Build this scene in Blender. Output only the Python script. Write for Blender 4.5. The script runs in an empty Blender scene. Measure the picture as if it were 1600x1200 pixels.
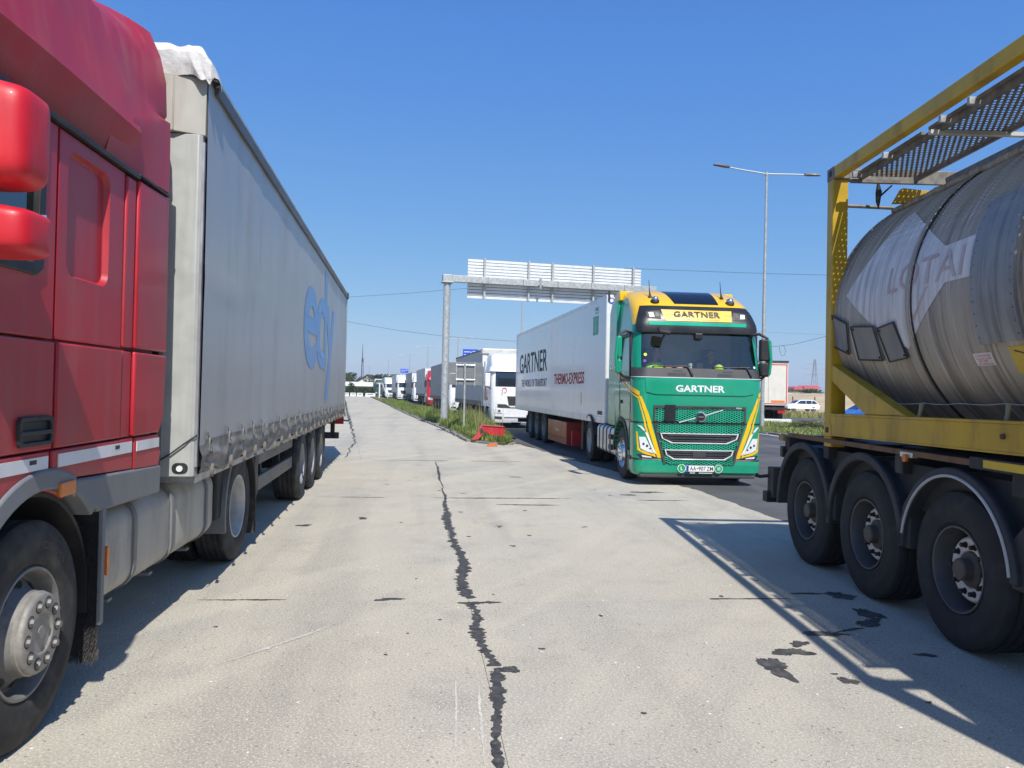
import bpy, bmesh, math, random
import numpy as np
from mathutils import Vector, Matrix
from mathutils.bvhtree import BVHTree

random.seed(7)
rng = np.random.default_rng(7)
PI = math.pi
rad = math.radians
scene = bpy.context.scene
COL = scene.collection

# ------------------------------------------------------------------ camera
CAM_H = 1.7
pitch = math.atan(11 / 1200.0)
roll = math.atan(0.0227)
f_ = Vector((0, math.cos(pitch), math.sin(pitch)))
u0 = Vector((0, -math.sin(pitch), math.cos(pitch)))
r0 = Vector((1, 0, 0))
up_ = u0 * math.cos(roll) - r0 * math.sin(roll)
ri_ = r0 * math.cos(roll) + u0 * math.sin(roll)
cd = bpy.data.cameras.new('camera')
cam = bpy.data.objects.new('camera', cd)
COL.objects.link(cam)
cd.sensor_width = 36.0
cd.lens = 27.0
cd.clip_start = 0.05
cd.clip_end = 6000
cam.matrix_world = Matrix(((ri_.x, up_.x, -f_.x, 0), (ri_.y, up_.y, -f_.y, 0), (ri_.z, up_.z, -f_.z, CAM_H), (0, 0, 0, 1)))
scene.camera = cam

# ------------------------------------------------------------------ sky, sun, exposure
SUN_TO = Vector((0.96, -3.15, 3.91)).normalized()
SUN_EL = math.asin(SUN_TO.z)
SUN_AZ = math.atan2(SUN_TO.x, SUN_TO.y)
world = bpy.data.worlds.new('World')
scene.world = world
world.use_nodes = True
wn = world.node_tree
for n in list(wn.nodes):
    wn.nodes.remove(n)
wo = wn.nodes.new('ShaderNodeOutputWorld')
wb = wn.nodes.new('ShaderNodeBackground')
sky = wn.nodes.new('ShaderNodeTexSky')
sky.sky_type = 'NISHITA'
sky.sun_disc = False
sky.sun_elevation = SUN_EL
sky.sun_rotation = SUN_AZ
sky.altitude = 100
sky.air_density = 1.0
sky.dust_density = 0.6
sky.ozone_density = 6.0
wb.inputs['Strength'].default_value = 0.10
# one tone curve for the whole sky: the deep saturated blue of the photograph
sep = wn.nodes.new('ShaderNodeSeparateColor')
cmb = wn.nodes.new('ShaderNodeCombineColor')
wn.links.new(sky.outputs[0], sep.inputs[0])
for i, (g_, k_) in enumerate(((0.995, 0.852), (0.677, 0.778), (0.217, 0.825))):
    m1 = wn.nodes.new('ShaderNodeMath')
    m1.operation = 'MULTIPLY'
    m1.inputs[1].default_value = 0.1
    m2 = wn.nodes.new('ShaderNodeMath')
    m2.operation = 'POWER'
    m2.inputs[1].default_value = g_
    m3 = wn.nodes.new('ShaderNodeMath')
    m3.operation = 'MULTIPLY'
    m3.inputs[1].default_value = k_ * 10 * 1.02
    m4 = wn.nodes.new('ShaderNodeMath')
    m4.operation = 'MULTIPLY'
    m4.inputs[1].default_value = (9.9, 1.39, 1.90)[i] * 10
    m5 = wn.nodes.new('ShaderNodeMath')
    m5.operation = 'MINIMUM'
    wn.links.new(m1.outputs[0], m4.inputs[0])
    wn.links.new(m4.outputs[0], m5.inputs[1])
    wn.links.new(sep.outputs[i], m1.inputs[0])
    wn.links.new(m1.outputs[0], m2.inputs[0])
    wn.links.new(m2.outputs[0], m3.inputs[0])
    wn.links.new(m3.outputs[0], m5.inputs[0])
    wn.links.new(m5.outputs[0], cmb.inputs[i])
wn.links.new(cmb.outputs[0], wb.inputs[0])
wn.links.new(wb.outputs[0], wo.inputs[0])
sd = bpy.data.lights.new('sun', 'SUN')
sd.energy = 5.0
sd.angle = rad(0.53)
sd.color = (1.0, 0.955, 0.89)
sun = bpy.data.objects.new('sun', sd)
COL.objects.link(sun)
sun.rotation_euler = (-SUN_TO).to_track_quat('-Z', 'Y').to_euler()
vs = scene.view_settings
vs.view_transform = 'Standard'
try:
    vs.look = 'None'
except Exception:
    pass
vs.exposure = 0.08
vs.gamma = 1.0
vs.use_curve_mapping = False
scene.cycles.max_bounces = 8
scene.cycles.transparent_max_bounces = 12

# ------------------------------------------------------------------ materials
def nodes_of(m):
    m.use_nodes = True
    nt = m.node_tree
    return nt, nt.nodes['Principled BSDF']

def mix_col(nt, a, b, fac):
    n = nt.nodes.new('ShaderNodeMix')
    n.data_type = 'RGBA'
    for s, v in ((0, fac), (6, a), (7, b)):
        if hasattr(v, 'node'):
            nt.links.new(v, n.inputs[s])
        elif s == 0:
            n.inputs[0].default_value = v
        else:
            n.inputs[s].default_value = (*v[:3], 1)
    return n.outputs[2]

def ramp(nt, src, p0, p1, v0=0.0, v1=1.0):
    n = nt.nodes.new('ShaderNodeMapRange')
    n.interpolation_type = 'SMOOTHSTEP'
    nt.links.new(src, n.inputs[0])
    n.inputs[1].default_value = p0
    n.inputs[2].default_value = p1
    n.inputs[3].default_value = v0
    n.inputs[4].default_value = v1
    return n.outputs[0]

def math_n(nt, op, a, b=0.0):
    n = nt.nodes.new('ShaderNodeMath')
    n.operation = op
    for i, v in ((0, a), (1, b)):
        if hasattr(v, 'node'):
            nt.links.new(v, n.inputs[i])
        else:
            n.inputs[i].default_value = v
    return n.outputs[0]

def coords(nt, scale=(1, 1, 1), rotz=0.0):
    tc = nt.nodes.new('ShaderNodeTexCoord')
    mp = nt.nodes.new('ShaderNodeMapping')
    mp.inputs['Scale'].default_value = scale
    mp.inputs['Rotation'].default_value = (0, 0, rotz)
    nt.links.new(tc.outputs['Object'], mp.inputs[0])
    return mp.outputs[0]

def coords_dir(nt, ang, across, along):
    # texture space turned first, then stretched: long along the direction ang from +Y
    tc = nt.nodes.new('ShaderNodeTexCoord')
    a = nt.nodes.new('ShaderNodeMapping')
    a.inputs['Rotation'].default_value = (0, 0, ang)
    b = nt.nodes.new('ShaderNodeMapping')
    b.inputs['Scale'].default_value = (across, along, 1)
    nt.links.new(tc.outputs['Object'], a.inputs[0])
    nt.links.new(a.outputs[0], b.inputs[0])
    return b.outputs[0]

def noise(nt, vec, scale, detail=4, rough=0.55):
    n = nt.nodes.new('ShaderNodeTexNoise')
    n.inputs['Scale'].default_value = scale
    n.inputs['Detail'].default_value = detail
    n.inputs['Roughness'].default_value = rough
    nt.links.new(vec, n.inputs['Vector'])
    return n.outputs[0]

def add_bump(nt, bsdf, height, strength, dist=0.01):
    b = nt.nodes.new('ShaderNodeBump')
    b.inputs['Strength'].default_value = strength
    b.inputs['Distance'].default_value = dist
    nt.links.new(height, b.inputs['Height'])
    nt.links.new(b.outputs[0], bsdf.inputs['Normal'])

MATS = {}
def mat(name, col, rough=0.5, metal=0.0, var=0.12, vscale=3.0, dirt=None, damt=0.35, dlo=0.45, dhi=0.7,
        dscale=(5, 5, 0.8), bump=0.0, bscale=40, bdist=0.004, coat=0.0, spec=0.5):
    if name in MATS:
        return MATS[name]
    m = bpy.data.materials.new(name)
    nt, b = nodes_of(m)
    v = coords(nt)
    n1 = noise(nt, v, vscale, 5)
    c = mix_col(nt, [max(0, x * (1 - var)) for x in col], [min(1, x * (1 + var)) for x in col], ramp(nt, n1, 0.3, 0.7))
    rg = ramp(nt, n1, 0.3, 0.7, rough * 0.85, min(1, rough * 1.15))
    if dirt:
        d = noise(nt, coords(nt, dscale), 1.0, 7, 0.62)
        d2 = noise(nt, v, 1.3, 3)
        k = math_n(nt, 'MULTIPLY', ramp(nt, d, dlo, dhi), ramp(nt, d2, 0.25, 0.7, 0.25, 1.0))
        k = math_n(nt, 'MULTIPLY', k, damt)
        c = mix_col(nt, c, dirt, k)
        rr = nt.nodes.new('ShaderNodeMix')
        nt.links.new(k, rr.inputs[0])
        nt.links.new(rg, rr.inputs[2])
        rr.inputs[3].default_value = 0.85
        rg = rr.outputs[0]
    nt.links.new(c, b.inputs['Base Color'])
    nt.links.new(rg, b.inputs['Roughness'])
    b.inputs['Metallic'].default_value = metal
    b.inputs['Specular IOR Level'].default_value = spec
    if coat:
        b.inputs['Coat Weight'].default_value = coat
        b.inputs['Coat Roughness'].default_value = 0.06
    if bump:
        add_bump(nt, b, noise(nt, v, bscale, 4), bump, bdist)
    MATS[name] = m
    return m

def glass_mat(name, tint, refl_rough=0.02, dark=0.5):
    m = bpy.data.materials.new(name)
    m.use_nodes = True
    nt = m.node_tree
    for n in list(nt.nodes):
        nt.nodes.remove(n)
    o = nt.nodes.new('ShaderNodeOutputMaterial')
    t = nt.nodes.new('ShaderNodeBsdfTransparent')
    t.inputs[0].default_value = (*tint, 1)
    g = nt.nodes.new('ShaderNodeBsdfGlossy')
    g.inputs['Roughness'].default_value = refl_rough
    g.inputs['Color'].default_value = (0.9, 0.95, 1, 1)
    fr = nt.nodes.new('ShaderNodeFresnel')
    fr.inputs[0].default_value = 1.6
    k = ramp(nt, fr.outputs[0], 0.0, 0.9, dark, 1.0)
    mx = nt.nodes.new('ShaderNodeMixShader')
    nt.links.new(k, mx.inputs[0])
    nt.links.new(t.outputs[0], mx.inputs[1])
    nt.links.new(g.outputs[0], mx.inputs[2])
    nt.links.new(mx.outputs[0], o.inputs[0])
    return m

DUST = (0.30, 0.27, 0.23)
GRIME = (0.055, 0.05, 0.045)
M_rubber = mat('rubber', (0.022, 0.022, 0.023), 0.8, var=0.3, vscale=8, dirt=(0.13, 0.12, 0.105), damt=0.55, dlo=0.4, dhi=0.75, dscale=(6, 6, 6), bump=0.15, bscale=90)
M_rubber_dark = mat('rubber_dark', (0.02, 0.021, 0.022), 0.85, var=0.3, vscale=8, dirt=(0.06, 0.058, 0.055), damt=0.5, dscale=(6, 6, 6), bump=0.15, bscale=90)
M_black = mat('black_plastic', (0.018, 0.018, 0.02), 0.55, var=0.25, dirt=DUST, damt=0.18)
M_chassis = mat('chassis_paint', (0.02, 0.02, 0.022), 0.7, var=0.3, dirt=(0.12, 0.11, 0.095), damt=0.5)
M_steel = mat('galvanised_steel', (0.47, 0.48, 0.48), 0.42, 0.75, var=0.2, vscale=14, dirt=(0.25, 0.24, 0.21), damt=0.4)
M_zinc = mat('galvanised_pole', (0.42, 0.44, 0.44), 0.55, 0.35, var=0.18, vscale=9)
M_alu = mat('aluminium', (0.62, 0.63, 0.64), 0.36, 0.8, var=0.1, dirt=(0.28, 0.26, 0.23), damt=0.35)
M_chrome = mat('chrome', (0.78, 0.79, 0.8), 0.12, 1.0, var=0.05)
M_grey_plastic = mat('grey_plastic', (0.17, 0.18, 0.19), 0.6, var=0.12, dirt=DUST, damt=0.35)
M_white_paint = mat('white_paint', (0.74, 0.75, 0.75), 0.3, var=0.05, coat=0.5, dirt=(0.42, 0.39, 0.34), damt=0.22)
M_orange = mat('orange_lens', (0.62, 0.16, 0.02), 0.25, var=0.1)
M_redlens = mat('red_lens', (0.45, 0.02, 0.02), 0.25, var=0.1)
M_glass = glass_mat('vehicle_glass', (0.92, 0.97, 0.96), 0.02, 0.12)
M_glass_dark = glass_mat('dark_glass', (0.1, 0.14, 0.17), 0.03, 0.16)

# ------------------------------------------------------------------ mesh building
class B:
    def __init__(self):
        self.bm = bmesh.new()

    def box(self, x0, x1, y0, y1, z0, z1, M=None):
        v = [self.bm.verts.new(p) for p in ((x0, y0, z0), (x1, y0, z0), (x1, y1, z0), (x0, y1, z0), (x0, y0, z1), (x1, y0, z1), (x1, y1, z1), (x0, y1, z1))]
        for f in ((0, 3, 2, 1), (4, 5, 6, 7), (0, 1, 5, 4), (1, 2, 6, 5), (2, 3, 7, 6), (3, 0, 4, 7)):
            self.bm.faces.new([v[i] for i in f])
        if M:
            for q in v:
                q.co = M @ q.co
        return self

    def beam(self, p0, p1, w, h, up=(0, 0, 1)):
        p0, p1 = Vector(p0), Vector(p1)
        d = (p1 - p0)
        L = d.length
        d.normalize()
        s = d.cross(Vector(up))
        if s.length < 1e-4:
            s = d.cross(Vector((1, 0, 0)))
        s.normalize()
        u = s.cross(d)
        M = Matrix(((d.x, s.x, u.x, p0.x), (d.y, s.y, u.y, p0.y), (d.z, s.z, u.z, p0.z), (0, 0, 0, 1)))
        return self.box(0, L, -w / 2, w / 2, -h / 2, h / 2, M)

    def prism(self, pts, axis, a0, a1):
        def P(p, a):
            if axis == 'x':
                return (a, p[0], p[1])
            if axis == 'y':
                return (p[0], a, p[1])
            return (p[0], p[1], a)
        va = [self.bm.verts.new(P(p, a0)) for p in pts]
        vb = [self.bm.verts.new(P(p, a1)) for p in pts]
        n = len(pts)
        self.bm.faces.new(va)
        self.bm.faces.new(vb[::-1])
        for i in range(n):
            self.bm.faces.new((va[i], vb[i], vb[(i + 1) % n], va[(i + 1) % n]))
        return self

    def plate(self, outer, holes, axis, a0, a1):
        """flat plate with holes, thickness a0..a1 along axis"""
        def P(p, a):
            if axis == 'x':
                return (a, p[0], p[1])
            if axis == 'y':
                return (p[0], a, p[1])
            return (p[0], p[1], a)
        t = bmesh.new()
        es = []
        for loop in [outer] + holes:
            vs_ = [t.verts.new(P(p, a0)) for p in loop]
            es += [t.edges.new((vs_[i], vs_[(i + 1) % len(vs_)])) for i in range(len(vs_))]
        nrm = Vector((1, 0, 0)) if axis == 'x' else Vector((0, 1, 0)) if axis == 'y' else Vector((0, 0, 1))
        bmesh.ops.triangle_fill(t, use_beauty=True, use_dissolve=False, edges=es, normal=nrm)
        r = bmesh.ops.extrude_face_region(t, geom=t.faces[:])
        bmesh.ops.translate(t, vec=nrm * (a1 - a0), verts=[e for e in r['geom'] if isinstance(e, bmesh.types.BMVert)])
        self.merge(t)
        return self

    def merge(self, t):
        me = bpy.data.meshes.new('tmp')
        t.to_mesh(me)
        t.free()
        self.bm.from_mesh(me)
        bpy.data.meshes.remove(me)

    def cyl(self, p0, p1, r0, r1=None, n=16):
        r1 = r0 if r1 is None else r1
        return self.tube([p0, p1], [r0, r1], n)

    def tube(self, pts, r, n=8, closed=False):
        pts = [Vector(p) for p in pts]
        rs = r if isinstance(r, (list, tuple)) else [r] * len(pts)
        rings = []
        prev = None
        for i, p in enumerate(pts):
            a = pts[max(0, i - 1)]
            c = pts[min(len(pts) - 1, i + 1)]
            d = (c - a).normalized()
            if prev is None:
                s = d.cross(Vector((0, 0, 1)))
                if s.length < 1e-3:
                    s = d.cross(Vector((1, 0, 0)))
            else:
                s = prev - d * prev.dot(d)
            s.normalize()
            prev = s
            u = d.cross(s)
            rings.append([p + (s * math.cos(2 * PI * k / n) + u * math.sin(2 * PI * k / n)) * rs[i] for k in range(n)])
        return self.loft(rings)

    def loft(self, rings, cap=True, skip=None):
        V = [[self.bm.verts.new(p) for p in ring] for ring in rings]
        n = len(rings[0])
        for i in range(len(V) - 1):
            for k in range(n):
                if skip and skip(i, k):
                    continue
                self.bm.faces.new((V[i][k], V[i][(k + 1) % n], V[i + 1][(k + 1) % n], V[i + 1][k]))
        if cap:
            self.bm.faces.new(V[0][::-1])
            self.bm.faces.new(V[-1])
        return self

    def lathe(self, prof, n=32, c=(0, 0, 0), axis='x', cap=False):
        rings = []
        for r, a in prof:
            ring = []
            for k in range(n):
                t = 2 * PI * k / n
                if axis == 'x':
                    ring.append((c[0] + a, c[1] + r * math.cos(t), c[2] + r * math.sin(t)))
                elif axis == 'y':
                    ring.append((c[0] + r * math.cos(t), c[1] + a, c[2] + r * math.sin(t)))
                else:
                    ring.append((c[0] + r * math.cos(t), c[1] + r * math.sin(t), c[2] + a))
            rings.append(ring)
        return self.loft(rings, cap)

    def face(self, pts):
        self.bm.faces.new([self.bm.verts.new(p) for p in pts])
        return self

    def strip(self, L, Rr):
        a = [self.bm.verts.new(p) for p in L]
        b = [self.bm.verts.new(p) for p in Rr]
        for i in range(len(a) - 1):
            self.bm.faces.new((a[i], b[i], b[i + 1], a[i + 1]))
        return self

    def build(self, name, m, parent=None, smooth=35, bevel=0.0, loc=None, weld=True, seg=2, sub=0):
        if weld:
            bmesh.ops.remove_doubles(self.bm, verts=self.bm.verts, dist=1e-5)
        bmesh.ops.recalc_face_normals(self.bm, faces=self.bm.faces)
        me = bpy.data.meshes.new(name)
        self.bm.to_mesh(me)
        self.bm.free()
        return link(name, me, m, parent, smooth, bevel, loc, seg, sub)

def link(name, me, m, parent=None, smooth=35, bevel=0.0, loc=None, seg=2, sub=0):
    if m and not me.materials:
        me.materials.append(m)
    if smooth:
        me.shade_smooth()
        me.set_sharp_from_angle(angle=rad(smooth))
    o = bpy.data.objects.new(name, me)
    COL.objects.link(o)
    if parent:
        o.parent = parent
    if loc:
        o.location = loc
    if sub:
        s = o.modifiers.new('subsurf', 'SUBSURF')
        s.levels = s.render_levels = sub
    if bevel:
        b = o.modifiers.new('bevel', 'BEVEL')
        b.width = bevel
        b.segments = seg
        b.limit_method = 'ANGLE'
        b.angle_limit = rad(32)
        b.harden_normals = False
    return o

def raw(name, verts, faces, m, parent=None, smooth=0, **k):
    me = bpy.data.meshes.new(name)
    me.from_pydata([tuple(v) for v in verts], [], [tuple(f) for f in faces])
    me.update()
    return link(name, me, m, parent, smooth, **k)

def thing(name, label, cat, loc=(0, 0, 0), rotz=0.0, group=None, scale=1.0):
    o = bpy.data.objects.new(name, None)
    o.empty_display_size = 0.3
    COL.objects.link(o)
    o.location = loc
    o.rotation_euler = (0, 0, rotz)
    o.scale = (scale,) * 3
    return tag(o, label, cat, group)

def tag(o, label, cat, group=None, kind=None):
    if label:
        o['label'] = label
    if cat:
        o['category'] = cat
    if group:
        o['group'] = group
    if kind:
        o['kind'] = kind
    return o

def structure(o):
    o['kind'] = 'structure'
    return o

def stuff(o):
    o['kind'] = 'stuff'
    return o

def copy_tree(o, parent=None):
    c = o.copy()
    COL.objects.link(c)
    if parent:
        c.parent = parent
        c.matrix_parent_inverse = o.matrix_parent_inverse.copy()
    for ch in list(o.children):
        copy_tree(ch, c)
    return c

def ang_pts(cx, cy, r, a0, a1, n):
    return [(cx + r * math.cos(rad(a0 + (a1 - a0) * i / n)), cy + r * math.sin(rad(a0 + (a1 - a0) * i / n))) for i in range(n + 1)]

def rrect(x0, x1, y0, y1, r, n=5):
    return (ang_pts(x1 - r, y0 + r, r, -90, 0, n) + ang_pts(x1 - r, y1 - r, r, 0, 90, n) +
            ang_pts(x0 + r, y1 - r, r, 90, 180, n) + ang_pts(x0 + r, y0 + r, r, 180, 270, n))

# text as a thin mesh fitted to w x h, lower-left corner at org, X along reading direction, Y up, Z outward
AX_FACE = (Vector((1, 0, 0)), Vector((0, 0, 1)), Vector((0, -1, 0)))
AX_RIGHT = (Vector((0, 1, 0)), Vector((0, 0, 1)), Vector((1, 0, 0)))     # seen from +x
AX_LEFT = (Vector((0, -1, 0)), Vector((0, 0, 1)), Vector((-1, 0, 0)))    # seen from -x

def text_mesh(s, bold=0.0, res=3, extrude=0.0, spacing=1.0):
    cu = bpy.data.curves.new('txt', 'FONT')
    cu.body = s
    cu.offset = bold
    cu.resolution_u = res
    cu.extrude = extrude
    cu.space_character = spacing
    o = bpy.data.objects.new('txt', cu)
    COL.objects.link(o)
    dg = bpy.context.evaluated_depsgraph_get()
    me = bpy.data.meshes.new_from_object(o.evaluated_get(dg))
    bpy.data.objects.remove(o)
    bpy.data.curves.remove(cu)
    return me

def text(name, s, org, axes, w, h, m, parent, bold=0.0, mapf=None, cuts=0, spacing=1.0, res=3):
    me = text_mesh(s, bold, res, 0.0, spacing)
    co = np.array([v.co[:] for v in me.vertices])
    lo, hi = co.min(0), co.max(0)
    if cuts:
        bm = bmesh.new()
        bm.from_mesh(me)
        bmesh.ops.triangulate(bm, faces=bm.faces)
        bmesh.ops.subdivide_edges(bm, edges=bm.edges[:], cuts=cuts, use_grid_fill=True)
        bm.to_mesh(me)
        bm.free()
    org = Vector(org)
    for v in me.vertices:
        p = org + axes[0] * ((v.co.x - lo[0]) / (hi[0] - lo[0]) * w) + axes[1] * ((v.co.y - lo[1]) / (hi[1] - lo[1]) * h)
        v.co = mapf(p) if mapf else p
    me.name = name
    me.materials.clear()
    return link(name, me, m, parent, 0)

# ------------------------------------------------------------------ wheels
TYRE = {}
def tyre_prof(R, W, r):
    h = W / 2
    p = [(r - .01, -h * .75), (r + .012, -h * .86), (r + .05, -h * .98), (r + (R - r) * .55, -h * 1.0), (R - .045, -h * .95), (R - .012, -h * .87), (R, -h * .78)]
    for g in (-.5, -.18, .18, .5):
        p += [(R, h * g - .011), (R - .014, h * g - .006), (R - .014, h * g + .006), (R, h * g + .011)]
    q = [(R, h * .78), (R - .012, h * .87), (R - .02, h * .885), (R - .045, h * .95), (r + (R - r) * .62, h * 1.0), (r + (R - r) * .58, h * 1.006), (r + (R - r) * .5, h * 1.0), (r + .055, h * .975), (r + .035, h * .965), (r + .014, h * .86), (r - .01, h * .75)]
    return p + q

def make_wheel_meshes(style, R, W, n):
    key = (style, R, W, n)
    if key in TYRE:
        return TYRE[key]
    h = W / 2
    r = R * (0.535 if style == 'tank' else 0.565)
    D = {}
    def mesh(b, name, m, smooth=35):
        bmesh.ops.remove_doubles(b.bm, verts=b.bm.verts, dist=1e-5)
        bmesh.ops.recalc_face_normals(b.bm, faces=b.bm.faces)
        me = bpy.data.meshes.new(name)
        b.bm.to_mesh(me)
        b.bm.free()
        me.materials.append(m)
        me.shade_smooth()
        me.set_sharp_from_angle(angle=rad(smooth))
        return me
    dk = style == 'tank'
    D['tyre'] = mesh(B().lathe(tyre_prof(R, W, r), n), 'tyre', M_rubber_dark if dk else M_rubber)
    rimm = {'steer': mat('rim_dusty', (0.21, 0.205, 0.195), 0.6, 0.15, var=0.15, dirt=(0.10, 0.092, 0.085), damt=0.7, dscale=(7, 7, 7)),
            'drive': mat('rim_drive', (0.5, 0.5, 0.49), 0.5, 0.3, var=0.15, dirt=(0.16, 0.145, 0.13), damt=0.6),
            'trailer': mat('rim_trailer', (0.3, 0.3, 0.3), 0.5, 0.4, var=0.15, dirt=(0.1, 0.09, 0.08), damt=0.6),
            'tank': mat('rim_tank', (0.085, 0.085, 0.088), 0.5, 0.2, var=0.2, dirt=(0.04, 0.04, 0.04), damt=0.5),
            'alloy': M_chrome}[style]
    flange = [(r + .004, h * .70), (r + .012, h * .86), (r + .008, h * .93), (r - .004, h * .93), (r - .012, h * .84)]
    back = [(r - .02, -h * .75), (r - .01, -h * .78)]
    if style in ('steer', 'alloy'):
        prof = flange + [(r - .018, h * .55), (r - .028, h * .40), (r - .04, h * .40), (.205, .105), (.196, .135), (.19, .165)]
        D['wheel'] = mesh(B().lathe(prof, n), 'wheel', rimm)
        hq = h + .05
        hub = B().lathe([(.190, hq - .06), (.192, hq - .03), (.186, hq - .024), (.186, hq - .014), (.180, hq - .004), (.172, hq), (.098, hq), (.088, hq - .009), (.034, hq - .009), (.030, hq - .005), (.0001, hq - .005)], n)
        D['hub_cover'] = mesh(hub, 'hub_cover', mat('hub_dusty', (0.30, 0.285, 0.255), 0.55, 0.2, var=0.15, vscale=12, dirt=(0.14, 0.125, 0.105), damt=0.6, dscale=(9, 9, 9)) if style == 'steer' else rimm)
        holes = B()
        for k in range(10):
            t = 2 * PI * (k + .5) / 10
            rr = .231
            c = (.083, rr * math.cos(t), rr * math.sin(t))
            ring = []
            for j in range(12):
                a = 2 * PI * j / 12
                e, g = .021 * math.cos(a), .034 * math.sin(a)
                ring.append(Vector((c[0] + .012 * math.cos(a) * 0 + .006 - e * 0.78, c[1] + e * math.cos(t) - g * math.sin(t), c[2] + e * math.sin(t) + g * math.cos(t))))
            holes.face(ring)
        D['hand_hole'] = mesh(holes, 'hand_hole', M_chassis)
        nr, na, nl = .138, hq, .019
    elif style == 'drive':
        prof = flange + [(r - .02, h * .2), (r - .035, -h * .35), (.2, -h * .5), (.17, -h * .5), (.14, -h * .5), (.12, -h * .35), (.115, h * .1), (.1, h * .15), (.0001, h * .15)]
        D['wheel'] = mesh(B().lathe(prof, n), 'wheel', rimm)
        nr, na, nl = .167, -h * .5, .03
    else:
        prof = flange + [(r - .022, h * .3), (r - .03, -h * .05), (.222, -h * .12), (.215, -h * .02)]
        D['wheel'] = mesh(B().lathe(prof, n), 'wheel', rimm)
        dm = mat('wheel_disc_pale', (0.72, 0.72, 0.71), 0.5, 0.0, var=0.2, vscale=9, dirt=(0.2, 0.19, 0.18), damt=0.6, dscale=(9, 9, 9)) if dk else rimm
        da = .085 if dk else .03
        D['wheel_disc'] = mesh(B().lathe([(.235, da - .05), (.222, da - .012), (.208, da), (.135, da), (.122, da - .02)], n), 'wheel_disc', dm)
        D['hub_cover'] = mesh(B().lathe([(.126, da - .02), (.12, da + .004), (.088, da + .014), (.08, da + .02), (.077, da + .075), (.066, da + .085), (.0001, da + .085)], 24), 'hub_cover', mat('hub_dusty_brown', (.085, .075, .065), .6, .1, var=.2, dirt=(.16, .14, .115), damt=.6, dscale=(9, 9, 9)) if dk else M_chassis)
        nr, na, nl = .168, da, .038
    nb = B()
    nb.cyl((0, 0, 0), (nl, 0, 0), .018, .0165, 6)
    nb.cyl((-.002, 0, 0), (.004, 0, 0), .023, .023, 12)
    D['wheel_nut'] = mesh(nb, 'wheel_nut', mat('nut_grey', (0.2, 0.195, 0.19), .5, .4, var=.2, vscale=20) if style == 'steer' else M_steel if style == 'alloy' else M_chassis)
    if style == 'steer':
        rb = B()
        for k in range(10):
            t = 2 * PI * k / 10
            rb.cyl((na - .006, nr * math.cos(t), nr * math.sin(t)), (na + .0025, nr * math.cos(t), nr * math.sin(t)), .029, .029, 14)
        D['nut_recess'] = mesh(rb, 'nut_recess', M_chassis)
    D['_n'] = (nr, na)
    D['_h'] = h
    TYRE[key] = D
    return D

def wheel(parent, x, y, s, R=.52, W=.31, style='trailer', n=40, detail=True, z=None):
    D = make_wheel_meshes(style, R, W, n)
    w = bpy.data.objects.new('wheel', D['wheel'])
    COL.objects.link(w)
    w.parent = parent
    w.location = (x - s * D['_h'], y, R if z is None else z)
    w.rotation_euler = (0, 0, 0 if s > 0 else PI)
    for k in ('tyre', 'hub_cover', 'wheel_disc', 'hand_hole', 'nut_recess'):
        if k in D:
            o = bpy.data.objects.new(k, D[k])
            COL.objects.link(o)
            o.parent = w
    if detail:
        nr, na = D['_n']
        for k in range(10):
            t = 2 * PI * k / 10
            o = bpy.data.objects.new('wheel_nut', D['wheel_nut'])
            COL.objects.link(o)
            o.parent = w
            o.location = (na, nr * math.cos(t), nr * math.sin(t))
    return w

def fender_arc(cy, cz, R0, t, a0, a1, x0, x1, n=16):
    """arched mudguard shell in the y-z plane, extruded in x"""
    pts = ang_pts(cy, cz, R0 + t, a0, a1, n) + ang_pts(cy, cz, R0, a1, a0, n)
    return pts
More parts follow.
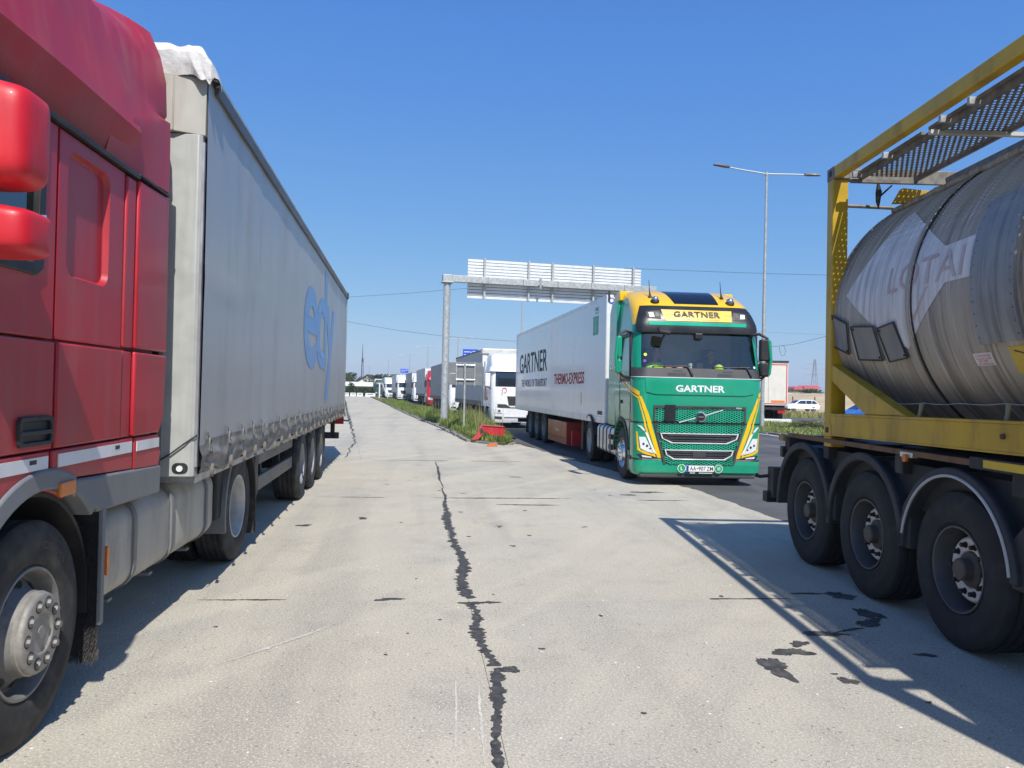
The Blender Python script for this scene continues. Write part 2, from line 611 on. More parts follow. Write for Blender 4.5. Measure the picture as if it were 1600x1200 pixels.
# ================================================================== GROUND
def concrete_mat():
    m = bpy.data.materials.new('concrete')
    nt, b = nodes_of(m)
    ob = coords(nt)
    oi = nt.nodes.new('ShaderNodeObjectInfo')
    big = noise(nt, ob, 0.22, 5, 0.6)
    c = mix_col(nt, (0.455, 0.418, 0.332), (0.385, 0.368, 0.318), ramp(nt, big, 0.38, 0.62))
    c = mix_col(nt, c, (0.49, 0.445, 0.345), math_n(nt, 'MULTIPLY', oi.outputs['Random'], 0.55))
    med = noise(nt, ob, 1.6, 7, 0.65)
    c = mix_col(nt, c, (0.235, 0.225, 0.20), ramp(nt, med, 0.50, 0.70, 0, 0.36))
    c = mix_col(nt, c, (0.52, 0.47, 0.375), ramp(nt, med, 0.48, 0.32, 0, 0.5))
    # traffic wear running along the lot
    st = noise(nt, coords_dir(nt, rad(-7), 1.1, .07), 1.0, 6, 0.6)
    c = mix_col(nt, c, (0.27, 0.255, 0.22), ramp(nt, st, 0.47, 0.66, 0, 0.5))
    st2 = noise(nt, coords_dir(nt, rad(28), 1.3, .12), 1.0, 5, 0.6)
    c = mix_col(nt, c, (0.55, 0.50, 0.395), ramp(nt, st2, 0.50, 0.66, 0, 0.4))
    # aggregate: dark pits and pale grains
    f1 = noise(nt, ob, 55, 3, 0.8)
    c = mix_col(nt, c, (0.2, 0.19, 0.17), ramp(nt, f1, 0.52, 0.64, 0, 0.52))
    f2 = noise(nt, coords(nt, (1.0, 1.0, 1), 1.0), 70, 3, 0.8)
    c = mix_col(nt, c, (0.72, 0.665, 0.55), ramp(nt, f2, 0.51, 0.62, 0, 0.65))
    v1 = nt.nodes.new('ShaderNodeTexVoronoi')
    v1.inputs['Scale'].default_value = 20
    nt.links.new(ob, v1.inputs['Vector'])
    msk = math_n(nt, 'MULTIPLY', ramp(nt, v1.outputs['Distance'], 0.2, 0.12), ramp(nt, noise(nt, ob, 7.0, 2), 0.5, 0.56))
    c = mix_col(nt, c, (0.12, 0.112, 0.10), math_n(nt, 'MULTIPLY', msk, 0.6))
    v2 = nt.nodes.new('ShaderNodeTexVoronoi')
    v2.inputs['Scale'].default_value = 9
    nt.links.new(ob, v2.inputs['Vector'])
    msk2 = math_n(nt, 'MULTIPLY', ramp(nt, v2.outputs['Distance'], 0.1, 0.05), ramp(nt, noise(nt, ob, 3.1, 2), 0.55, 0.6))
    c = mix_col(nt, c, (0.8, 0.79, 0.75), msk2)
    nt.links.new(c, b.inputs['Base Color'])
    b.inputs['Roughness'].default_value = 0.88
    b.inputs['Specular IOR Level'].default_value = 0.3
    h = math_n(nt, 'ADD', math_n(nt, 'MULTIPLY', f1, 0.7), math_n(nt, 'MULTIPLY', noise(nt, ob, 170, 3), 0.5))
    add_bump(nt, b, h, 0.6, 0.008)
    return m

def asphalt_mat():
    m = bpy.data.materials.new('asphalt')
    nt, b = nodes_of(m)
    ob = coords(nt)
    c = mix_col(nt, (0.062, 0.062, 0.064), (0.115, 0.113, 0.11), ramp(nt, noise(nt, ob, 0.35, 6, 0.6), 0.35, 0.68))
    st = noise(nt, coords(nt, (1.2, 0.06, 1), rad(-10)), 1.0, 5, 0.6)
    c = mix_col(nt, c, (0.17, 0.165, 0.155), ramp(nt, st, 0.5, 0.72, 0, 0.65))
    c = mix_col(nt, c, (0.20, 0.195, 0.185), ramp(nt, noise(nt, ob, 70, 3, 0.7), 0.58, 0.75, 0, 0.6))
    nt.links.new(c, b.inputs['Base Color'])
    b.inputs['Roughness'].default_value = 0.8
    add_bump(nt, b, noise(nt, ob, 90, 3), 0.5, 0.008)
    return m

def soil_mat(name, c1, c2, c3, sc=1.5):
    m = bpy.data.materials.new(name)
    nt, b = nodes_of(m)
    ob = coords(nt)
    c = mix_col(nt, c1, c2, ramp(nt, noise(nt, ob, sc, 8, 0.65), 0.35, 0.65))
    c = mix_col(nt, c, c3, ramp(nt, noise(nt, ob, sc * 0.13, 5, 0.6), 0.42, 0.66))
    nt.links.new(c, b.inputs['Base Color'])
    b.inputs['Roughness'].default_value = 0.95
    add_bump(nt, b, noise(nt, ob, sc * 5, 5), 0.5, 0.03)
    return m

M_conc = concrete_mat()
M_asph = asphalt_mat()
M_tar = mat('tar', (0.055, 0.053, 0.051), 0.75, var=0.35, vscale=14, dirt=(0.2, 0.19, 0.17), damt=0.6, dlo=0.5, dhi=0.72, dscale=(30, 30, 30), bump=0.5, bscale=120)
M_oil = mat('oil_stain', (0.065, 0.061, 0.055), 0.6, var=0.4, vscale=8, dirt=(0.2, 0.19, 0.17), damt=0.55, dlo=0.45, dhi=0.7, dscale=(22, 22, 22))
M_paintline = mat('road_paint', (0.7, 0.7, 0.68), 0.7, var=0.1, dirt=(0.2, 0.2, 0.19), damt=0.5, dscale=(6, 6, 6))
M_chalk = mat('chalk_mark', (0.62, 0.59, 0.52), 0.9, var=0.12, dirt=(0.4, 0.38, 0.33), damt=0.9, dlo=0.35, dhi=0.6, dscale=(30, 30, 30))
M_kerb = mat('kerb_stone', (0.25, 0.235, 0.2), 0.9, var=0.25, vscale=4, dirt=(0.12, 0.11, 0.095), damt=0.7, dscale=(6, 6, 6), bump=0.4, bscale=40)
M_soil = soil_mat('dry_ground', (0.30, 0.25, 0.15), (0.20, 0.19, 0.09), (0.36, 0.29, 0.18), 0.7)
M_grass_soil = soil_mat('grass_soil', (0.12, 0.13, 0.045), (0.19, 0.17, 0.09), (0.10, 0.12, 0.04), 2.0)
M_field = soil_mat('dry_field', (0.46, 0.36, 0.22), (0.40, 0.30, 0.17), (0.52, 0.42, 0.27), 0.35)

g = B()
g.face([(-1500, -400, -.06), (1500, -400, -.06), (1500, 2600, -.06), (-1500, 2600, -.06)])
structure(g.build('ground', M_soil, None, 0))

# concrete lot: one sheet below, slabs on top of it
lot = B()
lot.prism([(-75, -30), (14, -30), (14, 26), (-1.25, 25.0), (-3.05, 34.2), (-6.6, 50.2), (-14.35, 86.7), (-27, 146), (-75, 146)], 'z', -.05, -.014)
lot = structure(lot.build('parking_lot', M_conc, None, 0))

def clip(poly, p, n):
    out = []
    for i in range(len(poly)):
        a, b_ = poly[i], poly[(i + 1) % len(poly)]
        da = (a[0] - p[0]) * n[0] + (a[1] - p[1]) * n[1]
        db = (b_[0] - p[0]) * n[0] + (b_[1] - p[1]) * n[1]
        if da >= 0:
            out.append(a)
        if (da >= 0) != (db >= 0):
            t = da / (da - db)
            out.append((a[0] + (b_[0] - a[0]) * t, a[1] + (b_[1] - a[1]) * t))
    return out

def grid_frame(org, deg):
    a = rad(deg)
    U, V = (math.cos(a), math.sin(a)), (-math.sin(a), math.cos(a))
    return lambda u, v: (org[0] + U[0] * u + V[0] * v, org[1] + U[1] * u + V[1] * v), U, V

NG, NU, NV = grid_frame((-0.30, 6.16), 6.9)
gap = 0.0015
def slab(poly):
    if len(poly) < 3:
        return
    cx = sum(p[0] for p in poly) / len(poly)
    b = B()
    b.prism(poly, 'z', -.013, 0.0)
    b.build('concrete_slab', M_conc, lot, 0)
for i in range(-3, 3):
    for j in range(-3, 2):
        u0_, u1_ = i * 4.2, (i + 1) * 4.2
        v0_, v1_ = j * 6.0, (j + 1) * 6.0 + (0.15 if j == 1 else 0)
        slab([NG(u0_ + gap, v0_ + gap), NG(u1_ - gap, v0_ + gap), NG(u1_ - gap, v1_ - gap), NG(u0_ + gap, v1_ - gap)])
FG, FU, FV = grid_frame((-3.55, 18.3), 12.4)
edge_p = NG(0, 12.17)
for i in range(-4, 2):
    for j in range(-2, 9):
        u0_, u1_ = i * 4.4, (i + 1) * 4.4
        v0_, v1_ = j * 6.0, (j + 1) * 6.0
        poly = [FG(u0_ + gap, v0_ + gap), FG(u1_ - gap, v0_ + gap), FG(u1_ - gap, v1_ - gap), FG(u0_ + gap, v1_ - gap)]
        poly = clip(poly, edge_p, NV)
        poly = clip(poly, (-1.5, 25.37), (-0.977, -0.212)) if i >= 0 and j >= 1 else poly
        if i == 1 and j < 1:
            poly = clip(poly, (0.4, 24), (-0.9, -0.3))
        if len(poly) >= 3:
            slab(poly)

# road of asphalt, lying over the edge of the concrete
ROAD_L = [(4.75, -8), (4.45, 3), (4.1, 8), (3.78, 10.5), (3.34, 13.85), (2.9, 15.3), (2.27, 16.7), (1.25, 20.6), (0.35, 24.6), (-0.05, 25.6), (0.2, 27.6), (-1.2, 34.3), (-4.75, 50.2), (-12.5, 86.7), (-25.1, 146)]
ROAD_R = [(13.4, -8), (13.1, 3), (12.9, 8), (12.75, 10.5), (12.6, 13.85), (12.5, 15.3), (12.4, 16.7), (12.25, 20.6), (12.1, 24.6), (12.05, 25.6), (12.0, 27.6), (11.9, 34.3), (9.0, 50.2), (1.2, 86.7), (-11, 146)]
def wob(P, amp=.05, n=12):
    out = []
    for a, b_ in zip(P[:-1], P[1:]):
        for k in range(n):
            t = k / n
            out.append((a[0] + (b_[0] - a[0]) * t + random.uniform(-amp, amp), a[1] + (b_[1] - a[1]) * t, 0.004))
    out.append((*P[-1], 0.004))
    return out
L_, R_ = wob(ROAD_L), [(x, y, .004) for x, y, z in wob(ROAD_R, 0)]
structure(B().strip(L_, R_).build('road', M_asph, None, 0))
ln = [(x - .42, y) for x, y in ROAD_R[3:]]
structure(B().strip([(x, y, .008) for x, y in ln], [(x + .14, y, .008) for x, y in ln]).build('edge_line', M_paintline, None, 0))
structure(B().face([(8, 51, -.02), (90, 46, -.02), (90, 60, -.02), (8, 66, -.02)]).build('side_road', M_asph, None, 0))

# tar-filled joints: ribbons with ragged edges
def ribbon(name, pts, w, m, z=.0032, step=.018, jag=.35, breaks=(), drop=0.0):
    dense = []
    for (x0, y0), (x1, y1) in zip(pts[:-1], pts[1:]):
        n = max(2, int(math.hypot(x1 - x0, y1 - y0) / step))
        dense += [(x0 + (x1 - x0) * k / n, y0 + (y1 - y0) * k / n) for k in range(n)]
    dense.append(pts[-1])
    b = B()
    V = []
    s = random.random() * 100
    N = len(dense)
    lo = hi = 0.0
    for i, (x, y) in enumerate(dense):
        a = dense[max(0, i - 1)]
        c = dense[min(N - 1, i + 1)]
        d = Vector((c[0] - a[0], c[1] - a[1])).normalized()
        nx, ny = d.y, -d.x
        t = i * step
        wv = 0.82 + .16 * math.sin(t * 2.1 + s) + .16 * math.sin(t * 6.3 + 2 * s) + .12 * math.sin(t * 17 + s)
        lo += (random.uniform(-jag, jag) * 1.5 - lo) * .62
        hi += (random.uniform(-jag, jag) * 1.5 - hi) * .62
        off = (.3 * math.sin(t * 1.7 + s) + .25 * math.sin(t * 4.1)) * w * .5
        e = min(1, 3.0 * min(i, N - 1 - i) / N + .15)
        wl = max(.12, wv + lo) * w / 2 * e
        wr = max(.12, wv + hi) * w / 2 * e
        V.append(((x + nx * (off - wl), y + ny * (off - wl), z), (x + nx * (off + wr), y + ny * (off + wr), z)))
    for i in range(N - 1):
        t = i * step
        if any(a <= t <= b_ for a, b_ in breaks):
            continue
        if drop and math.sin(t * 1.3 + s) + math.sin(t * 3.1 + s * 2) > 2 - 4 * drop:
            continue
        b.face([V[i][0], V[i][1], V[i + 1][1], V[i + 1][0]])
    return b.build(name, m, lot, 0)

crack = [(0.05, 2.6), (-0.01, 3.48), (-0.05, 4.1), (-0.09, 4.75), (-0.19, 5.3), (-0.23, 5.84), (-0.36, 6.6), (-0.48, 7.84), (-0.66, 8.8), (-0.74, 9.68), (-0.98, 11.6), (-1.15, 13.3)]
ribbon('tar_seam', crack, .105, M_tar, jag=.5, breaks=((2.05, 2.13), (3.5, 3.66)))
ribbon('tar_seam', [(-1.15, 13.3), (-1.33, 14.6), (-1.47, 15.8), (-1.78, 18.3)], .05, M_tar, drop=.15)
ribbon('tar_seam', [(-4.0, 18.6), (-4.9, 24.2), (-7.7, 36.8), (-12, 56), (-22.2, 102.6)], .17, M_tar, step=.12, jag=.5, drop=.08)
ribbon('tar_seam', [(-1.2, 12.05), (-.3, 12.14), (1.0, 12.3)], .075, M_tar, jag=.5)
ribbon('tar_seam', [(-.2, 11.5), (.75, 11.55)], .08, M_tar, jag=.3)
ribbon('tar_seam', [(-.4, 6.15), (-.05, 6.2)], .09, M_tar, jag=.4)
ribbon('tar_seam', [(-3.4, 18.12), (-1.4, 18.38), (1.0, 18.62)], .06, M_tar, drop=.25)
ribbon('tar_seam', [(2.0, 12.3), (2.9, 12.35)], .07, M_tar, jag=.4)
ribbon('tar_seam', [(1.4, 6.42), (2.4, 6.5)], .03, M_tar, jag=.4, drop=.2)
ribbon('tar_seam', [(-3.0, 11.85), (-1.3, 12.02)], .03, M_tar, jag=.5, drop=.3)
ribbon('tar_seam', [(-2.45, 6.05), (-1.75, 6.12)], .03, M_tar, jag=.5)

def blob(name, cx, cy, rx, ry, m, rot=0.0, jag=.3, n=44, z=.0034):
    pts = []
    ph = [random.uniform(0, 6.28) for _ in range(5)]
    e = 0
    for k in range(n):
        t = 2 * PI * k / n
        e += (random.uniform(-jag, jag) - e) * .6
        q = 1 + e + .22 * math.sin(2 * t + ph[0]) + .16 * math.sin(3 * t + ph[1]) + .1 * math.sin(5 * t + ph[2])
        x, y = rx * q * math.cos(t), ry * q * math.sin(t)
        pts.append((cx + x * math.cos(rot) - y * math.sin(rot), cy + x * math.sin(rot) + y * math.cos(rot), z))
    b = B()
    c = b.bm.verts.new((cx, cy, z))
    v = [b.bm.verts.new(p) for p in pts]
    for k in range(n):
        b.bm.faces.new((c, v[k], v[(k + 1) % n]))
    return b.build(name, m, lot, 0, weld=False)
blob('tar_patch', .02, 4.70, .06, .06, M_tar, .6, .3)
blob('oil_stain', 1.70, 4.85, .085, .16, M_oil, .15, .4)
blob('oil_stain', 1.90, 5.14, .10, .08, M_oil, .3, .4)
blob('oil_stain', 2.03, 5.32, .07, .05, M_oil, .2, .4)
blob('oil_stain', 2.28, 5.55, .15, .06, M_oil, .2, .35)
blob('oil_stain', 2.52, 5.66, .12, .02, M_oil, .4, .4)
blob('oil_stain', 2.76, 5.86, .15, .06, M_oil, .5, .35)
blob('oil_stain', 2.86, 6.1, .075, .15, M_oil, .2, .3)
blob('oil_stain', 2.87, 6.62, .12, .1, M_oil, .3, .4)
blob('oil_stain', 2.60, 6.68, .16, .022, M_oil, .1, .3)
blob('oil_stain', 2.06, 4.64, .045, .06, M_oil, .3, .4)
blob('oil_stain', 2.03, 4.75, .02, .012, M_oil, .3, .4)
blob('oil_stain', 2.81, 5.14, .07, .03, M_oil, .1, .3)
for _ in range(40):
    x, y = random.uniform(-2.3, 2.6), random.uniform(3.2, 17)
    r_ = random.uniform(.005, .013) * (1 + y / 9)
    blob('oil_stain', x, y, r_ * random.uniform(.7, 1.5), r_, M_oil, random.uniform(-.4, .4), .4, 18)
for x, y, a, b_ in ((-.95, 6.2, .13, .03), (2.35, 13.3, .26, .09), (2.0, 12.9, .16, .05), (.1, 15.2, .1, .05), (-1.9, 10.0, .06, .07), (-2.5, 9.4, .1, .05)):
    blob('oil_stain', x, y, a, b_, M_oil, random.uniform(-.1, .25), .4)
# pale scratches
for p, w in ((((-.205, 3.3), (-.27, 4.3), (-.29, 4.5)), .014), (((-.07, 3.3), (-.13, 4.1), (-.15, 4.45)), .016), (((-1.75, 4.65), (-1.2, 5.55)), .03)):
    r = ribbon('chalk_scratch', list(p), w, M_chalk, z=.003, step=.02, jag=.6, drop=.05)

# loose grit and small stones on the concrete
V, F = [], []
for _ in range(900):
    x, y = random.uniform(-2.4, 3.4), 3.0 + random.random() ** 1.6 * 15
    r_ = random.uniform(.003, .008)
    b0 = len(V)
    for sx, sy, sz in ((1, .2, 0), (-.3, 1, 0), (-.8, -.7, 0), (.1, .1, 1.1)):
        V.append((x + sx * r_, y + sy * r_, sz * r_ + .001))
    F += [(b0, b0 + 1, b0 + 3), (b0 + 1, b0 + 2, b0 + 3), (b0 + 2, b0, b0 + 3)]
tag(raw('grit', V, F, mat('grit_stone', (0.48, 0.46, 0.41), 0.9, var=0.5, vscale=30)), 'loose pale grit scattered over the concrete lot', 'grit', None, 'stuff')

# ------------------------------------------------------------------ median strip with kerb stones and long grass
MED_L = [(-1.30, 25.35), (-3.08, 34.3), (-6.63, 50.2), (-14.38, 86.7), (-26.9, 146)]
MED_R = [(0.10, 25.45), (-1.22, 34.3), (-4.78, 50.2), (-12.5, 86.7), (-25.1, 146)]
med = B()
med.prism([(-.2, 23.9)] + MED_R + MED_L[::-1], 'z', -.02, .085)
structure(med.build('median_strip', M_grass_soil, None, 0))
kerb = B()
kerb.prism([(-.2, 23.95), (.0, 25.3), (-.1, 25.3), (-.3, 24.1)], 'z', 0, .06)
kerb = structure(kerb.build('kerb', M_kerb, None, 0))
def kerb_run(P, w=.14, h=.075, L=.98, maxn=60, par=None, jit=.03):
    n = 0
    for (x0, y0), (x1, y1) in zip(P[:-1], P[1:]):
        d = math.hypot(x1 - x0, y1 - y0)
        k = int(d / 1.0)
        for i in range(k):
            t = (i + .5) / k
            b = B().box(-L / 2, L / 2, -w / 2, w / 2, -.06, h)
            o = b.build('kerb_stone', M_kerb, par, 0, bevel=.012)
            o.location = (x0 + (x1 - x0) * t + random.uniform(-jit, jit), y0 + (y1 - y0) * t, random.uniform(-.045, .02))
            o.rotation_euler = (random.uniform(-.05, .05), random.uniform(-.02, .02), math.atan2(y1 - y0, x1 - x0) + random.uniform(-.04, .04))
            n += 1
            if n >= maxn:
                return
kerb_run([(-.15, 23.75), (-1.36, 25.2)], par=kerb)
kerb_run([(-1.38, 25.4), (-3.16, 34.3), (-6.71, 50.2), (-12, 75)], maxn=46, par=kerb)
kerb_run([(-.05, 23.85), (.16, 25.5)], par=kerb)
kerb2 = B()
kerb2.box(12.2, 12.36, -8, 20, -.05, .1)
kerb2 = structure(kerb2.build('kerb', M_kerb, None, 0))
kerb_run([(12.4, 20.6), (12.2, 27.6), (12.08, 34.3), (10.9, 41)], maxn=40, par=kerb2, jit=.01)
verge = B()
verge.prism([(12.4, -8), (12.55, 20.6), (12.3, 27.6), (12.15, 34.3), (9.3, 50.2), (60, 46), (60, -8)], 'z', -.04, .07)
structure(verge.build('grass_verge', M_grass_soil, None, 0))

def grass_mesh(name, label, pts, hs, cols, w=.02, tilt=.45):
    n = len(pts)
    P = np.array(pts, float)
    H = np.array(hs, float)
    az = rng.uniform(0, 2 * PI, n)
    wv = np.stack([np.cos(az), np.sin(az), np.zeros(n)], 1) * (w * rng.uniform(.6, 1.5, n))[:, None]
    la = rng.uniform(0, 2 * PI, n)
    ln_ = (H * rng.uniform(0.05, tilt, n))[:, None] * np.stack([np.cos(la), np.sin(la), np.zeros(n)], 1)
    upv = np.zeros((n, 3))
    upv[:, 2] = H
    mid = P + upv * .6 + ln_ * .35
    tip = P + upv + ln_ * 1.2
    verts = np.stack([P - wv, P + wv, mid + wv * .7, mid - wv * .7, tip], 1).reshape(-1, 3)
    base = np.arange(n) * 5
    faces = []
    for b_ in base:
        faces.append((b_, b_ + 1, b_ + 2, b_ + 3))
        faces.append((b_ + 3, b_ + 2, b_ + 4))
    me = bpy.data.meshes.new(name)
    me.from_pydata(verts.tolist(), [], faces)
    mi = rng.choice(len(cols), n, p=[c[1] for c in cols])
    for c, _ in cols:
        me.materials.append(c)
    me.polygons.foreach_set('material_index', np.repeat(mi, 2).astype(np.int32))
    me.update()
    o = bpy.data.objects.new(name, me)
    COL.objects.link(o)
    return tag(o, label, 'grass', None, 'stuff')

def leaf_mat(name, c, tr=.35):
    m = bpy.data.materials.new(name)
    m.use_nodes = True
    nt = m.node_tree
    b = nt.nodes['Principled BSDF']
    v = coords(nt)
    cc = mix_col(nt, [x * .7 for x in c], [x * 1.3 for x in c], ramp(nt, noise(nt, v, 1.5, 4), .3, .7))
    nt.links.new(cc, b.inputs['Base Color'])
    b.inputs['Roughness'].default_value = .7
    b.inputs['Specular IOR Level'].default_value = .25
    t = nt.nodes.new('ShaderNodeBsdfTranslucent')
    nt.links.new(cc, t.inputs[0])
    mx = nt.nodes.new('ShaderNodeMixShader')
    mx.inputs[0].default_value = tr
    o = [n for n in nt.nodes if n.type == 'OUTPUT_MATERIAL'][0]
    nt.links.new(b.outputs[0], mx.inputs[1])
    nt.links.new(t.outputs[0], mx.inputs[2])
    nt.links.new(mx.outputs[0], o.inputs[0])
    return m
G1 = leaf_mat('grass_green', (0.20, 0.29, 0.06))
G2 = leaf_mat('grass_lush', (0.10, 0.18, 0.04))
G3 = leaf_mat('grass_straw', (0.36, 0.29, 0.15))
G4 = leaf_mat('grass_pale', (0.32, 0.36, 0.12))

def lerp_line(P, t):
    ys = [p[1] for p in P]
    xs = [p[0] for p in P]
    return np.interp(t, ys, xs)
pts, hs = [], []
for _ in range(34000):
    y = 24.2 + (random.random() ** 1.7) * 75
    if y < 25.35:
        xl, xr = -.25 - (y - 23.9) * .7, 0.0
    else:
        xl, xr = lerp_line(MED_L, y), lerp_line(MED_R, y)
    if y < 25.75 and random.random() < .85:
        continue
    x = xl + .08 + (xr - xl - .1) * random.random()
    clump = .55 + .45 * math.sin(x * 3.1 + y * .9) * math.sin(y * .53 + 1.3)
    edge = min(1, (x - xl) / .8 + .25)
    tall = 0.16 + .42 * clump * edge * min(1, max(.18, (y - 24.6) / 6)) * (1.25 if 31 < y < 45 else .8 if y < 50 else .6)
    pts.append((x, y, .08))
    hs.append(tall * random.uniform(.5, 1.35))
grass_mesh('median_grass', 'long green and straw coloured grass growing on the median strip between lot and road', pts, hs, ((G1, .42), (G2, .22), (G3, .14), (G4, .22)), w=.016)
# tall seed stalks
pts, hs = [], []
for _ in range(130):
    y = 27 + random.random() ** 1.3 * 22
    xl, xr = lerp_line(MED_L, y), lerp_line(MED_R, y)
    pts.append((xl + .5 + (xr - xl - .5) * random.random(), y, .08))
    hs.append(random.uniform(.7, 1.35))
grass_mesh('seed_stalks', 'tall straw coloured seed stalks standing out of the median grass', pts, hs, ((G3, .75), (G4, .25)), w=.012, tilt=.3)
pts, hs = [], []
for _ in range(30000):
    y = 24 + random.random() * 27
    xr = 40
    x0 = np.interp(y, [20, 27.6, 34.3, 50.2], [12.6, 12.45, 12.3, 9.6])
    x = x0 + random.random() ** 1.3 * 24
    pts.append((x, y, .06))
    hs.append((.05 + .13 * (.5 + .5 * math.sin(x * 1.3 + y * .8) * math.sin(y * .31))) * random.uniform(.5, 1.5))
grass_mesh('verge_grass', 'patchy green and dry grass on the verge right of the road', pts, hs, ((G1, .34), (G2, .12), (G3, .26), (G4, .28)), w=.03)
pts, hs = [], []
for _ in range(9000):
    y = 66 + random.random() * 10
    x = 12 + random.random() * 44
    pts.append((x, y, -.05))
    hs.append(random.uniform(.15, .6))
grass_mesh('roadside_weeds', 'dry weeds along the far side of the side road', pts, hs, ((G1, .2), (G3, .5), (G4, .3)), w=.05)
# heap of dry brush on the verge
V, F = [], []
for _ in range(260):
    x, y = 15.7 + random.gauss(0, .75), 41 + random.gauss(0, .5)
    h = max(.02, .42 - ((x - 15.7) ** 2 * .35 + (y - 41) ** 2 * .5)) * random.random()
    a = random.uniform(0, PI)
    l = random.uniform(.2, .7)
    b0 = len(V)
    d = Vector((math.cos(a), math.sin(a), random.uniform(-.2, .35))) * l * .5
    s = Vector((-math.sin(a), math.cos(a), .6)) * .012
    c = Vector((x, y, .1 + h))
    V += [c - d - s, c + d - s, c + d + s, c - d + s]
    F.append((b0, b0 + 1, b0 + 2, b0 + 3))
tag(raw('brush_heap', V, F, mat('dead_twigs', (0.05, 0.042, 0.035), 0.9, var=.4)), 'dark heap of dead twigs lying on the right verge', 'brush heap', None, 'stuff')
# ================================================================== RED TRACTOR (left foreground)
M_red = mat('red_cab_paint', (0.42, 0.014, 0.026), 0.45, var=0.14, vscale=1.7, coat=0.15, dirt=(0.36, 0.15, 0.15), damt=0.5, dscale=(8, 8, 0.5), dlo=.42, dhi=.75)
M_red_mirror = mat('red_mirror_paint', (0.58, 0.010, 0.022), 0.5, var=0.08, vscale=5, coat=0.05, dirt=(0.5, 0.2, 0.2), damt=0.25, dscale=(9, 9, 1.2))
M_tank_alu = mat('dusty_tank_metal', (0.40, 0.385, 0.355), 0.5, 0.3, var=0.12, dirt=(0.2, 0.18, 0.15), damt=0.6, dscale=(5, 5, 1.2))
M_sticker = mat('white_stripe', (0.72, 0.73, 0.74), 0.4, var=0.06, dirt=(0.45, 0.4, 0.36), damt=0.3)
M_print = mat('black_print', (0.02, 0.02, 0.022), 0.5, var=0.1)

red = thing('tractor_unit', 'red tractor unit in the left foreground with bulging roof fairing and dusty front wheel', 'truck', (-2.19, 3.68, 0), rad(5.9))
WY = -.08
arch = ang_pts(WY, .52, .655, 62, 185, 18)
sh = B().prism([(-1.5, .55), (-1.5, 2.0), (-1.22, 2.95), (.95, 2.95), (.95, 1.16), (.26, 1.12)] + arch + [(-.74, .4), (-1.3, .4)], 'x', -2.38, -.05)
sh.build('cab_body', M_red, red, 30, bevel=.012)
# door in two pressings around a window opening
d = B()
win = [(-1.06, 2.20), (-.22, 2.20), (-.16, 2.24), (-.15, 2.80), (-.2, 2.87), (-.90, 2.87)]
d.plate([(-1.36, 1.895), (-.012, 1.895), (-.012, 2.92), (-1.12, 2.92)], [win], 'x', -.06, -.008)
d.prism([(-1.42, 1.375), (-.016, 1.375), (-.012, 1.885), (-1.36, 1.885)], 'x', -.06, .002)
door = d.build('door', M_red, red, 30, bevel=.009)
fr = B().plate([(p[0] * 1.0 + (-.03 if p[0] < -.6 else .022), p[1] + (.025 if p[1] > 2.5 else -.025)) for p in win], [[(p[0] + (.03 if p[0] < -.6 else -.03), p[1] + (-.03 if p[1] > 2.5 else .03)) for p in win]], 'x', -.035, .004)
fr.build('window_frame', M_black, door, 30, bevel=.006)
B().prism(win, 'x', -.034, -.028).build('window_pane', M_glass_dark, door, 0)
hd = B().plate(rrect(-.34, -.035, 1.40, 1.535, .03), [rrect(-.315, -.06, 1.42, 1.515, .02)], 'x', -.002, .02)
hd.box(-.004, .004, -.315, -.06, 1.42, 1.515)
hd.box(-.0, .022, -.335, -.04, 1.452, 1.472)
hd.build('door_handle', M_black, door, 30, bevel=.004)
# rear side panels with pressed locker recess
lk = rrect(.115, .585, 2.235, 2.835, .07)
lk_out = rrect(.102, .598, 2.222, 2.848, .08)
p = B().plate([(.012, 1.90), (.795, 1.90), (.795, 2.92), (.012, 2.92)], [lk_out], 'x', -.07, -.012)
# sloped rim into the recess
n_ = len(lk)
p.loft([[(-.012, a, b) for a, b in lk_out], [(-.045, a, b) for a, b in lk]], cap=False)
p.face([(-.045, a, b) for a, b in lk])
p.build('side_panel', M_red, red, 20, bevel=.004)
B().box(-.07, .0, .808, .945, 1.905, 2.915).build('pillar_panel', M_red, red, 30, bevel=.012)
B().prism([(.016, 1.375), (.785, 1.375), (.79, 1.885), (.016, 1.885)], 'x', -.07, .003).build('side_panel', M_red, red, 30, bevel=.009)
B().box(-.07, -.004, .802, .94, 1.375, 1.885).build('pillar_panel', M_red, red, 30, bevel=.009)
# sills with white stripes
s = B().prism([(-1.42, .95), (-.78, .95)] + ang_pts(WY, .52, .76, 146, 88, 8) + [(-.03, 1.365), (-1.42, 1.365)], 'x', -.07, .0)
s.build('sill', M_red, red, 30, bevel=.008)
B().box(0.0, .004, -1.4, -.05, 1.285, 1.345).build('stripe', M_sticker, red, 0)
B().prism([(-.008, 1.22), (.99, 1.175), (.99, 1.365), (-.008, 1.365)], 'x', -.07, .0).build('sill', M_red, red, 30, bevel=.008)
B().box(0.0, .004, .05, .965, 1.28, 1.345).build('stripe', M_sticker, red, 0)
for y0 in (-.22, .72):
    b = B().box(.004, .0055, y0, y0 + .06, 1.315, 1.335)
    b.build('stripe_mark', M_print, red, 0)
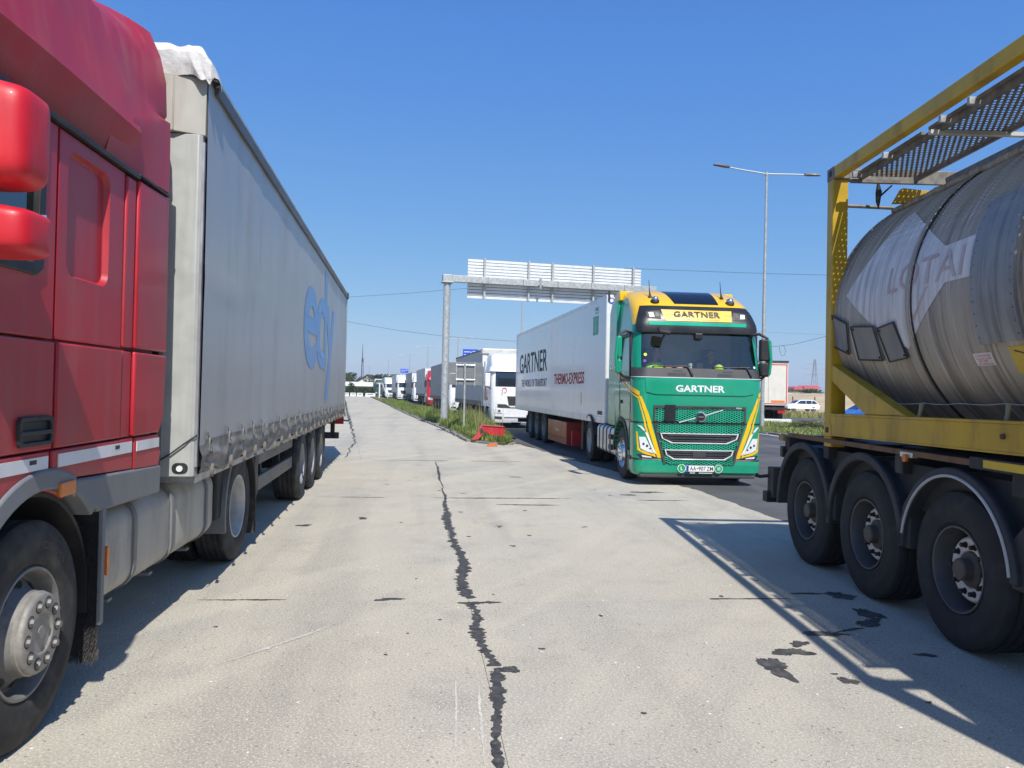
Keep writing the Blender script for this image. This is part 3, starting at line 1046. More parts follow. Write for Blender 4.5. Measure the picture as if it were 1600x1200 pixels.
# side fairing behind the cab
B().prism([(.962, 1.375), (1.40, 1.375), (1.475, 1.47), (1.505, 1.885), (.962, 1.885)], 'x', -.05, .012).build('side_fairing', M_red, red, 30, bevel=.012)
B().prism([(.962, 1.905), (1.505, 1.905), (1.485, 2.945), (.962, 2.925)], 'x', -.05, .012).build('side_fairing', M_red, red, 30, bevel=.014)
B().prism([(1.003, 1.172), (1.42, 1.155), (1.455, 1.24), (1.40, 1.362), (1.003, 1.365)], 'x', -.05, .006).build('side_fairing', M_red, red, 30, bevel=.008)
B().box(.006, .010, 1.03, 1.41, 1.28, 1.34).build('stripe', M_sticker, red, 0)
B().box(-.06, -.02, 1.44, 1.53, 1.0, 2.9).build('rubber_edge', M_black, red, 0)
# gutter
B().box(-.03, .016, -1.2, .96, 2.927, 2.952).build('gutter', M_black, red, 30, bevel=.004)
B().box(-.03, .018, .962, 1.478, 2.947, 2.962).build('gutter', M_black, red, 30, bevel=.004)
# roof fairing: bulged shell
def fair_ring(y, s, dz):
    half = [(-.075, 2.955), (-.05, 3.0), (.008, 3.17), (.022, 3.20), (.012, 3.24), (-.02, 3.45), (-.055, 3.62), (-.10, 3.79), (-.22, 3.93), (-.45, 4.02), (-.84, 4.07), (-1.21, 4.09)]
    out = []
    for x, z in half:
        zz = 2.955 + (z - 2.955) * s
        out.append((x - .012 * (z > 3.3), zz))
    left = [(-2.42 - x, z) for x, z in out[:-1]][::-1]
    return out + left
rings = []
for y, s, k in ((-1.75, .35, 0), (-1.6, .55, 0), (-1.35, .74, 0), (-1.0, .88, 0), (-.5, .96, 0), (0, 1.0, 0), (.4, 1.0, .5), (.62, 1.0, .8), (.74, 1.0, 1)):
    r = fair_ring(y, s, 0)
    rings.append([(x, y + (.22 * (1 - min(1, abs(z - 3.12) / .9)) if k else 0) * k, z) for x, z in r])
B().loft(rings).build('roof_fairing', M_red, red, 17)
rr = []
front_p = [(-.06, 2.962), (-.045, 3.02), (-.008, 3.17), (.004, 3.205), (-.006, 3.24), (-.045, 3.45), (-.08, 3.62), (-.125, 3.79), (-.24, 3.92), (-.47, 4.01), (-.86, 4.06), (-1.21, 4.08)]
rear_p = [(.008, 2.962), (.008, 3.10), (.008, 3.25), (.006, 3.39), (.004, 3.43), (-.034, 3.45), (-.02, 3.475), (-.03, 3.70), (-.07, 3.87), (-.14, 4.03), (-.5, 4.12), (-1.21, 4.14)]
for y, t in ((.60, 0), (.80, .06), (.95, .3), (1.1, .6), (1.25, .82), (1.38, .95), (1.45, 1), (1.475, 1)):
    P = [(a[0] + (b[0] - a[0]) * t - (.03 if y > 1.46 else 0), a[1] + (b[1] - a[1]) * t - (.02 if y > 1.46 and a[1] > 3 else 0)) for a, b in zip(front_p, rear_p)]
    P = P + [(-2.42 - x, z) for x, z in P[:-1]][::-1]
    rr.append([(x + (.010 if x > -1.21 else -.010), y, z + .008) for x, z in P])
B().loft(rr).build('roof_deflector', M_red, red, 28)
# mirrors
def mirror_shell(xc, hz, x1, name, yc=-.83):
    rings = []
    for x, k, ky in ((-.12, .70, .8), (-.09, .86, .9), (-.02, .95, 1), (.12, 1.0, 1), (x1 - .10, .985, 1), (x1 - .045, .95, .95), (x1 - .012, .85, .8), (x1, .66, .5)):
        ring = []
        for j in range(28):
            t = 2 * PI * j / 28
            c, s_ = math.cos(t), math.sin(t)
            e = .30
            yy = math.copysign(abs(c) ** e, c) * .115 * ky
            zz = math.copysign(abs(s_) ** e, s_) * hz * k
            yy = yy if yy > 0 else yy * (1.25 - .25 * (s_ ** 2))
            ring.append((x, yc + yy, xc + zz - .03 * (x > .2) * (s_ > 0) * k))
        rings.append(ring)
    o = B().loft(rings).build(name, M_red_mirror, red, 50, sub=1)
    b = B().prism([(-.1, xc - hz * .8), (x1 - .05, xc - hz * .8), (x1 - .05, xc + hz * .8), (-.1, xc + hz * .8)], 'y', yc + .112, yc + .124)
    b.build('mirror_glass', M_chrome, o, 0)
    B().tube([(-.1, yc + .0, xc - hz * .3), (-.2, yc + .05, xc - hz * .3)], .03).build('mirror_arm', M_black, o)
    return o
mirror_shell(2.62, .205, .315, 'main_mirror')
mirror_shell(2.262, .105, .33, 'wide_angle_mirror')
# wheel arch trim and skirt, indicator
a_out = ang_pts(WY, .52, .765, 186, 66, 24)
a_in = ang_pts(WY, .52, .665, 62, 188, 24)
B().prism(a_out + [(.23, 1.19)] + a_in, 'x', -.30, .015).build('wheel_arch', M_grey_plastic, red, 30, bevel=.012)
B().prism([(.235, 1.20), (1.46, 1.155), (1.455, .972), (.78, .985), (.52, .99), (.47, 1.02)] + ang_pts(WY, .52, .69, 42, 64, 6), 'x', -.12, .01).build('side_skirt', M_grey_plastic, red, 30, bevel=.014)
B().prism(rrect(.035, .2, 1.135, 1.205, .015), 'x', .005, .026).build('indicator_lamp', M_orange, red, 30, bevel=.006)
B().box(-2.2, -.32, WY - .65, WY + .65, 1.1, 1.15).box(-2.2, -.3, .5, .56, .3, 1.2).build('wheel_well', M_chassis, red, 0)
B().prism(ang_pts(WY, .52, .653, -8, 186, 24) + ang_pts(WY, .52, .63, 186, -8, 24), 'x', -.8, -.06).build('arch_liner', M_black, red, 30)
tw = wheel(red, -.035, WY, 1, .52, .315, 'steer', 56)
w = wheel(red, -2.38, WY, -1, .52, .315, 'drive', 24, False)
# raised lettering on the front tyre sidewall
def bend(c, r_mid, ang0, xo, k=1.0):
    def f(p):
        a = ang0 - p.y / r_mid
        rr_ = r_mid + p.z
        return Vector((xo, rr_ * math.cos(a), rr_ * math.sin(a)))
    return f
text('tyre_lettering', 'CROSS', (0, 0, -.018), (Vector((0, 1, 0)), Vector((0, 0, 1)), Vector((1, 0, 0))), .26, .036, mat('rubber_letters', (0.045, 0.045, 0.046), .7), tw, .02, bend(None, .405, rad(78), .1583), 1)
# brush mud flap behind the front wheel
fb = B().box(-.42, -.012, .575, .59, .2, .98)
flap = fb.build('spray_flap', M_black, red, 0)
V, F = [], []
for _ in range(5200):
    x, z = random.uniform(-.42, -.01), random.uniform(.16, .93)
    l = random.uniform(.015, .035)
    dx, dz = random.uniform(-.6, .6) * l, random.uniform(-.9, .2) * l
    b0 = len(V)
    V += [(x - .0022, .577, z), (x + .0022, .577, z), (x + dx, .577 - l, z + dz)]
    F.append((b0, b0 + 1, b0 + 2))
for _ in range(500):
    x = random.uniform(-.42, .0)
    z = random.uniform(.19, .23)
    b0 = len(V)
    V += [(x - .003, .577, z), (x + .003, .577, z), (x + random.uniform(-.01, .01), .575 + random.uniform(-.02, .01), z - random.uniform(.02, .07))]
    F.append((b0, b0 + 1, b0 + 2))
stuff(raw('brush_bristles', V, F, mat('bristle', (0.06, 0.055, 0.05), .8, var=.4, vscale=40), flap))
B().box(-.012, .012, .56, .60, .36, 1.0).build('flap_edge', M_grey_plastic, red, 30, bevel=.004)
B().prism(rrect(.61, .64, .62, .78, .008), 'x', -.004, .02).build('side_reflector', M_orange, red, 0)
# fuel tanks with straps
def tank_ring(y, g=0.0):
    return [(x, y, z) for x, z in rrect(-.78 - g, -.075 + g, .39 - g, .965 + g, .145 + g, 7)]
def tank(y0, y1):
    return B().loft([tank_ring(y0, -.07), tank_ring(y0 + .015, -.025), tank_ring(y0 + .05, 0)] + [tank_ring(y0 + .05 + (y1 - y0 - .1) * i / 6, 0) for i in range(1, 7)] + [tank_ring(y1 - .015, -.025), tank_ring(y1, -.07)]).build('fuel_tank', M_tank_alu, red, 40)
t1 = tank(.66, 2.0)
t2 = tank(2.02, 3.06)
for y, par in ((1.22, t1), (1.93, t1), (2.78, t2)):
    o, i_ = tank_ring(y, .012), tank_ring(y, -.01)
    b = B().loft([tank_ring(y, -.005), tank_ring(y, .014), tank_ring(y + .05, .014), tank_ring(y + .05, -.005)], cap=False)
    b.cyl((-.27, y + .025, .40), (-.25, y + .025, .315), .012).box(-.31, -.21, y - .01, y + .06, .305, .325)
    b.build('tank_strap', M_grey_plastic, par, 40)
# frame, drive axle, fenders
B().box(-.95, -.80, -.9, 5.2, .72, 1.0).box(-1.62, -1.47, -.9, 5.2, .72, 1.0).box(-1.6, -.8, 3.4, 4.6, .9, 1.05).build('chassis_frame', M_chassis, red, 0, bevel=.01)
wheel(red, -.055, 3.86, 1, .52, .30, 'drive', 44)
wheel(red, -.39, 3.86, 1, .52, .29, 'drive', 24, False)
wheel(red, -2.33, 3.86, -1, .52, .29, 'drive', 24, False)
B().prism(ang_pts(3.86, .53, .63, 98, 196, 14) + ang_pts(3.86, .53, .59, 196, 98, 14), 'x', -.72, -.02).build('mudguard', M_grey_plastic, red, 30, bevel=.006)
B().prism(ang_pts(3.86, .53, .63, -2, 60, 10) + ang_pts(3.86, .53, .59, 60, -2, 10), 'x', -.72, -.03).build('mudguard', M_chassis, red, 30, bevel=.006)
B().box(-.70, -.03, 4.47, 4.49, .14, .62).build('mud_flap', M_rubber, red, 0)
B().box(-.7, -.06, 3.08, 3.3, .5, 1.0).build('battery_box', M_chassis, red, 0, bevel=.02)
B().box(-2.4, -.02, -1.62, -1.5, .3, 1.1).build('front_bumper', M_grey_plastic, red, 30, bevel=.04)

# ================================================================== GREY CURTAIN TRAILER (left)
M_curtain = mat('grey_curtain_fabric', (0.40, 0.402, 0.392), 0.36, var=0.05, vscale=.6, dirt=(0.28, 0.265, 0.24), damt=0.32, dscale=(2, 2, .5), dlo=.48, dhi=.75, bump=.12, bscale=3, bdist=.02)
M_skirt = mat('dirty_curtain_hem', (0.20, 0.195, 0.183), 0.55, var=0.2, vscale=6, dirt=(0.14, 0.125, 0.105), damt=0.75, dscale=(5, 5, 3), dlo=.4, dhi=.65)
M_webbing = mat('strap_webbing', (0.15, 0.14, 0.125), 0.85, var=0.25, vscale=20)
M_blueprint = mat('faded_blue_print', (0.15, 0.34, 0.63), 0.4, var=0.1, vscale=2)
M_wrap = mat('white_tarp', (0.60, 0.59, 0.565), 0.55, var=0.1, vscale=5, dirt=(0.36, 0.30, 0.25), damt=0.6, dscale=(7, 7, 5), dlo=.5, dhi=.68, bump=.5, bscale=14, bdist=.02)
M_bracket = mat('painted_bracket', (0.40, 0.385, 0.34), 0.5, 0.1, var=0.1, dirt=(0.27, 0.22, 0.16), damt=0.5)
M_post = mat('dull_galvanised_post', (0.42, 0.435, 0.41), 0.6, 0.1, var=0.08, vscale=5, dirt=(0.27, 0.25, 0.2), damt=0.35, dscale=(14, 14, 1.0))

ct = thing('curtain_trailer', 'long grey curtain sided semi trailer behind the red tractor with faded blue letters', 'trailer', (-2.26, 5.54, 0), rad(7.9))
B().box(-2.5, -.04, .10, 13.35, 1.08, 3.92).build('cargo_body', mat('trailer_body_dark', (0.16, 0.165, 0.17), .7), ct, 0)
B().box(-2.5, -.265, .0, .095, 1.06, 3.9).build('front_wall', M_steel, ct, 0, bevel=.01)
B().prism([(-.262, -.012), (-.04, -.012), (-.018, .01), (-.018, .10), (-.262, .10)], 'z', 1.03, 3.50).build('corner_post', M_post, ct, 30, bevel=.006)
B().box(-.018, -.002, .01, .05, 1.10, 3.45).build('post_edge', M_alu, ct, 0)
b = B().prism([(-.62, -.05), (-.205, -.05), (-.005, .03), (-.002, .20), (-.62, .20)], 'z', 3.505, 3.915)
b.box(-.215, -.203, -.056, -.045, 3.51, 3.91)
for z in (3.62, 3.74):
    b.cyl((-.29, -.056, z), (-.29, -.048, z), .009, n=8)
b.build('top_bracket', M_bracket, ct, 30, bevel=.012)
# marker recess
B().prism(rrect(-.165, -.055, 1.055, 1.13, .035), 'y', -.018, -.011).build('marker_socket', M_black, ct, 0)
B().cyl((-.11, -.03, 1.09), (-.11, -.012, 1.09), .022, n=14).build('marker_lens', M_white_paint, ct, 35)
B().tube([(-.262, -.02, 1.14), (-.18, -.03, 1.19), (-.08, -.03, 1.27), (.0, -.005, 1.33)], .006, 6).build('tensioning_cable', M_chassis, ct, 0)
# curtain as a sheet with slight drape
def sheet(name, ny, nz, f, m, par, smooth=60):
    V, F = [], []
    for i in range(ny + 1):
        for j in range(nz + 1):
            V.append(f(i / ny, j / nz))
    for i in range(ny):
        for j in range(nz):
            a = i * (nz + 1) + j
            F.append((a, a + nz + 1, a + nz + 2, a + 1))
    return raw(name, V, F, m, par, smooth)
def curt(u, v):
    y = .045 + u * 13.30
    z = 1.24 + v * 2.68
    x = .004 + .0022 * math.sin(y * 4.8 + .5 * math.sin(z * 1.1)) * (1 - v * .4) + .0012 * math.sin(y * 11.7 + z * .7) + .006 * math.sin(PI * v) * math.sin(y * .9 + 1)
    x += .012 * math.exp(-((z - 2.55 - .06 * (y - 2)) / .05) ** 2) * math.exp(-((y - 1.0) / 1.2) ** 2)
    return (x, y, z)
sheet('side_curtain', 220, 26, curt, M_curtain, ct)
ph = [random.uniform(0, 6) for _ in range(30)]
def hem(u, v):
    y = .04 + u * 13.32
    z0 = 1.035 + .02 * math.sin(y * 5.7) + .016 * math.sin(y * 12.3 + 1)
    z = z0 + v * (1.285 - z0)
    bag = math.sin(PI * min(1, v * 1.15))
    fold = .5 + .5 * math.sin(v * 13 + 1.6 * math.sin(y * 3.3) + 1.0 * math.sin(y * 7.7 + 2))
    pinch = .35 + .65 * abs(math.sin((y - .12) / .555 * PI))
    return (.006 + bag * (.012 + .022 * fold * pinch) + .005 * math.sin(y * 9 + v * 6) * bag, y, z)
sheet('curtain_hem', 420, 22, hem, M_skirt, ct)
def pel(u, v):
    return (0, 0, 0)
B().box(-2.5, -.02, .25, 13.36, 3.925, 3.985).build('roof', M_white_paint, ct, 0)
B().prism([(.0, 3.875), (.034, 3.87), (.04, 3.955), (.0, 3.975)], 'y', .22, 13.36).build('roof_rail', mat('roof_rail_grey', (0.10, 0.105, 0.115), .45, .2, dirt=DUST, damt=.3), ct, 30, bevel=.006)
B().box(-.05, .03, .22, 13.36, 3.978, 4.002).build('rail_cap', M_alu, ct, 30, bevel=.006)
# bunched white tarp over the front top edge
def wrap(u, v):
    prof = [(-.06, 3.91), (-.075, 3.99), (-.08, 4.06), (-.05, 4.125), (.1, 4.15), (.28, 4.09), (.5, 4.03), (.66, 4.0)]
    k = v * (len(prof) - 1)
    i = min(int(k), len(prof) - 2)
    t = k - i
    y = prof[i][0] * (1 - t) + prof[i + 1][0] * t
    z = prof[i][1] * (1 - t) + prof[i + 1][1] * t
    x = -2.5 + u * 2.72
    zn = .008 * math.sin(x * 9 + v * 4) + .010 * abs(math.sin(x * 11 + v * 5)) + .006 * math.sin(x * 37 + v * 11) + .008 * math.sin(x * 5 - v * 17)
    yn = .014 * abs(math.sin(x * 6.5 + v * 5)) + .010 * abs(math.sin(x * 14 + 3 * v)) + .004 * math.sin(x * 47 + 9 * v)
    hi = .02 * math.exp(-((x + .75) / .5) ** 2)
    z += zn + hi * math.sin(PI * min(1, v * 1.3))
    y += yn
    if x > -.12:
        s_ = min(1, (x + .12) / .34)
        xx = -.12 + .17 * math.sin(s_ * PI / 2)
        drop = .20 * (1 - math.cos(s_ * PI / 2)) + .02 * max(0, s_ - .4)
        z = min(z, 4.19) - drop * (.7 + .5 * v) + .012 * math.sin(s_ * 14 + v * 9)
        y = min(y * (1 - .25 * s_), .30 - .1 * s_ + .02 * math.sin(v * 20))
        z = max(z, 3.86 + .03 * math.sin(v * 9) + .05 * v)
        x = xx + .014 * math.sin(v * 15 + s_ * 5)
    return (x, y, z)
wr = sheet('front_tarp', 150, 34, wrap, M_wrap, ct, 14)
B().tube([(-.75, -.10, 3.965), (-.5, -.105, 3.975), (-.30, -.10, 3.972)], [.028, .03, .026], 8).build('tarp_roller', M_bracket, ct, 40)
# rear end
B().box(-2.5, .02, 13.35, 13.45, 1.02, 3.99).build('rear_frame', M_steel, ct, 0, bevel=.01)
B().box(.0, .05, 13.30, 13.44, 3.86, 4.01).build('rail_end', M_chassis, ct, 30, bevel=.01)
B().box(-2.5, -.02, .05, 13.4, .98, 1.035).build('side_rail', M_steel, ct, 0)
B().box(-.95, -.8, .4, 13.3, .72, .98).box(-1.7, -1.55, .4, 13.3, .72, .98).box(-2.4, -.1, 9.8, 10.0, .75, .98).build('chassis_frame', M_chassis, ct, 0)
# straps
sb = B()
sb.strip([(.020, -.022, 1.34), (.040, -.022, 1.22), (.048, -.022, 1.10)], [(.020, .022, 1.34), (.040, .022, 1.22), (.048, .022, 1.10)])
lp = []
for i in range(13):
    t = i / 12 * 2 * PI
    lp.append((.050 + .006 * math.sin(t), .022 - .03 * math.sin(t) * 1.0, 1.055 + .052 * math.cos(t)))
sb.strip([(x - .014, y, z) for x, y, z in lp], [(x + .014, y, z) for x, y, z in lp])
st0 = sb.build('curtain_strap', M_webbing, ct, 60)
bk = B().plate(rrect(-.034, .034, 1.20, 1.30, .01, 2), [rrect(-.022, .022, 1.235, 1.28, .006, 2)], 'x', .036, .048)
bk.box(.036, .055, -.02, .02, 1.20, 1.225)
b0_ = bk.build('strap_buckle', mat('buckle_steel', (.22, .215, .2), .55, .4, dirt=(.1, .08, .06), damt=.6, dscale=(20, 20, 20)), st0, 30)
st0.location = (0, .22, 0)
for i in range(1, 24):
    c = copy_tree(st0, ct)
    c.location = (random.uniform(-.006, .012), .22 + i * .555, random.uniform(-.02, .02))
    c.rotation_euler = (random.uniform(-.08, .08), 0, 0)
text('lettering', 'edy', (.022, 5.6, 1.45), AX_RIGHT, 4.85, 2.35, M_blueprint, ct, .022, lambda p: Vector((curt((p.y - .045) / 13.30, (p.z - 1.24) / 2.68)[0] + .005, p.y, p.z)), 2, .86, 8)
# side guard, legs, running gear
sg = B().box(-.14, -.10, 2.95, 5.45, .56, .72).box(-.14, -.10, 2.95, 5.45, .83, .97)
guard = B().box(-.14, -.10, 2.95, 5.5, .54, .70).build('guard_rail', mat('guard_grey', (0.11, 0.115, 0.12), .5, .3, dirt=DUST, damt=.4), ct, 30, bevel=.01)
B().box(-.14, -.10, 2.95, 5.5, .83, .97).build('guard_rail', MATS['guard_grey'], ct, 30, bevel=.01)
B().box(-.32, -.10, 2.74, 2.95, .50, .98).build('guard_end', M_black, ct, 30, bevel=.02)
for y in (3.3, 4.6):
    B().box(-.2, -.145, y, y + .08, .5, 1.0).build('guard_bracket', M_chassis, ct, 0)
for x in (-.55, -2.0):
    B().box(x - .07, x + .07, 2.3, 2.44, .25, 1.0).box(x - .14, x + .14, 2.24, 2.5, .2, .25).build('landing_leg', M_chassis, ct, 0, bevel=.01)
for y in (6.15, 7.46, 8.77):
    wheel(ct, -.03, y, 1, .53, .385, 'trailer', 36)
    wheel(ct, -2.47, y, -1, .53, .385, 'trailer', 20, False)
    B().cyl((-.3, y, .53), (-2.2, y, .53), .07, n=10).build('axle', M_chassis, ct)
B().prism(ang_pts(8.77, .53, .62, -20, 30, 8) + ang_pts(8.77, .53, .595, 30, -20, 8), 'x', -.42, -.03).build('mud_flap', M_rubber, ct, 0)
B().box(-2.4, -.1, 13.25, 13.38, .45, .6).box(-.3, -.2, 13.25, 13.35, .5, 1.0).box(-2.3, -2.2, 13.25, 13.35, .5, 1.0).build('under_run_bar', M_chassis, ct, 0, bevel=.01)
B().box(-.45, -.0, 13.36, 13.48, .80, .98).build('rear_lamp', M_redlens, ct, 0, bevel=.01)
B().tube([(-.02, 13.3, .9), (.12, 13.3, .88), (.14, 13.3, .92)], .02, 8).build('outline_lamp_arm', M_rubber, ct)
# ================================================================== GENERIC CAB SHELL
class Cab:
    """cab-over shell: table rows (z, front y, half width, corner radius)"""
    def __init__(self, table, rear, side_ys, arc=6):
        self.t = np.array(table, float)
        self.rear = rear
        self.sy = side_ys
        self.arc = arc

    def at(self, z):
        return [float(np.interp(z, self.t[:, 0], self.t[:, k])) for k in (1, 2, 3)]

    def half(self, z, off=0.0, yoff=0.0):
        f, w, rc = self.at(z)
        f -= off + yoff
        w += off
        H = [(0, f), ((w - rc) * .35, f), ((w - rc) * .7, f)]
        H += [(w - rc + rc * math.sin(PI / 2 * k / self.arc), f + rc - rc * math.cos(PI / 2 * k / self.arc)) for k in range(self.arc + 1)]
        y0 = f + rc
        H += [(w, max(y, y0 + .01 * (i + 1))) for i, y in enumerate(self.sy)]
        return H, w

    def ring(self, z, off=0.0):
        H, w = self.half(z, off)
        H = H + [(w, self.rear), (0, self.rear)]
        L = [(-x, y) for x, y in H[1:-1]][::-1]
        return [(x, y, z) for x, y in H + L]

    def fy(self, x, z):
        f, w, rc = self.at(z)
        a = abs(x)
        if a <= w - rc:
            return f
        q = min(rc, a - (w - rc))
        return f + rc - math.sqrt(max(0, rc * rc - q * q))

    def shell(self, zs, front=None, side=None):
        """returns (shell B, windshield B, side windows B)"""
        rings = [self.ring(z) for z in zs]
        n = len(rings[0])
        nf = 3 + self.arc
        fseg = set(list(range(0, 3 + max(1, self.arc // 3))))
        fseg |= {n - 1 - k for k in fseg}
        sseg = {nf, n - 1 - nf}
        glass, swin, body = B(), B(), B()
        V = [[body.bm.verts.new(p) for p in r] for r in rings]
        for i in range(len(zs) - 1):
            zm = (zs[i] + zs[i + 1]) / 2
            for k in range(n):
                q = [rings[i][k], rings[i][(k + 1) % n], rings[i + 1][(k + 1) % n], rings[i + 1][k]]
                if front and front[0] < zm < front[1] and k in fseg:
                    glass.face([(p[0] * .995, p[1] + .02, p[2]) for p in q])
                elif side and side[0] < zm < side[1] and k in sseg:
                    swin.face([(p[0] * .99, p[1], p[2]) for p in q])
                else:
                    body.bm.faces.new((V[i][k], V[i][(k + 1) % n], V[i + 1][(k + 1) % n], V[i + 1][k]))
        body.bm.faces.new(V[-1])
        return body, glass, swin

    def band(self, z0, z1, off0, off1=None, nz=2, sides=0, curve=None, arcs=None):
        """strip wrapping the front and both corners"""
        b = B()
        rows = []
        for j in range(nz + 1):
            t = j / nz
            z = z0 + (z1 - z0) * t
            off = curve(t) if curve else off0 + ((off1 if off1 is not None else off0) - off0) * t
            H, w = self.half(z, off)
            H = H[:3 + (self.arc if arcs is None else arcs) + 1 + sides]
            row = [(-x, y, z) for x, y in H[1:]][::-1] + [(x, y, z) for x, y in H]
            rows.append([b.bm.verts.new(p) for p in row])
        for j in range(nz):
            for k in range(len(rows[0]) - 1):
                b.bm.faces.new((rows[j][k], rows[j][k + 1], rows[j + 1][k + 1], rows[j + 1][k]))
        return b

    def decal(self, name, pts, off, m, par, cuts=3, thick=0.0, holes=(), fy=None):
        """flat (x, z) shape laid on the front of the cab"""
        fy = fy or self.fy
        t = B()
        t.plate(pts, list(holes), 'y', 0, 1)
        bm = t.bm
        if not thick:
            bmesh.ops.delete(bm, geom=[f for f in bm.faces if f.calc_center_median().y > .01], context='FACES')
        bmesh.ops.triangulate(bm, faces=bm.faces[:])
        if cuts:
            es = [e for e in bm.edges if abs(e.verts[0].co.x - e.verts[1].co.x) > .12]
            bmesh.ops.subdivide_edges(bm, edges=es, cuts=cuts, use_grid_fill=True)
        for v in bm.verts:
            v.co.y = fy(v.co.x, v.co.z) - off - (thick if v.co.y < .5 else 0)
        return t.build(name, m, par, 30)

# ================================================================== GREEN TRACTOR
M_green = bpy.data.materials.new('green_livery_paint')
nt, bs = nodes_of(M_green)
tc = nt.nodes.new('ShaderNodeTexCoord')
sx = nt.nodes.new('ShaderNodeSeparateXYZ')
nt.links.new(tc.outputs['Object'], sx.inputs[0])
q = math_n(nt, 'DIVIDE', math_n(nt, 'SUBTRACT', 1.3, sx.outputs[1]), .75)
q = math_n(nt, 'MINIMUM', math_n(nt, 'MAXIMUM', q, 0.0), 1.0)
q = math_n(nt, 'MULTIPLY', math_n(nt, 'POWER', q, 1.5), .60)
zb = math_n(nt, 'SUBTRACT', 3.63, q)
msk = ramp(nt, math_n(nt, 'SUBTRACT', sx.outputs[2], zb), -.006, .006)
nn = noise(nt, tc.outputs['Object'], 2.0, 4)
GREEN_A, GREEN_B = (0.006, 0.26, 0.145), (0.008, 0.30, 0.17)
YEL_A, YEL_B = (0.80, 0.47, 0.004), (0.86, 0.52, 0.006)
cg = mix_col(nt, GREEN_A, GREEN_B, nn)
cy = mix_col(nt, YEL_A, YEL_B, nn)
nt.links.new(mix_col(nt, cg, cy, msk), bs.inputs['Base Color'])
bs.inputs['Roughness'].default_value = .28
bs.inputs['Coat Weight'].default_value = .6
bs.inputs['Coat Roughness'].default_value = .04
M_greenp = mat('green_paint', (0.007, 0.28, 0.158), .28, var=.06, coat=.6)
M_yellowp = mat('yellow_stripe_paint', (0.83, 0.5, 0.006), .3, var=.04, coat=.4)
M_dash = mat('dashboard_grey', (0.10, 0.10, 0.102), .7)
M_darkgrey = mat('dark_grey_plastic', (0.05, 0.052, 0.055), .5, var=.15)
M_bluegrey = mat('sensor_black', (0.016, 0.017, 0.02), .35)
M_lamp = mat('lamp_reflector', (0.82, 0.84, 0.86), .25, .25, var=.1, vscale=40)
M_drl = mat('lamp_white', (0.8, 0.82, 0.83), .2)
M_lampglass = glass_mat('lamp_glass', (0.9, 0.95, 1.0), .03, .05)

GT = [(.20, .07, 1.19, .2), (.24, .01, 1.215, .2), (.46, 0.0, 1.22, .2), (.50, .025, 1.21, .2), (1.15, .015, 1.22, .22), (1.45, 0, 1.235, .24), (1.70, .005, 1.24, .26), (1.98, .02, 1.24, .27), (2.19, .07, 1.235, .27),
      (2.50, .15, 1.225, .27), (2.83, .235, 1.205, .27), (2.88, .25, 1.20, .27), (3.05, .29, 1.19, .3), (3.20, .33, 1.18, .34), (3.35, .40, 1.17, .40), (3.46, .52, 1.16, .46), (3.58, .74, 1.15, .5), (3.69, .98, 1.13, .55), (3.76, 1.2, 1.10, .55), (3.80, 1.42, 1.05, .4), (3.82, 1.65, .92, .1)]
gc = Cab(GT, 1.78, [.42, 1.28])
gt = thing('tractor_unit', 'green tractor unit with yellow roof and grille facing the camera with its headlights off', 'truck', (3.51, 14.31, .004), rad(4.0))
body, glass, swin = gc.shell([1.15, 1.45, 1.70, 1.98, 2.19, 2.36, 2.50, 2.68, 2.83, 2.88, 3.05, 3.20, 3.35, 3.40, 3.46, 3.52, 3.58, 3.64, 3.69, 3.73, 3.76, 3.785, 3.80, 3.812, 3.82], (2.19, 2.88), (1.98, 2.83))
bvh = BVHTree.FromBMesh(body.bm)
cab_o = body.build('cab_body', M_green, gt, 40)
glass.build('windshield', M_glass, gt, 60)
swin.build('side_window', M_glass, gt, 0)
# rear side fairings, roof deflector
for s in (-1, 1):
    b = B().prism([(1.775, 1.03), (2.52, 1.03), (2.50, 3.42), (2.30, 3.62), (1.775, 3.62)], 'x', s * 1.08, s * 1.235)
    b.build('side_fairing', M_greenp, gt, 30, bevel=.015)
    B().prism([(1.70, 3.625), (2.32, 3.625), (2.28, 3.74), (2.0, 3.84), (1.70, 3.825)], 'x', s * .35, s * 1.20).build('roof_spoiler', M_yellowp, gt, 30, bevel=.02)
    # door seams, frame of the side window, handle
    B().plate([(.40, 1.93), (1.31, 1.93), (1.31, 2.87), (.45, 2.87)], [[(.46, 2.0), (1.26, 2.0), (1.26, 2.81), (.52, 2.81)]], 'x', s * 1.205, s * 1.25).build('window_frame', M_black, gt, 30, bevel=.008)
    B().box(s * 1.236, s * 1.246, 1.30, 1.312, 1.2, 2.9).box(s * 1.236, s * 1.246, .34, .35, 1.2, 1.95).box(s * 1.236, s * 1.246, .34, 1.3, 1.19, 1.2).build('door_seam', M_black, gt, 0)
    B().box(s * 1.235, s * 1.262, 1.08, 1.24, 1.50, 1.57).build('door_handle', M_black, gt, 30, bevel=.01)
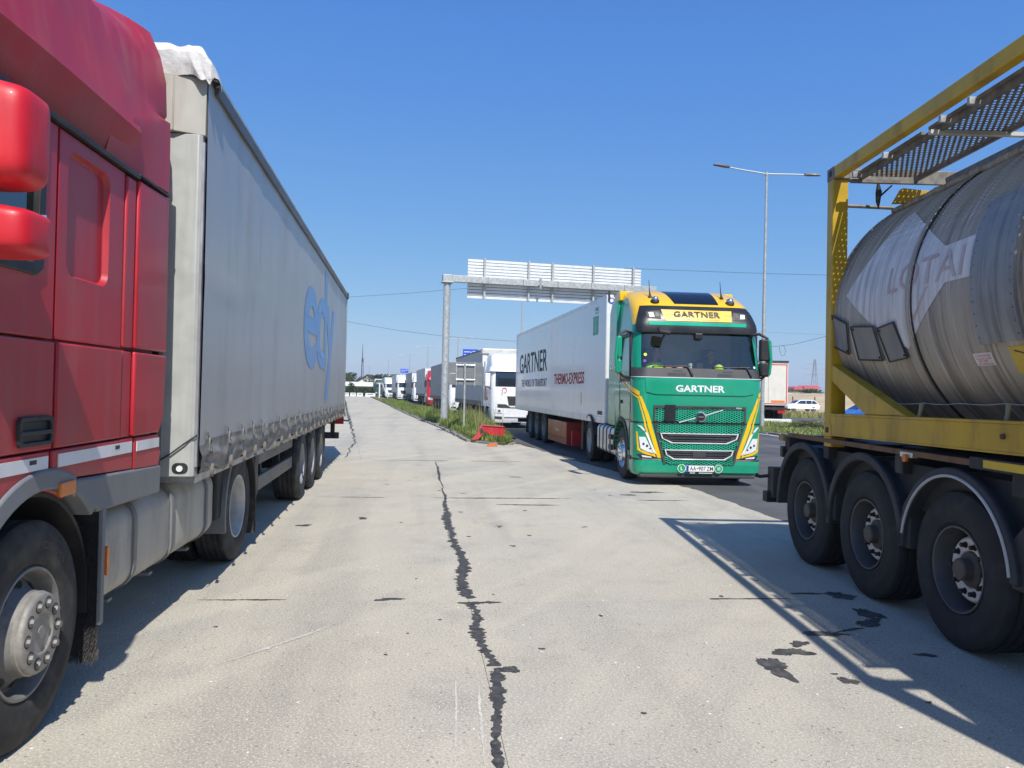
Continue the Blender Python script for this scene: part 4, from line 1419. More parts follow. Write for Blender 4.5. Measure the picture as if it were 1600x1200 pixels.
# wiper cowl band, hood panel
gc.band(2.025, 2.195, .012, .012, 3).build('wiper_cowl', M_darkgrey, gt, 40)
for x0 in (-.62, .33):
    gc.decal('cowl_grip', rrect(x0, x0 + .36, 2.05, 2.105, .02, 3), .014, M_black, gt, 2)
    gc.decal('cowl_slot', rrect(x0 + .1, x0 + .30, 2.13, 2.15, .006, 2), .014, M_bluegrey, gt, 1)
hood = gc.decal('hood_panel', [(-1.02, 1.74), (-.85, 1.70), (.85, 1.70), (1.02, 1.74), (1.04, 2.015), (-1.04, 2.015)], .002, M_greenp, gt, 4, .018)
gc.band(2.012, 2.022, .022, .022, 1).build('hood_trim', M_white_paint, gt, 40)
onfront = lambda off: (lambda p: Vector((p.x, gc.fy(p.x, p.z) - off, p.z)))
text('lettering', 'GARTNER', (-.465, 0, 1.752), AX_FACE, .93, .128, M_white_paint, gt, .028, onfront(.0225), 0)
# visor
def visor_curve(t):
    return [.04, .062, .062, .052, .04, .026, .010][min(6, int(round(t * 6)))]
vb = gc.band(2.87, 3.40, 0, nz=6, curve=visor_curve, sides=0, arcs=3)
vo = vb.build('sun_visor', M_bluegrey, gt, 50)
def voff(z):
    t = (z - 2.87) / .53 * 6
    return float(np.interp(t, range(7), [.04, .062, .062, .052, .04, .026, .010]))
def vfy(x, z):
    f, w, rc = gc.at(z)
    o = voff(z)
    f -= o
    w += o
    a = abs(x)
    if a <= w - rc:
        return f
    k = min(rc, a - (w - rc))
    return f + rc - math.sqrt(max(0, rc * rc - k * k))
gc.decal('roof_sign', [(-.62, 3.095), (.66, 3.095), (.685, 3.315), (-.685, 3.315)], .006, M_yellowp, gt, 3, .004, (), vfy)
gc.decal('visor_stripe', [(-.93, 3.005), (.93, 3.005), (.935, 3.075), (-.97, 3.075)], .006, mat('green_gloss', (0.01, 0.36, 0.22), .12, coat=.8), gt, 5, .002, (), vfy)
onvis = lambda off: (lambda p: Vector((p.x, vfy(p.x, p.z) - off, p.z)))
text('lettering', 'GARTNER', (-.45, 0, 3.175), AX_FACE, .90, .115, M_print, gt, .03, onvis(.022), 1, 1.08)
text('lettering', 'THE WORLD OF TRANSPORT', (-.44, 0, 3.115), AX_FACE, .88, .032, mat('orange_print', (0.62, 0.22, 0.01), .4), gt, .0, onvis(.022), 1)
for s in (-1, 1):
    o = gc.decal('roof_lamp', [(s * .70, 3.13), (s * .96, 3.14), (s * .98, 3.27), (s * .72, 3.29)], .006, M_black, gt, 2, .004, (), vfy)
    gc.decal('lamp_lens', [(s * .83, 3.165), (s * .92, 3.165), (s * .935, 3.25), (s * .85, 3.255)], .0115, M_lamp, o, 1, .004, (), vfy)
    gc.decal('lamp_lens', [(s * .735, 3.17), (s * .80, 3.17), (s * .81, 3.25), (s * .745, 3.255)], .0115, M_bluegrey, o, 1, .002, (), vfy)
# ---- lower front
gc.band(.20, .485, 0, 0, 5, sides=1).build('bumper', M_greenp, gt, 40)
gc.band(.50, 1.165, 0, 0, 5, sides=1).build('front_panel', M_greenp, gt, 40)
gc.band(1.158, 1.186, .004, .004, 1, sides=1).build('panel_gap', M_black, gt, 0)
for s in (-1, 1):
    gc.decal('bumper_seam', [(s * .70, .46), (s * .706, .46), (s * .645, .21), (s * .638, .21)], .002, M_black, gt, 0)
gc.band(.475, .505, .002, .002, 1, sides=1).build('bumper_gap', M_black, gt, 0)
B().prism([(-1.1, .05), (1.1, .05), (1.1, .5), (-1.1, .5)], 'z', .15, .22).build('bumper_lip', M_darkgrey, gt, 0, bevel=.02)
gpoly_up = [(-.875, 1.19), (.875, 1.19), (.875, 1.492), (-.875, 1.492)]
gpoly_lo = [(-.665, .415), (.665, .415), (.865, 1.155), (-.865, 1.155)]
gb = gc.decal('grille_frame', gpoly_up, .003, M_black, gt, 3)
gc.decal('grille_frame', gpoly_lo, .003, M_black, gt, 3)
gc.decal('grille_bar', [(-.875, 1.44), (.875, 1.44), (.875, 1.494), (-.875, 1.494)], .004, M_darkgrey, gt, 3, .02)
gc.decal('grille_slot', [(-.46, 1.445), (.46, 1.445), (.46, 1.476), (-.46, 1.476)], .0245, M_black, gt, 2, .002)
for s in (-1, 1):
    gc.decal('grille_edge', [(s * .835, 1.19), (s * .877, 1.19), (s * .877, 1.45), (s * .835, 1.45)], .004, M_darkgrey, gt, 1, .018)
    gc.decal('grille_edge', [(s * .825, 1.155), (s * .868, 1.155), (s * .672, .415), (s * .632, .415)], .004, M_darkgrey, gt, 1, .018)
def slot_poly(xt, zt, xb, zb_):
    zm = zb_ + (zt - zb_) * .46
    return [(-xt, zt), (-xt * .955, zm), (-xb, zb_), (xb, zb_), (xt * .955, zm), (xt, zt)]
def shrink(P, d):
    cx = sum(p[0] for p in P) / len(P)
    cz = sum(p[1] for p in P) / len(P)
    return [(p[0] - math.copysign(d * 1.4, p[0] - cx), p[1] - math.copysign(d, p[1] - cz) * (1 if abs(p[1] - cz) > .02 else 0)) for p in P]
slots = [slot_poly(.745, .985, .53, .795), slot_poly(.655, .678, .49, .495)]
for P in slots:
    o = gc.decal('slot_trim', P, .02, mat('silver_trim', (0.78, 0.79, 0.80), .35, .25), gt, 3, .02, [shrink(P, .017)])
    gc.decal('slot_back', shrink(P, .012), .012, M_black, gt, 3)
    zt, zb_ = P[0][1], P[2][1]
    for k in range(1, 4):
        z = zb_ + (zt - zb_) * (k / 4 + .02)
        gc.decal('slot_louvre', [(-P[3][0] * .93 - k * .035, z - .012), (P[3][0] * .93 + k * .035, z - .012), (P[3][0] * .93 + k * .035, z + .012), (-P[3][0] * .93 - k * .035, z + .012)], .02, M_darkgrey, gt, 3, .014)
gc.decal('radar_cover', [(-.125, .535), (.125, .535), (.125, .655), (-.125, .655)], .036, M_darkgrey, gt, 0, .01)
def inpoly(x, z, P):
    c = False
    for i in range(len(P)):
        a, b_ = P[i], P[i - 1]
        if (a[1] > z) != (b_[1] > z) and x < (b_[0] - a[0]) * (z - a[1]) / (b_[1] - a[1]) + a[0]:
            c = not c
    return c
hexb = B()
cw, chh = .094, .036
row = 0
z = .43
while z < 1.435:
    x = -.9 + (cw / 2 if row % 2 else 0)
    while x < .9:
        ok = (inpoly(abs(x) + .055, z + .004, gpoly_up) and z < 1.432 and z > 1.2) or (inpoly(abs(x) + .06, z, gpoly_lo) and z < 1.147)
        if ok and any(inpoly(x, z, [(p[0] * 1.04, p[1]) for p in P]) for P in slots):
            ok = False
        if ok and -.70 < x < -.46 and z > 1.2:
            ok = False
        if ok and (x - .015) ** 2 + (z - 1.293) ** 2 < .085 ** 2:
            ok = False
        if ok:
            o6 = [(cw * .5, 0), (cw * .26, chh * .56), (-cw * .26, chh * .56), (-cw * .5, 0), (-cw * .26, -chh * .56), (cw * .26, -chh * .56)]
            y = gc.fy(x, z)
            A = [hexb.bm.verts.new((x + a, y - .024, z + c)) for a, c in o6]
            I = [hexb.bm.verts.new((x + a * .80, y - .022, z + c * .60)) for a, c in o6]
            D_ = [hexb.bm.verts.new((x + a * .76, y - .004, z + c * .5)) for a, c in o6]
            for k in range(6):
                j = (k + 1) % 6
                hexb.bm.faces.new((A[k], A[j], I[j], I[k]))
                hexb.bm.faces.new((I[k], I[j], D_[j], D_[k]))
        x += cw
    z += chh * .56 * 1.0 * 1.0
    row += 1
hexb.build('grille_mesh', mat('green_mesh', (0.012, 0.36, 0.21), .3, coat=.4), gt, 0, weld=False)['kind'] = 'stuff'
# emblem with diagonal bar
y_ = gc.fy(0, 1.29)
gc.decal('emblem_bar', [(-.39, 1.176), (-.09, 1.264), (-.09, 1.280), (-.39, 1.194)], .026, MATS['silver_trim'], gt, 0, .008)
gc.decal('emblem_bar', [(.11, 1.316), (.43, 1.420), (.43, 1.438), (.11, 1.334)], .026, MATS['silver_trim'], gt, 0, .008)
em = B().lathe([(.072, -.03), (.072, -.048), (.078, -.054), (.098, -.052), (.104, -.04), (.104, -.02)], 36, (.015, y_, 1.293), 'y')
em = em.build('emblem_ring', M_chrome, gt, 40)
B().lathe([(.076, -.035), (.072, -.042), (.0001, -.044)], 28, (.015, y_, 1.293), 'y').build('emblem_disc', M_bluegrey, em, 40)
text('emblem_lettering', 'VOLVO', (-.038, y_ - .047, 1.281), AX_FACE, .106, .024, M_chrome, em, .04, None, 0)
text('lettering', 'FH', (.69, 0, 1.455), AX_FACE, .09, .026, M_white_paint, gt, .02, onfront(.0265), 0)
bp = gc.decal('sensor_panel', rrect(-.675, -.47, 1.205, 1.508, .008, 2), .034, M_bluegrey, gt, 0, .012)
for x in (-.655, -.49):
    for z in (1.225, 1.488):
        B().cyl((x, y_ - .052, z), (x, y_ - .044, z), .007, n=8).build('panel_screw', M_chrome, bp, 0)
# number plate and round environment badges
pl = gc.decal('number_plate', rrect(-.245, .285, .276, .388, .01, 2), .012, mat('plate_white', (0.78, 0.79, 0.78), .4), gt, 0, .01)
gc.decal('plate_band', [(-.24, .28), (-.195, .28), (-.195, .384), (-.24, .384)], .0225, mat('plate_blue', (0.01, 0.05, 0.4), .4), pl, 0, .001)
text('plate_lettering', 'AA', (-.172, 0, .296), AX_FACE, .118, .073, M_print, pl, .008, onfront(.0245), 0)
text('plate_lettering', '907', (-.012, 0, .296), AX_FACE, .142, .073, M_print, pl, .008, onfront(.0245), 0)
text('plate_lettering', 'ZM', (.146, 0, .296), AX_FACE, .12, .073, M_print, pl, .008, onfront(.0245), 0)
gc.decal('plate_seal', ang_pts(-.033, .332, .012, 0, 330, 11), .0225, M_print, pl, 0, .001)
gc.decal('plate_holder', [(-.25, .235), (.29, .235), (.29, .272), (-.25, .272)], .012, M_black, gt, 0, .006)
for x0, x1 in ((-.17, -.07), (.0, .26)):
    gc.decal('holder_print', [(x0, .243), (x1, .243), (x1, .256), (x0, .256)], .0185, M_white_paint, gt, 0, .0005)
for x, s_, w_ in ((-.325, 'L', .045), (.372, 'VI', .062)):
    o = gc.decal('round_badge', ang_pts(x, .332, .080, 0, 350, 35), .012, M_white_paint, gt, 0, .008)
    gc.decal('badge_face', ang_pts(x, .332, .068, 0, 350, 35), .0205, mat('badge_green', (0.0, 0.33, 0.12), .35), o, 0, .001)
    text('badge_lettering', s_, (x - w_ / 2, 0, .298), AX_FACE, w_, .068, M_white_paint, o, .03, onfront(.0235), 0)
# headlights
for s in (-1, 1):
    P = [(-1.185, 1.135), (-1.10, 1.12), (-1.02, 1.00), (-.815, .575), (-.98, .60), (-1.10, .66), (-1.155, .72), (-1.175, .95)]
    P = [(p[0] * -s, p[1]) for p in P]
    h = gc.decal('headlight', P, .002, M_greenp, gt, 2, .004)
    Q = [(-1.13, .90), (-1.02, .90), (-.86, .60), (-.98, .63), (-1.10, .69)]
    gc.decal('headlight_lens', [(p[0] * -s, p[1]) for p in Q], .007, M_lamp, h, 2, .012)
    for (cx, cz, r_) in ((-1.05, .775, .020), (-.985, .74, .022), (-.925, .69, .016)):
        o = gc.decal('headlight_bulb', ang_pts(cx * -s, cz, r_, 0, 340, 17), .021, M_bluegrey, h, 0, .004)
    Dp = [(-1.16, 1.11), (-1.10, 1.10), (-1.03, .985), (-1.0, .96), (-.835, .59), (-.80, .585), (-.985, 1.0), (-1.07, 1.125)]
    Dp = [(-1.065, 1.0), (-1.03, 1.0), (-.865, .63), (-.80, .58), (-.985, .975)]
    gc.decal('daytime_lamp', [(p[0] * -s, p[1]) for p in Dp], .012, M_drl, h, 2, .008)
    gc.decal('daytime_lamp', [(p[0] * -s, p[1]) for p in [(-1.165, 1.12), (-1.09, 1.11), (-1.02, 1.02), (-1.06, 1.02), (-1.12, 1.08)]], .010, M_lamp, h, 2, .006)
    Y = [(-1.178, 1.0), (-1.15, 1.0), (-1.125, .70), (-.99, .625), (-.86, .575), (-.84, .545), (-1.02, .585), (-1.15, .655)]
    gc.decal('headlight_stripe', [(p[0] * -s, p[1]) for p in Y], .007, M_yellowp, h, 2, .002)
    fo = gc.decal('fog_lamp', [(-s * -1.16, .575), (-s * -1.10, .59), (-s * -.80, .53), (-s * -.74, .508), (-s * -1.10, .508)], .003, M_black, gt, 3, .006)
    gc.decal('fog_lens', [(-s * -1.08, .565), (-s * -.90, .54), (-s * -.89, .518), (-s * -1.06, .528)], .0095, M_lamp, fo, 2, .003)
# yellow double stripes: front, round the corner and back along the door
def on_shell(p):
    p = Vector(p)
    c = Vector((0, 1.0, p.z))
    d = (c - p).normalized()
    if abs(p.x) < .9 and p.y < .3:
        d = Vector((0, 1, 0))
    if p.y > .42:
        d = Vector((-math.copysign(1, p.x), 0, 0))
    h, n, i, t = bvh.ray_cast(p - d * 2, d)
    return (h - d * .006, n) if h else (p, -d)
def stripe(path, w, s):
    b = B()
    Lr, Rr = [], []
    N = len(path)
    D_ = []
    for i in range(N - 1):
        for k in range(6):
            t = k / 6
            D_.append(tuple(path[i][j] + (path[i + 1][j] - path[i][j]) * t for j in range(4)))
    D_.append(path[-1])
    for x, y, z, k in D_:
        lo = on_shell((s * x, y, z - w * k))[0] if k > .6 else on_shell((s * (x - w * .55), y, z))[0]
        hi = on_shell((s * x, y, z + w * k))[0] if k > .6 else on_shell((s * (x + w * .55), y, z))[0]
        if z < 1.16:
            lo.y = gc.fy(lo.x, lo.z) - .0085
            hi.y = gc.fy(hi.x, hi.z) - .0085
        Lr.append(lo)
        Rr.append(hi)
    return b.strip(Lr, Rr).build('yellow_stripe', M_yellowp, gt, 60)
def band_path(dx, dz, sidew=True):
    P = [(.745 + dx, 0, .52, 0), (.86 + dx, 0, .86, 0), (.962 + dx, 0, 1.17, 0), (1.02 + dx, 0, 1.36, 0), (1.07 + dx, .02, 1.52, .3), (1.12 + dx * .8, .05, 1.66 + dz * .4, .5)]
    return P
for s in (-1, 1):
    stripe(band_path(-.004, 0), .072, s)
    stripe(band_path(.080, -.02), .032, s)
    for dz, w in ((0, .042), (-.085, .016)):
        stripe([(1.13, .055, 1.70 + dz, 1.0), (1.2, .16, 1.765 + dz, 1), (1.24, .43, 1.84 + dz, 1), (1.24, .8, 1.95 + dz, 1), (1.24, 1.25, 2.08 + dz, 1), (1.24, 1.74, 2.2 + dz, 1)], w, s)
# side below the cab: step panel and wheel arch
for s in (-1, 1):
    A = ang_pts(1.2, .52, .64, 4, 176, 18)
    B().prism([(.50, .24), (.50, 1.16), (1.78, 1.16), (1.78, .9)] + A + [(.53, .24)], 'x', s * 1.12, s * 1.218).build('lower_side', M_greenp, gt, 30, bevel=.01)
    B().prism(ang_pts(1.2, .52, .72, 0, 172, 18) + ang_pts(1.2, .52, .64, 172, 0, 18), 'x', s * .95, s * 1.238).build('wheel_arch', M_black, gt, 30, bevel=.01)
    B().box(s * 1.0, s * 1.225, .30, .55, .45, .53).build('step', M_black, gt, 30, bevel=.01)
    wheel(gt, s * 1.205, 1.2, s, .515, .315, 'alloy', 36, s < 0)
    wheel(gt, s * 1.20, 5.05, s, .515, .30, 'drive', 32, s < 0)
    wheel(gt, s * .87, 5.05, s, .515, .29, 'drive', 20, False)
    B().prism(ang_pts(5.05, .52, .64, 15, 165, 14) + ang_pts(5.05, .52, .61, 165, 15, 14), 'x', s * .6, s * 1.22).build('mudguard', M_black, gt, 30)
    def tr(y, g=0):
        return [(x, y, z) for x, z in rrect(min(s * .58, s * 1.2) - g, max(s * .58, s * 1.2) + g, .38 - g, .97 + g, .09 + g, 4)]
    tk = B().loft([tr(1.98, -.05), tr(2.0, 0), tr(3.9, 0), tr(3.92, -.05)]).build('fuel_tank', M_alu, gt, 40)
    for y in (2.35, 2.75, 3.15, 3.6):
        B().loft([tr(y, .0), tr(y, .012), tr(y + .06, .012), tr(y + .06, .0)], cap=False).build('tank_strap', M_black, tk, 40)
    for z in (.5, .72):
        B().box(s * 1.19, s * 1.26, 2.0, 2.3, z, z + .1).build('tank_step', M_black, gt, 30, bevel=.01)
B().box(-.55, -.4, .8, 6.0, .72, 1.0).box(.4, .55, .8, 6.0, .72, 1.0).box(-.4, .4, 4.4, 5.4, .95, 1.1).box(-1.1, 1.1, .6, 1.75, 1.0, 1.1).build('chassis_frame', M_chassis, gt, 0)
B().box(-1.12, 1.12, .25, .5, .3, 1.1).build('radiator', M_chassis, gt, 0)
# roof hatch glass, beacons, aerials
def roof_pt(x, y, off=.008):
    h, n, i, t = bvh.ray_cast(Vector((x, y, 6)), Vector((0, 0, -1)))
    return (h.x, h.y, h.z + off) if h else (x, y, 3.8)
b = B()
for i in range(9):
    pass
rows = []
for i in range(11):
    t = i / 10
    y = .50 + .86 * t
    xl, xr = -.385 - .08 * t, .485 + .045 * t
    rows.append([roof_pt(xl + (xr - xl) * k / 8, y, .008) for k in range(9)])
for i in range(10):
    for k in range(8):
        b.face([rows[i][k], rows[i][k + 1], rows[i + 1][k + 1], rows[i + 1][k]])
b.build('roof_window', mat('roof_glass', (0.006, 0.007, 0.01), .08, spec=.6), gt, 60)
for x in (-.75, .73):
    p = roof_pt(x, .56, 0)
    o = B().lathe([(.085, -.02), (.085, .03), (.075, .045)], 20, p, 'z', True).build('beacon_base', M_black, gt, 40)
    B().lathe([(.07, .04), (.07, .075), (.05, .10), (.0001, .112)], 20, p, 'z').build('beacon_dome', M_chrome, o, 50)
for x in (-.79, .64):
    p = Vector(roof_pt(x, .78, 0))
    o = B().tube([p, p + Vector((0, .03, .07)), p + Vector((0, .05, .12))], [.04, .02, .012], 10).build('aerial_foot', M_black, gt, 40)
    B().tube([p + Vector((0, .05, .1)), p + Vector((-.01, .09, .36))], [.012, .005], 6).build('aerial', M_black, o)
# mirrors
for s in (-1, 1):
    arm = B().tube([(s * 1.16, .3, 2.86), (s * 1.3, .16, 2.88), (s * 1.44, .12, 2.80), (s * 1.47, .12, 2.45), (s * 1.45, .12, 2.14), (s * 1.34, .14, 2.02), (s * 1.2, .2, 2.0)], .028, 8).build('mirror_arm', M_black, gt, 50)
    for z0, z1 in ((2.37, 2.78), (2.08, 2.34)):
        xa = 1.30 if s > 0 else 1.38
        hs_ = B().prism(rrect(min(s * xa, s * 1.47), max(s * xa, s * 1.47), z0, z1, .04, 4), 'y', .06, .2)
        hs_.build('mirror_housing', M_black if s > 0 else M_greenp, arm, 30, bevel=.025)
        B().box(min(s * (xa + .02), s * 1.45), max(s * (xa + .02), s * 1.45), .2, .206, z0 + .03, z1 - .03).build('mirror_glass', M_chrome, arm, 0)
    B().prism([(s * 1.44, 2.06), (s * 1.50, 2.12), (s * 1.525, 2.4), (s * 1.50, 2.74), (s * 1.43, 2.80), (s * 1.47, 2.4)], 'y', .04, .22).build('mirror_cover', M_greenp, arm, 30, bevel=.02)
for o in gt.children:
    if o.name.split('.')[0] == 'mirror_arm':
        o.location.x = -.07 if sum(v.co.x for v in o.data.vertices) < 0 else -.13
        if o.location.x > -.1:
            o.location.y = .12
# front-down mirror on the visor, camera, wipers
o = B().tube([(-.60, .15, 2.90), (-.62, -.02, 2.89), (-.66, -.12, 2.85)], .022, 8).build('kerb_mirror_arm', M_black, gt, 50)
B().prism(rrect(-.86, -.62, -.12, .12, .05), 'z', 0, .07).build('kerb_mirror', M_black, o, 30, bevel=.02, loc=(.0, -.06, 2.74)).rotation_euler = (.5, .15, 0)
B().box(-.06, .08, .17, .24, 2.76, 2.86).build('dash_camera', M_bluegrey, gt, 0, bevel=.01)
for x, l in ((-.15, -.62), (.98, -.62)):
    w_ = B().tube([(x, gc.fy(x, 2.06) - .03, 2.06), (x - .06, gc.fy(x - .06, 2.2) - .035, 2.19), (x - .10, gc.fy(x - .1, 2.26) - .035, 2.235)], [.022, .018, .014], 8)
    w_ = w_.build('wiper_arm', M_black, gt, 50)
    B().tube([(x - .02, gc.fy(x, 2.22) - .012, 2.235), (x - .35, gc.fy(x - .35, 2.21) - .014, 2.222), (x + l - .1, gc.fy(x + l, 2.215) - .012, 2.225)], .013, 6).build('wiper_blade', M_black, w_, 50)
for (x, z, r_, c) in ((-1.015, 2.44, .03, (0.55, 0.75, 0.03)), (-1.03, 2.32, .028, (0.25, 0.03, 0.35)), (1.07, 2.24, .025, (.6, .75, .8))):
    gc.decal('window_sticker', ang_pts(x, z, r_, 0, 330, 11), -.012, mat('sticker_%d' % int(c[0] * 100), c, .5), gt, 0)
# interior
B().prism([(.34, 2.0), (.30, 2.16), (.62, 2.20), (.85, 2.08), (.85, 1.5), (.34, 1.5)], 'x', -1.13, 1.13).build('dashboard', M_dash, gt, 0, bevel=.02)
B().box(-1.15, 1.15, 1.66, 1.74, 1.2, 3.2).box(-1.15, 1.15, .3, 1.7, 1.18, 1.24).build('cab_interior', mat('cab_lining', (0.52, 0.53, 0.53), .8), gt, 0)
for x in (-.62, .62):
    st = B().box(x - .26, x + .26, .95, 1.45, 1.62, 1.78).box(x - .25, x + .25, 1.40, 1.54, 1.7, 2.42).box(x - .14, x + .14, 1.42, 1.52, 2.42, 2.64)
    st.build('seat', mat('seat_cloth', (0.10, 0.105, 0.115), .9), gt, 0, bevel=.04)
sw = B()
ring = [(.62 + .22 * math.cos(2 * PI * k / 24), .84 + .1 * math.sin(2 * PI * k / 24), 2.08 + .17 * math.sin(2 * PI * k / 24)) for k in range(25)]
sw.tube(ring, .018, 6).tube([(.62, .84, 2.08), (.62, .7, 1.9)], .03, 6).build('steering_wheel', M_black, gt, 50)

# ------------------------------------------------------------------ people in the cab
M_skin = mat('skin', (0.42, 0.24, 0.17), .55, var=.1)
M_hair = mat('hair_dark', (0.03, 0.022, 0.018), .7)
M_hivis = mat('hi_vis_yellow', (0.50, 0.88, 0.06), .7, var=.1)
M_cloth = mat('dark_cloth', (0.035, 0.04, 0.05), .85, var=.2)
def seated_person(label, x, y, zseat, rotz, vest, lean=0.0):
    root = thing('person', label, 'person', (x, y, zseat), rotz)
    J = [((0, 0, .08), .15), ((0, -.02, .30), .145), ((0, -.03, .48), .165), ((0, -.02, .58), .09), ((0, -.03, .64), .06), ((0, -.05, .73), .095), ((0, -.05, .82), .085),
         ((.19, -.03, .52), .075), ((.25, -.10, .32), .055), ((.2, -.32, .30), .042), ((.16, -.42, .34), .035),
         ((-.19, -.03, .52), .075), ((-.25, -.10, .32), .055), ((-.2, -.32, .30), .042), ((-.16, -.42, .34), .035),
         ((.11, -.06, .06), .11), ((.14, -.46, .09), .085), ((.14, -.5, -.3), .06), ((-.11, -.06, .06), .11), ((-.14, -.46, .09), .085), ((-.14, -.5, -.3), .06)]
    E_ = [(0, 1), (1, 2), (2, 3), (3, 4), (4, 5), (5, 6), (2, 7), (7, 8), (8, 9), (9, 10), (2, 11), (11, 12), (12, 13), (13, 14), (0, 15), (15, 16), (16, 17), (0, 18), (18, 19), (19, 20)]
    me = bpy.data.meshes.new('body')
    me.from_pydata([(p[0] + lean * p[2], p[1], p[2]) for p, r_ in J], E_, [])
    o = bpy.data.objects.new('body', me)
    COL.objects.link(o)
    o.parent = root
    me.materials.append(M_cloth)
    sm = o.modifiers.new('skin', 'SKIN')
    for i, (p, r_) in enumerate(J):
        me.skin_vertices[0].data[i].radius = (r_, r_ * .8)
    me.skin_vertices[0].data[0].use_root = True
    sb_ = o.modifiers.new('sub', 'SUBSURF')
    sb_.levels = sb_.render_levels = 2
    L = lean
    hd_ = B()
    rr_ = []
    for z, w, d, yo in ((.60, .05, .05, 0), (.655, .058, .06, 0), (.68, .062, .075, -.012), (.72, .073, .09, -.01), (.77, .079, .10, 0), (.82, .078, .102, .004), (.865, .066, .088, .006), (.895, .035, .05, .006)):
        rr_.append([(L * z + w * math.cos(2 * PI * k / 20), -.05 + yo + d * math.sin(2 * PI * k / 20), z) for k in range(20)])
    hd_.loft(rr_)
    hd_.loft([[(L * .75 - .012, -.14, .76), (L * .75 + .012, -.14, .76), (L * .75 + .018, -.135, .73), (L * .75 - .018, -.135, .73)], [(L * .75 - .006, -.145, .76), (L * .75 + .006, -.145, .76), (L * .75 + .009, -.17, .728), (L * .75 - .009, -.17, .728)]])
    for sgn in (-1, 1):
        hd_.cyl((L * .76 + sgn * .075, -.045, .765), (L * .76 + sgn * .092, -.04, .768), .026, .02, 8)
    h = hd_.build('head', M_skin, root, 50)
    e = B()
    for sgn in (-1, 1):
        e.cyl((L * .78 + sgn * .03, -.14, .785), (L * .78 + sgn * .03, -.148, .785), .011, n=8)
    e.box(L * .7 - .025, L * .7 + .025, -.142, -.134, .695, .702)
    e.build('face_features', M_hair, h, 0)
    hr = []
    for z, w, d, yo in ((.80, .084, .1, .02), (.83, .084, .106, .012), (.87, .073, .095, .012), (.905, .04, .055, .012)):
        hr.append([(L * z + w * math.cos(2 * PI * k / 20), -.045 + yo + d * math.sin(2 * PI * k / 20), z) for k in range(20)])
    B().loft(hr).build('hair', M_hair, h, 50)
    v = []
    for z, w, d in ((.1, .20, .16), (.3, .20, .165), (.46, .225, .165), (.54, .21, .13), (.59, .10, .095)):
        v.append([(L * z + w * math.cos(2 * PI * k / 20), -.025 + d * math.sin(2 * PI * k / 20), z) for k in range(20)])
    B().loft(v).build('vest', vest, root, 50)
    for sgn in (-1, 1):
        hb = B()
        bx, by, bz = sgn * .16 + L * .34, -.43, .34
        hb.tube([(bx, by + .03, bz), (bx, by - .06, bz + .02)], [.03, .036], 8)
        for q in range(4):
            hb.tube([(bx + (q - 1.5) * .018, by - .05, bz + .02), (bx + (q - 1.5) * .02, by - .1 + abs(q - 1.3) * .008, bz + .02), (bx + (q - 1.5) * .02, by - .12, bz - .01)], [.009, .008, .006], 6)
        hb.tube([(bx - sgn * .03, by - .01, bz + .01), (bx - sgn * .06, by - .05, bz + .01)], [.01, .007], 6)
        hb.build('hand', M_skin, root, 50)
    return root
gm = Matrix.Translation((3.51, 14.31, .004)) @ Matrix.Rotation(rad(4.0), 4, 'Z')
p = gm @ Vector((-.74, .86, 1.74))
seated_person('person in a hi-vis yellow vest sitting on the left side behind the windshield', p.x, p.y, p.z, rad(4), M_hivis, .12)
p = gm @ Vector((.55, 1.15, 1.72))
seated_person('person in dark clothes at the steering wheel behind the windshield', p.x, p.y, p.z, rad(4), mat('dark_green_top', (0.05, 0.07, 0.045), .85), 0)
# small things on the dashboard
def on_dash(x, y=.5):
    return gm @ Vector((x, y, 2.185 if y > .35 else 2.17))
p = on_dash(.50, .45)
t = thing('cap', 'bright yellow green cap lying on the dashboard', 'cap', p, rad(4))
B().lathe([(.09, 0), (.095, .03), (.07, .085), (.03, .11), (.0001, .115)], 18, (0, 0, 0), 'z').build('crown', mat('cap_yellow', (0.62, 0.8, 0.03), .7), t, 50)
B().prism(ang_pts(0, -.07, .08, 180, 360, 12), 'z', 0, .012).build('brim', MATS['cap_yellow'], t, 0)
for x, c, lab, nm in ((-.50, (0.6, 0.2, 0.1), 'left one of two orange snack packets on the dashboard', 'snack_packet'), (-.28, (0.62, 0.28, 0.2), 'right one of two orange snack packets on the dashboard', 'snack_packet')):
    p = on_dash(x, .42)
    o = B().loft([rrect3 for rrect3 in [[(a, b_, z) for a, b_ in rrect(-.07 * k, .07 * k, -.05 * k, .05 * k, .02 * k, 3)] for z, k in ((0, .9), (.02, 1), (.045, .8), (.06, .4))]]).build(nm, mat('packet_%d' % int(c[1] * 100), c, .4), None, 40)
    o.location = p
    tag(o, lab, 'packet')
p = on_dash(-.06, .46)
t = thing('cup', 'white paper cup on the dashboard left of the black device', 'cup', p, 0)
B().lathe([(.03, 0), (.04, .11), (.036, .11), (.028, .005)], 16, (0, 0, 0), 'z').build('cup_wall', M_white_paint, t, 50)
B().lathe([(.042, .108), (.042, .118), (.0001, .12)], 16, (0, 0, 0), 'z').build('lid', M_white_paint, t, 50)
p = on_dash(.12, .44)
t = thing('navigation_device', 'small black navigation device standing on the dashboard', 'device', p, rad(4))
B().prism(rrect(-.06, .06, .03, .13, .015), 'y', 0, .02).build('housing', M_black, t, 0)
B().lathe([(.04, 0), (.03, .02), (.012, .03), (.012, .06)], 14, (0, .01, 0), 'z').build('foot', M_black, t, 40)
p = on_dash(.68, .45)
t = thing('work_glove', 'blue glove lying beside the yellow green cap', 'glove', p, rad(20))
gv = B().loft([[(a, b_, z) for a, b_ in rrect(-.045 * k, .045 * k, -.06 * k, .06 * k, .02 * k, 3)] for z, k in ((0, .9), (.02, 1), (.045, .7))])
